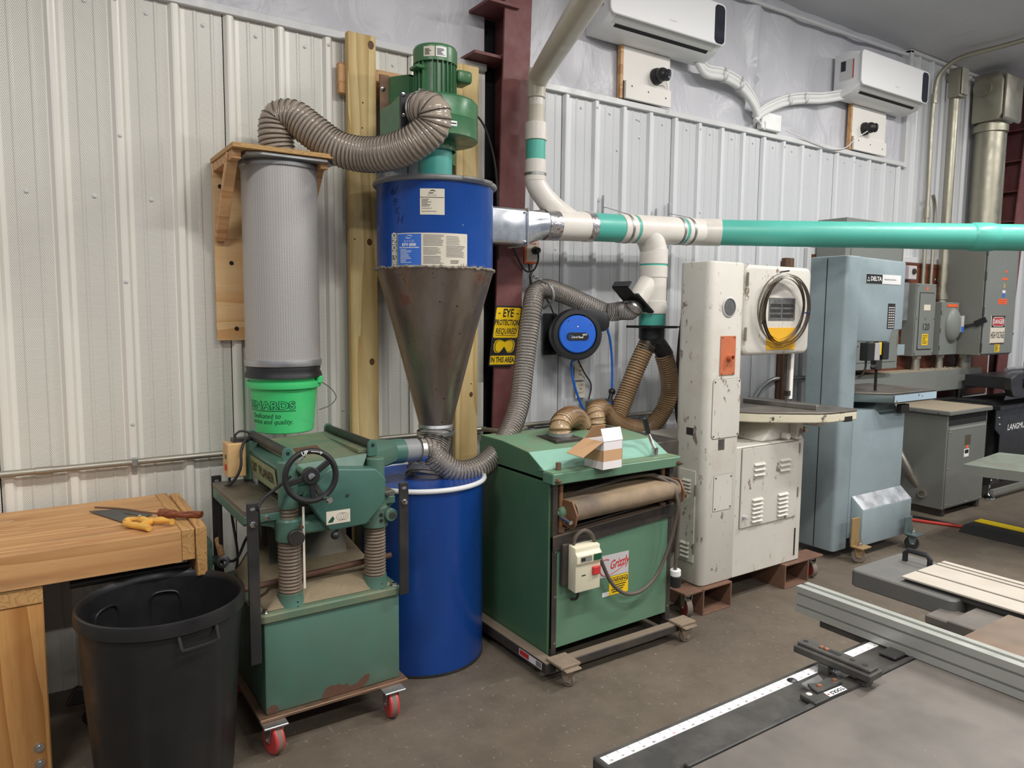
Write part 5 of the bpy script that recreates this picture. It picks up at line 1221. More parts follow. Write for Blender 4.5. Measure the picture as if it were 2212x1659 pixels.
# line sets wrapped in white foam
def lineset(label, pts, r):
    P = [Vector(q) for q in pts]; t = thing('line_set', label, 'pipe', P[-1])
    for i, off in enumerate(((0, 0, 0), (.0, -.008, -.036), (0, -.02, .02))):
        MB().tube(spline([q+Vector(off) for q in P], .03), r*(1, .85, .4)[i], 12).build(('pipe_wrap', 'pipe_wrap', 'drain_tube')[i], m_cable, t, smooth=60)
    for k in (2, 3):
        d_ = (P[min(k+1, len(P)-1)]-P[k-1]).normalized(); MB().lathe([(r*1.9, -.008), (r*1.95, 0), (r*1.9, .008)], P[k]+Vector((0, -.006, -.014)), d_, 20, cap=False).build('tape_band', m_trim, t)
    return t
lineset('white foam-wrapped refrigerant lines curving down from the air conditioner by the beige pipe', [(3.80, -.06, 3.345), U(1520, 148, -.06), U(1560, 158, -.06), U(1595, 178, -.06), U(1615, 200, -.06), U(1628, 222, -.06), U(1634, 240, -.05)], .026)
lineset('white foam-wrapped refrigerant lines sagging left from the air conditioner near the conduits', [(5.47, -.06, 3.385), U(1770, 209, -.05), U(1735, 209, -.05), U(1700, 213, -.05), U(1668, 224, -.05), U(1640, 240, -.05), U(1630, 250, -.05)], .022)
MB().prism([(0, 0)]*3, 0, 0) if False else None
q = U(1668, 277, -.05); JB = thing('junction_box', 'small white plastic box on the wall trim below the refrigerant lines', 'junction box', (q.x, -.05, ZR+.027))
MB().box((q.x-.13, -.062, ZR+.028), (q.x+.09, -.012, ZR+.15)).build('box_body', m_white, JB, bevel=.006)
MB().tube(spline([U(1632, 248, -.04), U(1640, 262, -.05), U(1652, 280, -.06), (q.x-.10, -.064, ZR+.08)], .02), .006, 6).build('wire', m_cable, JB)
MB().tube(spline([U(1634, 246, -.04), U(1650, 254, -.05), (q.x-.08, -.064, ZR+.14)], .02), .003, 6).build('wire', m_cable, JB)
# ------------------------------------------------------------------ drum sander
m_sg = paint('sander_shaded_green', srgb(70, 108, 78), .4, var=.08, dirt=srgb(96, 118, 88), damt=.5, dscale=2.5)  # darker copy of the front green, shade of the sides put into the colour
m_sgl = paint('sander_lit_green', srgb(92, 130, 106), .42, var=.07, dirt=srgb(112, 134, 108), damt=.4, dscale=2.5)  # lighter copy of the same green, painted as the better lit front
m_hoodlit = paint('sander_hood_lit', srgb(140, 186, 168), .4, var=.05, dirt=srgb(122, 150, 124), damt=.45, dscale=5)  # palest copy of the green, light from above painted onto the hood slope
m_hoodtop = paint('sander_hood_top', srgb(110, 148, 118), .55, var=.08, dirt=srgb(138, 126, 98), damt=.7, dscale=5)
m_frame = paint('sander_frame', srgb(52, 48, 46), .55, var=.2, dirt=srgb(92, 80, 68), damt=.55, dscale=8)
m_frametop = paint('dusty_frame', srgb(126, 112, 96), .7, var=.15)
t = NT('sanding_belt'); c = t.mix(t.maprange(t.noise(4, 6), .35, .65), srgb(104, 92, 80), srgb(158, 136, 108)); m_belt = t.out(c, .75)
m_darkinside = paint('sander_inside', srgb(44, 38, 34), .8, var=.3)
SA = thing('drum_sander', 'green drum sander with a dusty feed belt, on a wheeled steel base', 'sander', (2.32, -.72, 0))
x0, x1, yf, yb = SX0, SX1, SYF, SYB; zh = .886
def sbox(a, c_, nm, mat, **k): return MB().box(a, c_).build(nm, mat, SA, **k)
sbox((x0, yf+.012, .085), (x0+.012, yb, zh), 'side_panel', m_sg, bevel=.002)
sbox((x1-.012, yf+.012, .085), (x1, yb, zh), 'side_panel', m_sg, bevel=.002)
sbox((x0, yb, .085), (x1, yb+.012, .99), 'rear_panel', m_sg)
b = MB().prism([(x0+.012, .115), (x1-.012, .128), (x1-.012, .640), (x0+.012, .585)], yf-.002, yf+.010, ('x', 'z', 'y')).build('front_panel', m_sgl, SA, bevel=.001)
for z0_, z1_ in ((.575, .640),):
    MB().prism([(x0+.012, .575), (x1-.012, .628), (x1-.012, .690), (x0+.012, .640)], yf-.010, yf+.02, ('x', 'z', 'y')).build('cross_rail', m_frame, SA, bevel=.002)
    MB().prism([(x0+.014, .641), (x1-.014, .691), (x1-.014, .694), (x0+.014, .645)], yf-.009, yf+.06, ('x', 'z', 'y')).build('dust_ledge', m_frametop, SA)
for x in (x0+.012, x1-.042): sbox((x, yf-.004, .085), (x+.028, yf+.03, zh), 'corner_post', m_frame, bevel=.002)
sbox((x0+.012, yf+.035, .15), (x1-.012, yf+.04, .60), 'inner_panel', m_darkinside)
# front beam with its bolts
sbox((x0-.010, yf-.030, .886), (x1+.008, yf+.05, .936), 'front_beam', m_sgl, bevel=.004)
sbox((x0-.006, yf-.02, .9365), (x1+.004, yf+.09, .9385), 'beam_cap', m_hoodtop)
for x in (x0+.012, x1-.012): MB().lathe([(.013, 0), (.013, .005), (.009, .0055), (.009, .018), (.005, .019), (.005, .03), (0, .03)], (x, yf-.030, .905), (0, -1, 0), 6).build('beam_bolt', m_rustplate, SA)
# hood
prof = [(yf+.055, .937), (-.845, 1.000), (-.62, 1.020), (yb, 1.020), (yb, .90), (yf+.055, .90)]
HD_ = MB().prism(prof, x0-.002, x1+.002, ('y', 'z', 'x')).build('hood', m_sg, SA, bevel=.002)
MB().add([(x0, yf+.054, .9385), (x1, yf+.054, .9385), (x1, -.8455, 1.0015), (x0, -.8455, 1.0015)], [(0, 1, 2, 3)]).build('hood_slope', m_hoodlit, SA)
MB().add([(x0, -.845, 1.0015), (x1, -.845, 1.0015), (x1, -.62, 1.0215), (x0, -.62, 1.0215), (x1, yb, 1.0215), (x0, yb, 1.0215)], [(0, 1, 2, 3), (3, 2, 4, 5)]).build('hood_top', m_hoodtop, SA)
for q in (pa, pb):
    MB().box((q.x-.085, q.y-.08, 1.004), (q.x+.085, q.y+.09, 1.026)).build('port_plate', m_frame, SA, bevel=.003)
    MB().lathe([(.066, 1.026), (.058, 1.034), (.0505, 1.036), (.0505, 1.075)], (q.x, q.y, 0), n=28).build('dust_port', m_iron, SA)
# conveyor
zc_ = .765; cy0 = -1.10; cy1 = -.50; cR = .046
sbox((x0+.10, cy0+.03, zc_-.020), (x1-.055, cy1, zc_+.020), 'conveyor_bed', m_darkinside)
pr = [(cy0+cR+cR*math.cos(a), zc_+cR*math.sin(a)) for a in [PI/2+PI*i/12 for i in range(13)]]+[(cy1, zc_-cR), (cy1, zc_+cR)]
tl = .035
b = MB(); n = len(pr); vs = [(x0+.095, y, z-tl*.3) for y, z in pr]+[(x1-.035, y, z+tl*.35) for y, z in pr]
b.add(vs, [tuple(range(n-1, -1, -1)), tuple(range(n, 2*n))]+[(i, (i+1) % n, n+(i+1) % n, n+i) for i in range(n)]); b.build('feed_belt', m_belt, SA, smooth=40)
m_rust2 = paint('rusty_bracket', srgb(122, 86, 60), .6, var=.15)
for x, dz_ in ((x0+.075, -.010), (x1-.030, .012)):
    MB().prism([(cy0-.015, zc_-.005+dz_), (cy0+.02, zc_+.052+dz_), (cy0+.30, zc_+.050+dz_), (cy0+.30, zc_-.04+dz_), (cy0+.03, zc_-.075+dz_), (cy0-.002, zc_-.055+dz_)], x, x+.010, ('y', 'z', 'x')).build('belt_bracket', m_rust2, SA, bevel=.001)
    s = -1 if x < 2.3 else 1
    MB().lathe([(0, 0), (.030, 0), (.030, .014), (.022, .022), (.012, .024), (.012, .05), (0, .05)], (x+(0 if s < 0 else .010), cy0+.09, zc_-.01+dz_), (s, 0, 0), 18).build('belt_bearing', m_sgl if s < 0 else m_rust2, SA, smooth=40)
    MB().cyl((x+s*.03, cy0+.05, zc_-.02+dz_), (x+s*.03, cy0-.012, zc_-.03+dz_), .0105, n=12).build('tension_screw', m_chrome, SA)
MB().lathe([(.055, .30), (.055, .35)], (x0+.11, cy0+.35, zc_+.125), (1, 0, 0), 16) if False else None
sbox((x0+.06, -.90, .835), (x1-.05, -.55, .885), 'drum_housing', m_darkinside, bevel=.004)
for x in (x0+.065, x1-.075):
    MB().cyl((x, yf+.012, .645), (x, yf+.012, .888), .0115, n=14).build('lift_screw', m_rust2, SA)
    for z in (.735, .655): MB().cyl((x, yf+.012, z+(.03 if x > 2.3 else 0)), (x, yf+.012, z+.022+(.03 if x > 2.3 else 0)), .021, n=14).build('lift_nut', m_rustplate, SA)
ch = [(x0+.08+(x1-x0-.17)*i/90, yf+.0, .668+.048*i/90+.003*(i % 2)) for i in range(91)]
MB().tube(ch, .0045, 5).build('lift_chain', m_iron, SA)
# crank on the beam
MB().lathe([(.013, 0), (.013, .034), (0, .034)], (x0+.06+.0, yf+.025, .9385), (0, 0, 1), 10).build('lift_stub', m_rustplate, SA) 
cb = U(1414, 986, yf+.03); ct = U(1400, 936, -.93); cg = U(1393, 903, -.94)
MB().lathe([(.0165, 0), (.0165, .042), (0, .042)], (cb.x, cb.y, .9385), (0, 0, 1), 16).build('crank_socket', m_steel, SA)
MB().tube([Vector((cb.x, cb.y, .972)), ct+Vector((0, 0, .0)), cg], .0085, 10).build('crank_arm', m_chrome, SA)
MB().tube([ct, cg], [.013, .0155], 12).build('crank_grip', m_black, SA)
# switch, plates, cords
m_cream = paint('switch_cream', srgb(228, 222, 196), .45, var=.04)
sx0, sz0 = 2.012, .392; SWB = sbox((sx0-.03, yf-.030, sz0+.02), (sx0+.115, yf-.002, sz0+.215), 'switch_base', m_frame, bevel=.004)
SW = MB().prism([(yf-.030, sz0+.005), (yf-.085, sz0), (yf-.085, sz0+.125), (yf-.095, sz0+.135), (yf-.095, sz0+.172), (yf-.080, sz0+.185), (yf-.080, sz0+.205), (yf-.030, sz0+.212)], sx0, sx0+.145, ('y', 'z', 'x')).build('switch_cover', m_cream, SA, bevel=.004, seg=2)
MB().box((sx0+.095, yf-.098, sz0+.140), (sx0+.140, yf-.094, sz0+.168)).build('start_button', m_dkgreen, SW)
MB().box((sx0+.020, yf-.0965, sz0+.142), (sx0+.085, yf-.0948, sz0+.166)).build('switch_label', m_lgrey, SW); MB().box((sx0+.024, yf-.0972, sz0+.147), (sx0+.046, yf-.0964, sz0+.161)).build('label_mark', m_ink, SW)
MB().box((sx0+.095, yf-.098, sz0+.070), (sx0+.138, yf-.084, sz0+.108)).build('stop_button', m_red_ink, SW, bevel=.003)
MB().box((sx0+.035, yf-.0858, sz0+.073), (sx0+.058, yf-.0849, sz0+.078)).build('print_line', m_ink, SW)
m_plate2 = paint('alu_plate', srgb(196, 192, 194), .4, var=.03)
def plateq(u0, u1, z0_, z1_, sl, off, mat, nm):
    b = MB(); b.add([(u0, yf-.0025-off, z0_), (u1, yf-.0025-off, z0_+sl), (u1, yf-.0025-off, z1_+sl), (u0, yf-.0025-off, z1_)], [(0, 1, 2, 3)]); return b.build(nm, mat, SA, smooth=0)
plateq(2.218, 2.408, .392, .500, -.0, .0004, m_plate2, 'name_plate')
put_text('Grizzly', (2.345, yf-.0035, .450), (1, 0, .12), (-.1, 0, 1), .060, m_red_ink, SA, shear=.45, sx=.72, bold=.0012)
MB().tube([(2.285, yf-.0035, .398+.0), (2.33, yf-.0035, .412), (2.375, yf-.0035, .43)], .0012, 5).build('logo_flourish', m_red_ink, SA)
MB().tube([(2.262+.038*math.cos(D(a)), yf-.0035, .440+.040*math.sin(D(a))) for a in range(60, 300, 12)], .0022, 5).build('logo_ring', m_red_ink, SA)
plateq(2.285, 2.408, .296, .390, .0, .0006, m_yellow, 'warning_label')
b = MB(); b.add([(2.292, yf-.0034, .352), (2.402, yf-.0034, .352), (2.402, yf-.0034, .382), (2.292, yf-.0034, .382)], [(0, 1, 2, 3)]); b.build('warning_frame', m_ink, SA, smooth=0)
b = MB(); b.add([(2.295, yf-.0037, .355), (2.399, yf-.0037, .355), (2.399, yf-.0037, .379), (2.295, yf-.0037, .379)], [(0, 1, 2, 3)]); b.build('warning_field', m_yellow, SA, smooth=0)
put_text('WARNING', (2.347, yf-.0042, .367), (1, 0, 0), (0, 0, 1), .024, m_ink, SA, bold=.0006)
for i in range(4): MB().box((2.30+.006*(i % 2), yf-.0044, .3415-i*.011), (2.392-.008*i, yf-.0038, .3455-i*.011)).build('print_line', m_ink, SA, smooth=0)
plateq(2.243, 2.286, .296, .318, .0, .0004, m_whiteink, 'serial_label')
cz = [(2.03, yf-.045, .607), (2.035, yf-.05, .640), (2.075, yf-.055, .665), (2.12, yf-.055, .645), (2.16, yf-.05, .57), (2.21, yf-.045, .47), (2.27, yf-.045, .37), (2.36, yf-.045, .305), (2.46, yf-.045, .300), (2.56, yf-.045, .36), (2.62, yf-.055, .48), (2.645, yf-.075, .62), (2.645, yf-.09, .72), (2.63, yf-.06, .80), (2.58, yf+.02, .845), (2.45, yf+.06, .842), (2.25, yf+.08, .815), (2.05, yf+.08, .79)]
MB().tube(spline(cz, .015), .0092, 9).build('power_cord', paint('dusty_cord', srgb(92, 82, 74), .6), SA)
cz = [(2.58, yf+.03, .85), (2.66, yf-.06, .81), (2.675, yf-.07, .70), (2.68, yf-.06, .55), (2.685, yf-.05, .42), (2.688, yf-.045, .36)]
MB().tube(spline(cz, .015), .0092, 9).build('power_cord', bpy.data.materials['dusty_cord'], SA)
PL = MB().cyl((2.69, yf-.045, .362), (2.692, yf-.045, .330), .027, n=20).build('plug_clamp', m_white, SA, bevel=.003)
MB().cyl((2.692, yf-.045, .330), (2.695, yf-.045, .272), .027, n=20).build('plug', m_black, SA, bevel=.003)
MB().tube(spline([(sx0+.03, yf-.02, sz0+.01), (sx0+.06, yf-.03, sz0-.03), (sx0+.055, yf-.025, sz0-.055), (sx0+.04, yf-.004, sz0-.06)], .01), .006, 8).build('motor_lead', m_rubber, SA)
for x, z in ((x0+.03, .57), (x0+.03, .14), (x1-.03, .16), (2.32, .60), (2.55, .61), (x0+.03, .36)): MB().lathe([(.006, 0), (.005, .003), (0, .004)], (x, yf-.002, z), (0, -1, 0), 8).build('panel_screw', m_screw, SA)
# wheeled base
bx0, bx1, by0, by1 = 1.868, 2.735, -1.085, -.40; zb0, zb1 = .040, .090
MB().box((bx0, by0, zb0), (bx0+.06, by1, zb1)).build('base_rail', m_frame, SA, bevel=.003); MB().box((bx1-.06, by0, zb0), (bx1, by1, zb1)).build('base_rail', m_frame, SA, bevel=.003)
MB().box((bx0+.06, by0-.02, zb0+.012), (bx1-.06, by0+.03, zb1)).build('base_rail', m_frame, SA, bevel=.003); MB().box((bx0+.06, by1-.05, zb0), (bx1-.06, by1, zb1)).build('base_rail', m_frame, SA, bevel=.003)
for a_, c_ in (((bx0+.002, by0+.002), (bx0+.058, by1-.002)), ((bx0+.062, by0-.018), (bx1-.062, by0+.028))): MB().box((a_[0], a_[1], zb1), (c_[0], c_[1], zb1+.0015)).build('dust_film', m_frametop, SA)
m_dustycast = paint('dusty_caster', srgb(140, 124, 106), .7, var=.2, dirt=srgb(90, 76, 62), damt=.5, dscale=20)
for x, y, an in ((1.945, -1.150, D(35)), (2.715, -1.120, D(70))):
    MB().box((x-.055, y-.02, .090), (x+.055, by0+.03, .104)).build('caster_bracket', m_dustycast, SA, bevel=.003)
    caster(SA, x, y, .0895, .030, .024, an, m_tread, m_dustycast, pl=(.085, .085))
sk = MB(); sk.add([(bx0-.0006, by0+.03, .052), (bx0-.0006, by0+.21, .052), (bx0-.0006, by0+.21, .084), (bx0-.0006, by0+.03, .084)], [(0, 1, 2, 3)]); sk.build('base_sticker', m_whiteink, SA, smooth=0)
sk = MB(); sk.add([(bx0-.0010, by0+.13, .056), (bx0-.0010, by0+.205, .056), (bx0-.0010, by0+.205, .081), (bx0-.0010, by0+.13, .081)], [(0, 1, 2, 3)]); sk.build('sticker_red', m_red_ink, SA, smooth=0)
sk = MB(); sk.add([(bx0-.0010, by0+.034, .056), (bx0-.0010, by0+.075, .056), (bx0-.0010, by0+.075, .081), (bx0-.0010, by0+.034, .081)], [(0, 1, 2, 3)]); sk.build('sticker_code', m_greyink, SA, smooth=0)
for x, y in ((bx0+.04, by1-.04), (bx1-.04, by1-.04)): MB().cyl((x, y, 0), (x, y, zb0), .02, n=14).build('base_foot', m_rubber, SA)

# ------------------------------------------------------------------ open carton on the sander
m_carton_w = paint('carton_white', srgb(232, 226, 226), .65, var=.03); m_carton_b = paint('carton_kraft', srgb(200, 160, 120), .7, var=.05)
bc = Vector((2.215, -1.040, .940)); cbx = thing('cardboard_box', 'small open white carton with a brown tape band on the sander beam', 'box', bc, D(4))
w2, h2 = .062, .128
def wall(a, c_, mat, nm): MB(cbx).box(a, c_).build(nm, mat, cbx, smooth=0)
for nm, z0_, z1_, mt in (('lower_band', 0, .036, m_carton_w), ('tape_band', .036, .088, m_carton_b), ('upper_band', .088, h2, m_carton_w)):
    b = MB(cbx)
    for a_, c_ in (((-w2, -w2), (w2, -w2+.003)), ((-w2, w2-.003), (w2, w2)), ((-w2, -w2), (-w2+.003, w2)), ((w2-.003, -w2), (w2, w2))): b.box((a_[0], a_[1], z0_), (c_[0], c_[1], z1_))
    b.build(nm, mt, cbx, smooth=0)
MB(cbx).box((-w2+.003, -w2+.003, 0), (w2-.003, w2-.003, .003)).build('carton_floor', m_carton_b, cbx)
def flap(pts, mat, nm):
    P = [Vector(q) for q in pts]; nrm = (P[1]-P[0]).cross(P[2]-P[0]).normalized()*.0025
    MB(cbx).add(P+[q+nrm for q in P], [(3,2,1,0),(4,5,6,7),(0,1,5,4),(1,2,6,5),(2,3,7,6),(3,0,4,7)]).build(nm, mat, cbx, smooth=0)
flap([(-w2, -w2, h2), (-w2, w2, h2), (-w2-.115, w2-.005, h2-.055), (-w2-.12, -w2+.005, h2-.06)], m_carton_b, 'flap')
flap([(w2, -w2+.01, h2), (-w2+.02, -w2, h2), (-w2+.03, -w2+.02, h2+.055), (w2-.01, -w2+.03, h2+.06)], m_carton_w, 'flap') if False else None
flap([(-w2, -w2, h2), (w2, -w2, h2), (w2+.012, -w2+.03, h2+.055), (-w2+.01, -w2+.03, h2+.055)], m_carton_w, 'flap')
flap([(-w2, w2, h2), (w2, w2, h2), (w2-.02, w2-.03, h2+.06), (-w2+.02, w2-.03, h2+.06)], m_carton_b, 'flap')
# ------------------------------------------------------------------ cream band saw
t = NT('worn_cream_paint'); c = t.mix(t.noise(3, 4), srgb(196, 192, 182), srgb(214, 211, 203))
c = t.mix(t.maprange(t.noise(2.2, 8, .68), .52, .78, 0, .45), c, srgb(170, 158, 136))
n1 = t.noise(10, 8, .66, t.mapping((1, 1, .6))); c = t.mix(t.maprange(n1, .63, .66, 0, .85), c, srgb(112, 92, 74)); c = t.mix(t.maprange(t.noise(26, 6, .7, t.mapping((1, 1, .35), rot=(0, .5, 0))), .62, .66, 0, .7), c, srgb(124, 104, 84))
c = t.mix(t.maprange(t.noise(34, 4, .6), .72, .735, 0, .9), c, srgb(70, 60, 52)); m_cr = t.out(c, .42)
t = NT('worn_cream_chipped'); c = t.mix(t.noise(3, 4), srgb(208, 200, 174), srgb(226, 220, 198))
c = t.mix(t.maprange(t.noise(17, 7, .7), .58, .60, 0, 1), c, srgb(98, 88, 78)); m_crchip = t.out(c, .5)
m_crin = paint('cream_recess', srgb(120, 114, 104), .6)
m_castgrey = metal('cast_top', (.24, .22, .20), .5, dirt=srgb(124, 112, 98), damt=.6, dscale=5)
m_rusttube = paint('rusty_tube', srgb(108, 82, 68), .6, var=.2, scale=14, dirt=srgb(142, 96, 68), damt=.5, dscale=9)
SY = -.93
BS = thing('band_saw', 'worn cream-painted band saw with a chipped table and an orange plate', 'band saw', (3.45, -.7, 0))
def bb(a, c_, nm, mat, par=BS, **k): return MB().box(a, c_).build(nm, mat, par, **k)
MB().rbox((3.03, SY, .150), (3.318, -.70, 1.928), .042, 'z', 6).build('column', m_cr, BS, bevel=.012, seg=2)
MB().rbox((3.28, SY+.004, .150), (3.925, -.48, .905), .025, 'z', 4).build('base_cabinet', m_cr, BS, bevel=.006)
MB().rbox((3.032, SY+.10, .150), (3.40, -.35, .93), .03, 'z', 4).build('base_wing', m_cr, BS, bevel=.006)
MB().rbox((2.80, -.74, .30), (3.05, -.35, .945), .02, 'z', 4).build('motor_cabinet', m_castgrey, BS, bevel=.006)
MB().rbox((3.322, SY+.006, 1.418), (3.915, -.60, 1.922), .045, 'y', 6).build('wheel_cover', m_cr, BS, bevel=.022, seg=3)
MB().box((3.60, -.87, 1.905), (3.9, -.86, 1.924)).build('cover_seam', m_crin, BS)
for z in (1.80, 1.50):
    hg = MB().cyl((3.320, SY-.004, z), (3.320, SY-.004, z+.075), .007, n=10).build('hinge', m_crin, BS)
# plates and badges on the column
MB().lathe([(.050, 0), (.055, .004), (.047, .007)], (3.180, SY, 1.685), (0, -1, 0), 32, cap=False).build('badge_rim', m_plate2, BS)
MB().lathe([(.047, .004), (0, .005)], (3.180, SY, 1.685), (0, -1, 0), 28).build('badge', paint('worn_badge', srgb(92, 94, 94), .4, var=.4, scale=40), BS)
m_oplate = paint('orange_plate', srgb(196, 112, 76), .5, var=.08, dirt=srgb(160, 90, 60), damt=.35, dscale=14)
op = MB().box((3.122, SY-.005, 1.318), (3.243, SY-.001, 1.530)).build('orange_plate', m_oplate, BS, bevel=.001)
MB().lathe([(.018, 0), (.018, .03), (.013, .03), (.013, .004)], (3.187, SY-.005, 1.412), (0, -1, 0), 20, cap=False).build('bushing', m_oplate, op)
MB().lathe([(.0, 0), (.009, 0), (.008, .004), (0, .004)], (3.182, SY-.005, 1.376), (0, -1, 0), 14).build('cap_screw', m_oplate, op)
for x, z in ((3.135, 1.522), (3.228, 1.522), (3.135, 1.326), (3.228, 1.326)): MB().lathe([(.005, 0), (.004, .003), (0, .004)], (x, SY-.005, z), (0, -1, 0), 8).build('plate_rivet', m_rustplate, op)
def cover(x0, x1, z0, z1, r=.02, nm='access_cover', th=.004):
    MB().prism(rrect(x0-.002, z0-.002, x1+.002, z1+.002, r), SY-.0012, SY+.001, ('x', 'z', 'y')).build('cover_gap', m_crin, BS)
    o = MB().prism(rrect(x0, z0, x1, z1, r), SY-th, SY-.0008, ('x', 'z', 'y')).build(nm, m_cr, BS, bevel=.001)
    for x, z in ((x0+.014, z0+.014), (x1-.014, z0+.014), (x0+.014, z1-.014), (x1-.014, z1-.014)): MB().lathe([(.005, 0), (.004, .003), (0, .004)], (x, SY-th, z), (0, -1, 0), 8).build('cover_screw', m_iron, o)
    return o
cover(3.075, 3.298, .972, 1.296); cover(3.110, 3.262, .565, .765, .006, th=.002)
bb((3.135, SY-.0006, .905), (3.185, SY+.002, .965), 'bare_patch', m_castgrey)
# small name plate and louvered door on the side
bb((3.0285, -.845, .985), (3.030, -.795, 1.025), 'name_plate', m_iron)
def louver(u0, u1, z, axis, pos, par, mat):
    b = MB()
    if axis == 'x': b.add([(u0, pos, z), (u1, pos, z), (u1, pos-.014, z-.012), (u0, pos-.014, z-.012), (u1, pos, z-.014), (u0, pos, z-.014)], [(0, 1, 2, 3), (3, 2, 4, 5), (0, 3, 5), (1, 4, 2)])
    else: b.add([(pos, u0, z), (pos, u1, z), (pos-.010, u1, z-.012), (pos-.010, u0, z-.012), (pos, u1, z-.014), (pos, u0, z-.014)], [(0, 1, 2, 3), (3, 2, 4, 5), (0, 3, 5), (1, 4, 2)])
    return b.build('louver', mat, par)
sd = MB().box((3.024, -.875, .275), (3.0305, -.755, .790)).build('side_door', m_cr, BS, bevel=.001)
for z in (.74, .72, .70, .68, .385, .36, .335, .31): louver(-.845, -.785, z, 'y', 3.024, sd, m_cr)
for z in (.66, .33): MB().cyl((3.024, -.878, z), (3.024, -.878, z+.055), .005, n=8).build('hinge', m_crin, sd)
MB().prism(rrect(3.336, .430, 3.858, .897, .004), SY+.0028, SY+.006, ('x', 'z', 'y')).build('door_gap', m_crin, BS)
fd = MB().box((3.340, SY-.004, .434), (3.854, SY+.003, .893)).build('front_door', m_cr, BS, bevel=.001)
for z in (.80, .77, .74): louver(3.44, 3.535, z, 'x', SY-.004, fd, m_cr); louver(3.675, 3.77, z, 'x', SY-.004, fd, m_cr)
for z in (.595, .57, .545, .52, .495, .47): louver(3.435, 3.525, z, 'x', SY-.004, fd, m_cr); louver(3.67, 3.76, z, 'x', SY-.004, fd, m_cr)
MB().lathe([(.010, 0), (.010, .008), (.006, .009), (.006, .02), (.013, .022), (.013, .03), (0, .032)], (3.365, SY-.004, .500), (0, -1, 0), 14).build('door_knob', m_plate2, fd)
for z in (.82, .55): MB().cyl((3.858, SY-.004, z), (3.858, SY-.004, z+.06), .006, n=8).build('hinge', m_crin, fd)
bb((3.855, SY+.0025, .185), (3.868, SY+.008, .355), 'slot', m_dark)
# wheel cover plates
MB().box((3.525, SY+.002, 1.615), (3.760, SY+.006, 1.742)).build('spec_plate', metal('spec_plate_grey', (.30, .30, .29), .5, var=.25, scale=30), BS)
for i in range(6): bb((3.535+.11*(i % 2), SY+.0008, 1.630+.03*(i//2)), (3.63+.115*(i % 2), SY+.002, 1.648+.03*(i//2)), 'plate_text', m_iron)
MB().box((3.515, SY+.002, 1.445), (3.775, SY+.006, 1.572)).build('yellow_plate', paint('worn_yellow', srgb(226, 172, 40), .5, var=.08, spots=srgb(120, 86, 40), sscale=30, sth=.69), BS)
# table, fence, guide and blade
TP = [(3.36, -.50), (3.40, -.76), (3.50, -.90), (3.66, -1.02), (3.79, -1.10), (3.87, -1.125), (4.12, -1.13), (4.15, -1.105), (4.15, -.45), (4.10, -.40), (3.42, -.40)]
tz_ = 1.088
MB().prism(TP, tz_-.010, tz_).build('table_top', m_castgrey, BS, bevel=.002)
ins = [(3.765+(x-3.765)*.995, -.77+(y+.77)*.995) for x, y in TP]
MB().prism(ins, tz_-.062, tz_-.0105).build('table_rim', m_crchip, BS, bevel=.006)
bb((4.00, -1.132, tz_-.066), (4.07, -1.10, tz_-.035), 'rim_notch', m_iron)
fa, fb_ = G(1607, 869, tz_), G(1766, 886, tz_); d_ = (fb_-fa).normalized()
MB().bar(fa+Vector((0, 0, .014)), fb_+Vector((0, 0, .014)), .030, .027).build('fence_bar', metal('fence_grey', (.40, .39, .37), .45), BS, bevel=.002)
MB().prism([(3.55, .905), (3.95, .905), (3.90, tz_-.06), (3.68, tz_-.06)], -.90, -.62, ('x', 'z', 'y')).build('trunnion', m_cr, BS, bevel=.02, seg=3)
bb((3.80, -.95, .910), (3.862, -.90, tz_-.055), 'tilt_scale', m_cr, bevel=.003); bb((3.864, -.935, .910), (3.872, -.90, tz_-.055), 'tilt_bar', m_iron)
for x, z in ((3.72, .935), (3.89, .96)): MB().cyl((x, -.955, z), (x, -.915, z), .018, n=12).build('tilt_bolt', m_cr, BS)
MB().prism([(3.98, tz_-.062), (4.12, tz_-.062), (4.10, tz_-.11), (4.02, tz_-.12)], -.95, -.75, ('x', 'z', 'y')).build('table_rib', m_cr, BS)
gx = 3.885; gy = -.82
bb((gx-.004, gy-.012, 1.135), (gx+.024, gy+.006, 1.43), 'blade_guard', m_board); bb((gx-.028, gy-.004, 1.17), (gx-.006, gy+.018, 1.43), 'guide_post', m_castgrey)
bb((gx-.030, gy-.02, 1.155), (gx-.006, gy+.012, 1.185), 'blade_guide', m_iron); bb((gx-.016, gy-.006, tz_+.001), (gx-.014, gy+.010, 1.43), 'blade', m_steel)
MB().cyl((3.47, -.72, .93), (3.47, -.72, 1.02), .006, n=8).build('lever', m_iron, BS); MB().sphere((3.475, -.73, .935), .03, 12, 8, (1, 1, .8)).build('lever_knob', m_black, BS)
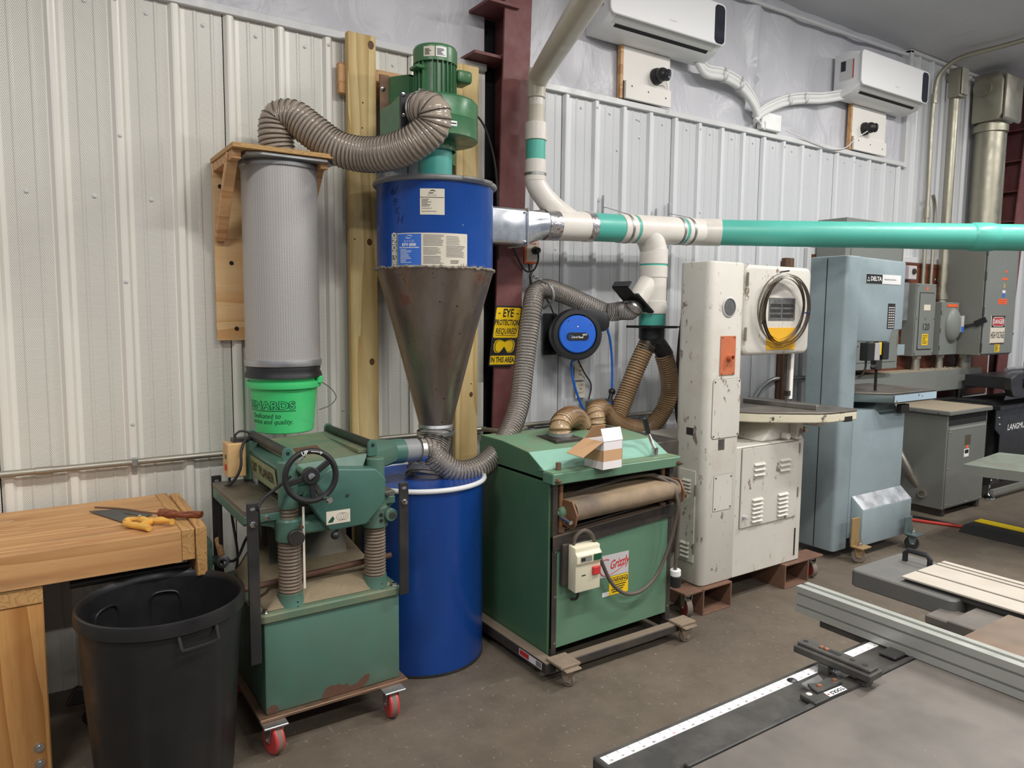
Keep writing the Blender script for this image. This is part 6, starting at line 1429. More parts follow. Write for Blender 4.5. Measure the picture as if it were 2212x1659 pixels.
# rectangular skid tubes with casters under the saw
for xa in (3.03, 3.745):
    o = MB(); x1_ = xa+.235; z1_ = .149; th = .010
    for a_, c_ in (((xa, 0), (x1_, th)), ((xa, z1_-th), (x1_, z1_)), ((xa, th), (xa+th, z1_-th)), ((x1_-th, th), (x1_, z1_-th))): o.box((a_[0], -.955, a_[1]), (c_[0], -.34, c_[1]))
    o.build('skid_tube', m_rusttube, BS, bevel=.0015)
m_redw = paint('maroon_wheel', srgb(150, 44, 48), .4, var=.1)
m_polish = metal('polished_fork', (.5, .5, .5), .2)
for cx, cy, ang_, px0 in ((2.952, -.905, D(160), 2.90), (4.075, -.90, D(165), 3.985)):
    MB().box((px0-.01, -.955, .138), (px0+.125 if px0 < 3.5 else px0+.14, -.83, .150)).build('caster_plate', m_rusttube, BS, bevel=.002)
    cs = caster(BS, cx, cy, .138, .052, .030, ang_, m_redw, m_polish, pl=(.08, .08))
    MB().lathe([(.044, -.0155), (.0525, -.0155), (.0525, .0155), (.044, .0155)], (cx, cy, .052), (math.cos(ang_), math.sin(ang_), 0), 32, cap=False).build('tyre', m_tread, cs)

# coil of spare blades hung on the saw
CB = thing('spare_blade_coil', 'coiled spare band saw blades hanging on the cream wheel cover', 'saw blade', (3.60, -.945, 1.49))
m_blade = metal('blade_steel', (.26, .23, .20), .35)
rr = random.Random(9)
for i in range(6):
    R_ = .205+.018*rr.uniform(-1, 1); c_ = Vector((3.612+.035*rr.uniform(-1, 1), -.952-.004*i, 1.695+.012*rr.uniform(-1, 1)-.006*i)); ex = 1.0+.05*rr.uniform(-1, 1); n = 64
    vs = []; rot = rr.uniform(-.2, .2); w_ = .0065
    for k in range(n):
        a_ = 2*PI*k/n
        for s in (-1, 1): vs.append((c_.x+R_*ex*math.cos(a_)-.0*s, c_.y+s*w_-.012*math.sin(a_+rot), c_.z+R_*.95*math.sin(a_)))
    MB().add(vs, [(2*k, 2*((k+1) % n), 2*((k+1) % n)+1, 2*k+1) for k in range(n)]).build('blade_loop', m_blade, CB)
MB().tube(ring_pts((3.835, -.955, 1.66), .013, (0, .3, 1), 12), .003, 5, closed=True).build('wire_tie', m_reelblue, CB); MB().tube(ring_pts((3.430, -.955, 1.60), .013, (0, .3, 1), 12), .003, 5, closed=True).build('wire_tie', m_ink, CB)
MB().cyl((3.612, -.925, 1.888), (3.612, -.985, 1.893), .004, n=8).build('hook', m_iron, CB)

# ------------------------------------------------------------------ grey band saw
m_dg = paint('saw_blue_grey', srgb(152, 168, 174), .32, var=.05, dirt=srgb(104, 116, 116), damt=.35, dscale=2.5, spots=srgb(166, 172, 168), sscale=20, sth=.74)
m_dgd = paint('saw_shaded_grey', srgb(92, 108, 108), .4, var=.06, dirt=srgb(80, 90, 88), damt=.4)  # blue-grey darkened to the tone of the shaded side, shade painted in
DY = -.80
DS = thing('band_saw', 'tall blue-grey band saw with a black and white maker plate', 'band saw', (4.85, -.6, 0))
MB().rbox((4.475, DY, .052), (4.645, -.515, 2.035), .028, 'z', 5).build('column', m_dg, DS, bevel=.012, seg=2)
MB().box((4.473, -.655, .06), (4.476, -.650, 2.02)).build('column_seam', m_dark, DS)
hp_ = [(4.640, 1.47), (5.05, 1.462), (5.085, 1.54), (5.215, 1.548), (5.215, 2.025), (4.640, 2.035)]
MB().prism(hp_, DY+.02, -.45, ('x', 'z', 'y')).build('wheel_cover', m_dg, DS, bevel=.012, seg=2)
MB().prism([(4.640, .12), (5.290, .10), (5.290, .955), (4.97, .955), (4.90, 1.0), (4.640, 1.0)], DY+.004, -.42, ('x', 'z', 'y')).build('base_cabinet', m_dg, DS, bevel=.008, seg=2)
MB().prism([(DY-.085, .085), (DY-.085, .335), (DY+.003, .415), (DY+.003, .085)], 4.665, 5.285, ('y', 'z', 'x')).build('base_ledge', m_dg, DS, bevel=.006, seg=2)
MB().add([(4.668, DY-.0835, .3375), (5.282, DY-.0835, .3375), (5.282, DY+.001, .4145), (4.668, DY+.001, .4145)], [(0, 1, 2, 3)]).build('ledge_sheen', metal('sheen_ledge', (.72, .74, .76), .3, var=.12, scale=8), DS)  # bright sheet that paints a sheen of light on the slanted ledge
mp = MB().box((4.72, DY+.0175, 1.862), (5.02+.13, DY+.020, 1.925)).build('maker_plate', m_whiteink, DS)
MB().box((4.722, DY+.0165, 1.863), (4.915, DY+.0175, 1.924)).build('plate_dark', m_ink, mp)
put_text('DELTA', (4.838, DY+.0158, 1.893), (1, 0, 0), (0, 0, 1), .040, m_whiteink, mp, bold=.0012, sx=1.1)
b = MB()
for x, z in ((4.738, 1.876), (4.756, 1.876), (4.747, 1.893)): b.add([(x-.0075, DY+.0158, z), (x+.0075, DY+.0158, z), (x, DY+.0158, z+.014)], [(0, 1, 2)])
b.build('triangle_mark', m_whiteink, mp)
put_text('Model 28 Vertical Band Saw', (5.015, DY+.0165, 1.893), (1, 0, 0), (0, 0, 1), .014, m_ink, mp, sx=.95)
sp_ = MB().box((5.01, DY+.0175, 1.555), (5.10, DY+.020, 1.73)).build('speed_chart', m_iron, DS)
for i in range(9):
    for j in range(3): MB().box((5.018+.027*j, DY+.0168, 1.562+.017*i), (5.038+.027*j, DY+.0175, 1.570+.017*i)).build('chart_entry', m_plate2, sp_)
# switch, warning labels, guide and blade under the cover
sw = MB().box((4.66, -.86, 1.345), (4.74, -.80, 1.465)).build('switch_box', m_black, DS, bevel=.003); MB().box((4.74, -.862, 1.347), (4.80, -.80, 1.463)).build('switch_face', m_plate2, DS, bevel=.002)
MB().tube(spline([(4.69, -.83, 1.345), (4.69, -.83, 1.30), (4.67, -.82, 1.25), (4.655, -.80, 1.23)], .01), .007, 8).build('switch_lead', m_rubber, DS)
for x in (4.82, 4.93): MB().box((x, -.775, 1.375), (x+.04, -.772, 1.462)).build('warning_label', m_yellow, DS)
MB().box((4.865, -.775, 1.36), (4.925, -.72, 1.462)).build('guide_bracket', m_black, DS); MB().box((4.985, -.78, 1.34), (5.06, -.70, 1.462)).build('guide_bracket', m_black, DS, bevel=.004)
MB().box((4.93, -.77, 1.27), (5.0, -.72, 1.34)).build('blade_guide', m_iron, DS, bevel=.006); MB().cyl((4.93, -.745, 1.305), (5.0, -.745, 1.30), .022, n=14).build('guide_roller', m_steel, DS)
MB().box((4.972, -.752, 1.12), (4.978, -.732, 1.36)).build('blade', m_iron, DS)
# table
dz_ = 1.118
dp = [(4.72, -.40), (4.73, -.68), (4.93, -.895), (5.505, -.90), (5.505, -.38)]
m_chipblue = paint('chipped_blue', srgb(176, 198, 214), .5, var=.06, spots=srgb(70, 70, 72), sscale=24, sth=.64)
MB().prism(dp, dz_-.012, dz_).build('table_top', m_castgrey, DS, bevel=.002)
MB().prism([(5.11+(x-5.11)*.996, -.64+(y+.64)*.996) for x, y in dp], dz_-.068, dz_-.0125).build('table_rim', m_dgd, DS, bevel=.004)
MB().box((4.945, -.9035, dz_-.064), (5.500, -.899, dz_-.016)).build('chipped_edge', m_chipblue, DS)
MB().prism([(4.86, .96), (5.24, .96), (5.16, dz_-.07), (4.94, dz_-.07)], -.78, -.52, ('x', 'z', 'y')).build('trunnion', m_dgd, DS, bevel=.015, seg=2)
MB().box((5.16, -.84, .955), (5.26, -.80, 1.02)).build('trunnion_clamp', m_iron, DS, bevel=.004)
# corner casters
m_brass = paint('yellow_zinc', srgb(150, 124, 84), .45, var=.15, scale=20)
for cx, cy in ((4.585, -.905), (5.180, -.945)):
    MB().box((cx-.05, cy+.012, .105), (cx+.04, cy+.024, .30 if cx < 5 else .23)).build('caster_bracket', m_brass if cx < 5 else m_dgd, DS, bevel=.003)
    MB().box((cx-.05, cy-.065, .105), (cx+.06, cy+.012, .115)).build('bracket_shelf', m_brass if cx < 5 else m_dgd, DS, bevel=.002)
    caster(DS, cx, cy-.012, .1045, .046, .026, D(40), m_tread if cx < 5 else m_black, m_brass if cx < 5 else m_dgd, pl=(.07, .07))
    MB().lathe([(.016, 0), (.016, .02), (.010, .021), (.010, .05), (0, .05)], (cx, cy-.02, .115), (0, 0, 1), 8).build('stem_nut', m_steel, DS)
MB().box((5.285, -.73, .10), (5.305, -.60, .33)).build('rear_bracket', m_dgd, DS)
for x, y in ((4.52, -.45), (5.24, -.45)): MB().cyl((x, y, 0), (x, y, .06), .03, n=14).build('rear_foot', m_iron, DS)
for z in (1.44, .99): MB().lathe([(.007, 0), (.006, .004), (0, .005)], (4.63, DY, z), (0, -1, 0), 8).build('cover_screw', m_steel, DS)
# ------------------------------------------------------------------ electrical wall
m_eg = paint('switchgear_grey', srgb(126, 130, 126), .42, var=.04, dirt=srgb(110, 108, 100), damt=.3, dscale=2)
m_egd = paint('switchgear_side', srgb(120, 122, 116), .5, var=.04)
m_brownply = wood('brown_plywood', srgb(120, 66, 44), srgb(80, 40, 28), 'x', 8, .45)
m_dustgrey = paint('dusty_grey', srgb(160, 148, 128), .8, var=.12)
BP = MB().box((PLY[0]+.004, -.046, PLY[2]+.003), (PLY[1]-.004, -.024, PLY[3]-.003)).build('backing_board', m_brownply, bevel=.001, label='reddish brown plywood board on the wall behind the switchgear', cat='board')
for x, z in ((5.30, 2.04), (6.2, 2.04), (6.1, 1.95), (7.1, 1.98)): MB().lathe([(.016, 0), (.012, .004), (0, .005)], (x, -.046, z), (0, -1, 0), 12).build('washer_screw', m_screw, BP)
def hd_box(nm, label, cat, a, c_, mat=m_eg, bev=.004):
    t = thing(nm, label, cat, ((a[0]+c_[0])/2, a[1], a[2])); MB().box(a, c_).build('enclosure', mat, t, bevel=bev); return t
def lines(t, x0, x1, y, z0, z1, n, mat, seed=1):
    r = random.Random(seed)
    for i in range(n):
        z = z1-(z1-z0)*(i+.5)/n; MB().box((x0, y-.0006, z-.0025), (x0+(x1-x0)*r.uniform(.6, 1), y, z+.0025)).build('print_line', mat, t, smooth=0)
GC = hd_box('electrical_cabinet', 'large plain grey electrical cabinet behind the grey band saw', 'cabinet', (5.235, -.30, 1.21), (6.05, -.048, 2.385))
MB().box((5.30, -.306, 1.27), (6.02, -.3005, 2.34)).build('door', m_eg, GC, bevel=.002)
for z in (1.4, 2.1): MB().cyl((6.025, -.305, z), (6.025, -.305, z+.09), .008, n=8).build('hinge', m_egd, GC)
TR = hd_box('wireway', 'long grey wiring trough running under the electrical boxes', 'wireway', (5.25, -.235, .965), (7.70, -.048, 1.158))
MB().box((5.255, -.233, 1.1585), (7.695, -.05, 1.160)).build('dust_film', m_dustgrey, TR)
for i in range(10): MB().sphere((6.7+.09*i, -.16+.05*math.sin(i*2.3), 1.165), .011, 6, 4, (1.6, 1, .6)).build('wire_offcut', m_dustgrey, TR)
MB().lathe([(.012, 0), (.010, .006), (0, .008)], (6.33, -.235, 1.03), (0, -1, 0), 10).build('cover_screw', m_screw, TR)
MB().cyl((7.60, -.09, 0), (7.60, -.09, .965), .028, n=16).build('riser_conduit', m_conduit, TR)
P1 = hd_box('breaker_panel', 'grey breaker panel lettered 120 with a yellow caution label', 'breaker panel', (6.545, -.165, 1.288), (6.880, -.048, 1.930))
MB().box((6.550, -.172, 1.292), (6.875, -.1655, 1.926)).build('trim_plate', m_eg, P1, bevel=.003)
dr = MB().prism(rrect(6.60, 1.35, 6.83, 1.845, .012), -.178, -.172, ('x', 'z', 'y')).build('door', m_eg, P1, bevel=.002)
MB().prism(rrect(6.592, 1.342, 6.838, 1.853, .014), -.1735, -.1715, ('x', 'z', 'y')).build('door_gap', m_iron, P1)
put_text('120', (6.715, -.1786, 1.545), (1, 0, 0), (0, 0, 1), .085, m_ink, dr, bold=.001); put_text('D', (6.70, -.1786, 1.615), (1, 0, 0), (0, 0, 1), .035, m_ink, dr)
MB().box((6.665, -.1790, 1.695), (6.775, -.178, 1.745)).build('circuit_card', m_paper, dr)
MB().box((6.66, -.1790, 1.385), (6.765, -.178, 1.485)).build('caution_label', m_yellow, dr); lines(dr, 6.67, 6.755, -.179, 1.395, 1.478, 6, m_ink, 2)
MB().lathe([(.020, 0), (0, .001)], (6.72, -.1722, 1.888), (0, -1, 0), 6).build('orange_dot', m_orange, P1)
for x in (6.562, 6.862):
    for z in (1.31, 1.62, 1.91): MB().lathe([(.006, 0), (.005, .003), (0, .004)], (x, -.172, z), (0, -1, 0), 8).build('trim_screw', m_iron, P1)
P2 = hd_box('disconnect_switch', 'grey disconnect switch with a rounded bulging cover and side lever', 'switch', (6.955, -.190, 1.290), (7.270, -.048, 1.772))
MB().sphere((7.15, -.19, 1.565), .12, 24, 16, (1.0, .55, 1.35)).build('bulge', m_eg, P2); MB().box((7.05, -.195, 1.73), (7.24, -.1905, 1.755)).build('orange_label', m_orange, P2)
lb = MB().box((7.20, -.252, 1.50), (7.25, -.235, 1.65)).build('rating_label', m_plate2, P2); MB().box((7.20, -.2535, 1.50), (7.25, -.252, 1.55)).build('label_blue', m_lblue, lb)
MB().bar((7.275, -.15, 1.53), (7.283, -.36, 1.585), .012, .02).build('lever', m_iron, P2); MB().bar((7.283, -.33, 1.575), (7.285, -.42, 1.62), .022, .05).build('lever_grip', m_black, P2)
for z in (1.34, 1.50, 1.66): MB().cyl((6.957, -.192, z), (6.957, -.192, z+.035), .007, n=8).build('hinge', m_egd, P2)
P3 = hd_box('main_switch', 'tall grey main switch cabinet with a danger high voltage sign', 'switch cabinet', (7.300, -.375, 1.288), (7.925, -.048, 2.33), m_egd)
MB().box((7.320, -.388, 1.300), (7.925, -.3755, 2.32)).build('door', m_eg, P3, bevel=.003)
for z in (1.33, 1.66, 1.98, 2.2): MB().cyl((7.308, -.384, z), (7.308, -.384, z+.07), .009, n=8).build('hinge', m_iron, P3)
MB().cyl((7.308, -.380, 1.31), (7.308, -.380, 2.31), .004, n=6).build('hinge_rod', m_iron, P3)
dsg = MB().box((7.455, -.392, 1.395), (7.735, -.388, 1.655)).build('danger_sign', m_paper, P3); MB().box((7.462, -.3935, 1.545), (7.728, -.392, 1.648)).build('sign_black', m_ink, dsg)
MB().prism(rrect(7.475, 1.553, 7.715, 1.641, .04, 6), -.3945, -.3935, ('x', 'z', 'y')).build('sign_oval', m_whiteink, dsg); MB().prism(rrect(7.480, 1.558, 7.710, 1.636, .037, 6), -.3952, -.3945, ('x', 'z', 'y')).build('sign_oval', paint('danger_red', srgb(186, 62, 58), .5), dsg)
put_text('DANGER', (7.595, -.3957, 1.597), (1, 0, 0), (0, 0, 1), .058, m_whiteink, dsg, bold=.001, sx=.92); put_text('HIGH VOLTAGE', (7.595, -.3926, 1.470), (1, 0, 0), (0, 0, 1), .085, m_ink, dsg, bold=.0014, sx=.44)
for z in (1.398, 1.652): MB().cyl((7.46, -.394, z), (7.73, -.394, z), .004, n=6).build('sign_frame', m_rustplate, dsg)
MB().box((7.565, -.3895, 1.315), (7.660, -.388, 1.385)).build('caution_label', m_yellow, P3); lines(P3, 7.572, 7.652, -.3895, 1.320, 1.380, 5, m_ink, 4)
MB().box((7.57, -.3895, 1.76), (7.745, -.388, 1.81)).build('orange_label', m_orange, P3); lines(P3, 7.58, 7.735, -.3895, 1.765, 1.805, 2, m_red_ink, 5)
MB().box((7.615, -.3895, 1.985), (7.735, -.388, 2.005)).build('orange_label', m_orange, P3); MB().box((7.67, -.3895, 2.055), (7.71, -.388, 2.075)).build('orange_label', m_orange, P3)
MB().box((7.64, -.3895, 1.865), (7.70, -.388, 1.89)).build('white_label', m_whiteink, P3); MB().box((7.645, -.3895, 1.825), (7.695, -.388, 1.860)).build('blue_label', m_lblue, P3); put_text('D', (7.672, -.3892, 1.93), (1, 0, 0), (0, 0, 1), .05, m_signY, P3, bold=.001)
MB().prism([(-.33, 1.70), (-.21, 1.68), (-.19, 1.80), (-.23, 1.93), (-.31, 1.95)], 7.926, 7.975, ('y', 'z', 'x')).build('operator_base', m_egd, P3, bevel=.01)
MB().bar((7.985, -.28, 1.82), (8.01, -.30, 2.10), .04, .03).build('operator_handle', m_egd, P3, bevel=.004); MB().bar((8.008, -.299, 2.08), (8.014, -.304, 2.14), .05, .04).build('handle_grip', paint('grip_red', srgb(160, 40, 50), .4), P3, bevel=.006)
for z in (2.16, 1.48): MB().tube(ring_pts((7.935, -.38, z), .014, (0, 1, 0), 10), .003, 5, closed=True).build('hasp_ring', m_iron, P3)
# stubs between the trough and the boxes
ST = thing('conduit_stub', 'short conduit nipple between the wiring trough and the breaker panel', 'conduit', (6.70, -.11, 1.16)); MB().cyl((6.70, -.11, 1.160), (6.70, -.11, 1.287), .040, n=18).build('nipple', m_conduit, ST); MB().cyl((6.70, -.11, 1.262), (6.70, -.11, 1.287), .050, n=8).build('locknut', m_conduit, ST)
ST = thing('conduit_stub', 'short conduit nipple between the wiring trough and the disconnect switch', 'conduit', (7.12, -.11, 1.16)); MB().cyl((7.12, -.11, 1.160), (7.12, -.11, 1.289), .036, n=18).build('nipple', m_conduit, ST); MB().cyl((7.12, -.11, 1.262), (7.12, -.11, 1.289), .046, n=8).build('locknut', m_conduit, ST)
ST = thing('conduit_stub', 'wide conduit nipple between the wiring trough and the main switch', 'conduit', (7.50, -.15, 1.16)); MB().cyl((7.50, -.15, 1.160), (7.50, -.15, 1.287), .065, n=20).build('nipple', m_conduit, ST); MB().cyl((7.50, -.15, 1.255), (7.50, -.15, 1.287), .078, n=8).build('locknut', m_conduit, ST)
# small boxes
TB = hd_box('thermostat', 'small beige control box with a round dial above the breaker panel', 'thermostat', (6.50, -.115, 1.965), (6.63, -.048, 2.085), m_plate2); MB().lathe([(.026, 0), (.024, .014), (0, .016)], (6.575, -.115, 2.035), (0, -1, 0), 16).build('dial', m_iron, TB)
FP = hd_box('junction_box', 'flat grey junction box between the cabinet and the breaker panel', 'junction box', (6.22, -.12, 1.60), (6.50, -.048, 1.935)); MB().box((6.225, -.126, 1.605), (6.495, -.1205, 1.93)).build('cover', m_galv, FP)
OS = hd_box('outlet_strip', 'dark strip of outlets under the flat grey junction box', 'outlet strip', (6.27, -.10, 1.42), (6.39, -.048, 1.57), m_iron)
for z in (1.445, 1.49, 1.535): MB().box((6.33, -.103, z-.006), (6.36, -.100, z+.006)).build('outlet', m_whiteink, OS)
RB_ = hd_box('raceway_box', 'pale grey raceway box beside the foot of the breaker panel', 'raceway box', (6.10, -.15, 1.30), (6.44, -.05, 1.395), m_dg); MB().cyl((6.44, -.10, 1.35), (6.475, -.10, 1.35), .03, n=10).build('connector', m_galv, RB_)
# conduits up the wall
m_emt = metal('emt_conduit', (.42, .40, .32), .45, dirt=(.26, .24, .19), damt=.4)
def run(nm, label, parts):
    t = thing(nm, label, 'conduit', parts[0][0][0])
    for pts, r, pn in parts: MB().tube(spline(pts, .03) if len(pts) > 2 else [Vector(q) for q in pts], r, 18).build(pn, m_emt, t, smooth=60)
    return t
xA = U(2003, 450, -.06).x; topz = 3.86
cA = run('tall_conduit', 'thin conduit rising from the breaker panel and bending along the ceiling', [([(xA-.02, -.07, 1.931), (xA-.02, -.07, 2.60)], .020, 'conduit_pipe'), ([(xA-.02, -.07, 2.60), (xA-.02, -.07, 3.60), (xA-.01, -.10, 3.76), (xA+.02, -.22, 3.86), (xA+.10, -.6, 3.90), (xA+.4, -1.8, 4.02), (xA+.7, -3.0, 4.14)], .020, 'conduit_pipe')])
MB().cyl((xA-.02, -.07, 2.52), (xA-.02, -.07, 2.62), .027, n=14).build('coupling', m_emt, cA); MB().cyl((xA-.02, -.07, 3.52), (xA-.02, -.07, 3.60), .026, n=14).build('coupling', m_emt, cA)
cB = run('tall_conduit', 'second thin conduit joining the bent conduit above the breaker panel', [([(xA+.12, -.07, 1.931), (xA+.12, -.07, 2.56), (xA+.09, -.075, 2.66), (xA+.03, -.09, 2.72)], .016, 'conduit_pipe')])
xB = U(2048, 400, -.09).x; cC = run('tall_conduit', 'medium conduit with an elbow fitting at its top, above the disconnect switch', [([(xB, -.095, 1.773), (xB, -.095, 3.62)], .042, 'conduit_pipe')])
MB().cyl((xB, -.095, 1.80), (xB, -.095, 1.86), .054, n=14).build('coupling', m_emt, cC); MB().box((xB-.065, -.17, 3.60), (xB+.055, -.06, 3.86)).build('elbow_fitting', m_emt, cC, bevel=.015, seg=2); MB().box((xB-.06, -.186, 3.62), (xB+.05, -.171, 3.85)).build('fitting_cover', m_conduit, cC, bevel=.004)
MB().cyl((xB, -.06, 3.80), (xB, -.024, 3.80), .04, n=14).build('wall_stub', m_emt, cC)
xC = U(2128, 400, -.16).x; cD = run('tall_conduit', 'very wide conduit with a big elbow fitting, above the main switch', [([(xC, -.17, 2.331), (xC, -.17, 3.45)], .125, 'conduit_pipe'), ([(xC, -.17, 3.36), (xC, -.17, 3.42)], .148, 'coupling'), ([(xC+.20, -.17, 2.331), (xC+.20, -.17, 3.45)], .06, 'conduit_pipe')])
MB().prism([(-.30, 3.44), (-.32, 3.50), (-.32, 3.80), (-.28, 3.88), (-.06, 3.88), (-.06, 3.44)], xC-.15, xC+.15, ('y', 'z', 'x')).build('elbow_fitting', m_emt, cD, bevel=.02, seg=2)
MB().prism([(-.345, 3.46), (-.345, 3.84), (-.322, 3.86), (-.322, 3.44)], xC-.13, xC+.20, ('y', 'z', 'x')).build('fitting_cover', m_conduit, cD, bevel=.006)
MB().cyl((xC-.17, -.15, 3.75), (xC-.15, -.15, 3.75), .08, n=16).build('side_hub', m_emt, cD)
# wooden stud and small conduit behind the cream saw
q0 = U(1699, 560, -.045)
plank('wood_stud', (4.84, -.075, 0), (4.93, -.0235, 2.075), wood('dark_stud', srgb(112, 84, 62), srgb(72, 50, 36), 'z', 12, .7), 'dark wooden stud on the wall between the two band saws', cat='post')
CS = thing('small_conduit', 'light conduit bending down the wall behind the cream saw table', 'conduit', U(1628, 860, -.05)); MB().tube(spline([U(1760, 815, -.05), U(1700, 817, -.05), U(1668, 820, -.05), U(1650, 832, -.05), U(1628, 862, -.05)], .02), .016, 12).build('conduit_pipe', m_galv, CS)
# black cable hanging left of the cream saw
BC = thing('black_cable', 'thick black cable hanging on the wall left of the cream saw', 'cable', U(1462, 930, -.30)); MB().tube(spline([U(1476, 672, -.30), U(1468, 740, -.30), U(1462, 830, -.30), U(1463, 900, -.30), U(1474, 940, -.30)], .02), .0125, 10).build('cable', m_rubber, BC)
WBx = hd_box('disconnect_switch', 'pale grey disconnect box on the wall left of the cream saw', 'switch', (3.86, -.13, 1.10), (4.02, -.0235, 1.40), m_plate2); MB().tube(spline([(3.94, -.08, 1.40), (3.93, -.08, 1.52), (3.88, -.1, 1.62)], .02), .012, 8).build('feed_conduit', m_galv, WBx)

# ------------------------------------------------------------------ dry transformer
m_tx = paint('transformer_grey', srgb(112, 114, 110), .45, var=.04, dirt=srgb(96, 92, 84), damt=.35, dscale=2)
TX = thing('transformer', 'grey floor-standing transformer box with vented lid', 'transformer', (6.54, -.38, 0))
tx0, tx1, ty0, ty1 = 6.205, 6.885, -.66, -.13
MB().box((tx0, ty0, .062), (tx1, ty1, .845)).build('enclosure', m_tx, TX, bevel=.004)
MB().box((tx0+.02, ty0-.006, .075), (tx1-.02, ty0-.0005, .720)).build('front_panel', m_tx, TX, bevel=.002)
MB().add([(tx0+.03, ty0-.008, .720), (tx1-.03, ty0-.008, .720), (tx1-.05, ty0+.03, .80), (tx0+.05, ty0+.03, .80), (tx0+.03, ty0+.0, .720), (tx1-.03, ty0, .720)], [(0, 1, 2, 3)]).build('vent_deflector', m_egd, TX)
MB().box((tx0+.02, ty0-.002, .755), (tx1-.02, ty0+.001, .838)).build('vent_opening', m_dark, TX)
MB().box((tx0-.025, ty0-.03, .845), (tx1+.025, ty1+.02, .880)).build('lid', m_tx, TX, bevel=.006); MB().box((tx0-.02, ty0-.025, .880), (tx1+.02, ty1+.015, .8815)).build('lid_dust', m_dustgrey, TX)
for x in (tx0+.02, tx1-.07): MB().box((x, ty0+.01, 0), (x+.05, ty1-.02, .062)).build('skid', m_iron, TX)
MB().box((6.50, ty0-.0075, .575), (6.60, ty0-.006, .66)).build('rating_plate', metal('brass_plate', (.35, .30, .20), .4), TX); MB().box((6.53, ty0-.0075, .545), (6.565, ty0-.006, .572)).build('orange_label', m_orange, TX); MB().box((6.50, ty0-.0075, .475), (6.58, ty0-.006, .542)).build('white_label', m_whiteink, TX); MB().prism(rrect(6.508, .505, 6.572, .535, .012), -.0, .0, ('x', 'z', 'y')) ; MB().prism(rrect(6.508, .503, 6.572, .535, .012), ty0-.0085, ty0-.0075, ('x', 'z', 'y')).build('label_oval', m_ink, TX)
for y, z in ((ty0+.06, .862), (ty0+.25, .862), (ty0+.42, .862)): MB().lathe([(.009, 0), (.008, .005), (0, .006)], (tx0-.025, y, z), (-1, 0, 0), 8).build('lid_screw', m_screw, TX)
for x, z in ((tx0+.05, .70), (tx0+.05, .40), (tx0+.05, .10), (6.60, .085), (tx1-.03, .085)): MB().lathe([(.008, 0), (.007, .004), (0, .005)], (x, ty0-.006, z), (0, -1, 0), 8).build('panel_screw', m_screw, TX)
fx = [(5.95, -.30, .86), (6.05, -.33, .70), (6.12, -.37, .50), (6.165, -.42, .32), (6.18, -.44, .24), (6.20, -.45, .20)]
fx = [U(1915, 880, -.20), U(1938, 962, -.30), U(1958, 1005, -.38), U(1980, 1045, -.44), U(1993, 1062, -.47)]+[Vector((6.19, -.50, .17))]
FX = thing('flexible_conduit', 'grey flexible conduit curving into the side of the transformer', 'conduit', fx[-1]); P = spline(fx, .008); MB().tube(P, [.026+.0018*(i % 2) for i in range(len(P))], 14).build('flex_sleeve', m_conduit, FX, smooth=60); MB().tube(P[-9:], .036, 12).build('elbow_connector', m_emt, FX)

# ------------------------------------------------------------------ black plasma table
m_pt = paint('powder_black', (.020, .021, .024), .35, var=.15)
LT = thing('plasma_table', 'black plasma cutting table lettered in white, behind the transformer', 'plasma table', (7.7, -.3, 0))
lx0, lx1, ly0, ly1 = 7.05, 9.2, -.66, -.20
MB().box((lx0+.10, ly0, .30), (lx1, ly0+.01, .83)).build('front_skirt', m_pt, LT, bevel=.003); MB().prism([(lx0, .66), (lx0+.10, .60), (lx0+.10, .83), (lx0, .83)], ly0, ly0+.01, ('x', 'z', 'y')).build('skirt_wing', m_pt, LT)
MB().box((lx0+.0, ly0-.03, .83), (lx1, ly1, .872)).build('table_frame', m_pt, LT, bevel=.004); MB().box((lx0+.08, ly0+.04, .8725), (lx1-.05, ly1-.04, .885)).build('slat_bed', m_dark, LT)
MB().box((lx0+.12, ly0+.06, .14), (lx0+.30, ly0+.14, .83)).build('leg', m_pt, LT); MB().box((lx0+.12, ly1-.14, .02), (lx0+.30, ly1-.06, .83)).build('leg', m_pt, LT); MB().box((lx1-.30, ly0+.06, .02), (lx1-.12, ly0+.14, .83)).build('leg', m_pt, LT)
fq = Vector((7.17, -.60, 0)); MB().lathe([(.055, 0), (.052, .010), (.022, .030), (.012, .045), (.012, .15), (0, .15)], (lx0+.20, ly0+.10, 0), (0, 0, 1), 20).build('levelling_foot', m_chrome, LT)
MB().cyl((lx0+.30, ly0+.10, .20), (lx1-.3, ly0+.10, .20), .02, n=12).build('cross_bar', m_galv, LT); MB().box((lx0+.10, ly0+.02, .06), (lx1, ly0+.05, .10)).build('lower_rail', m_egd, LT)
tq = U(2176, 924, ly0-.001); put_text('LANGMUIR', (tq.x, ly0-.0012, tq.z), (1, 0, 0), (0, 0, 1), .075, m_whiteink, LT, align='LEFT', bold=.0012, shear=.12, sx=1.1)
for x, z in ((lx0+.06, .76), (lx0+.08, .70), (lx0+.14, .25), (lx0+.26, .25), (lx0+.14, .18), (lx0+.26, .18)): MB().lathe([(.010, 0), (.008, .005), (0, .006)], (x, ly0+(.06 if z < .3 else -.0), z), (0, -1, 0), 8).build('rivet', m_screw, LT)
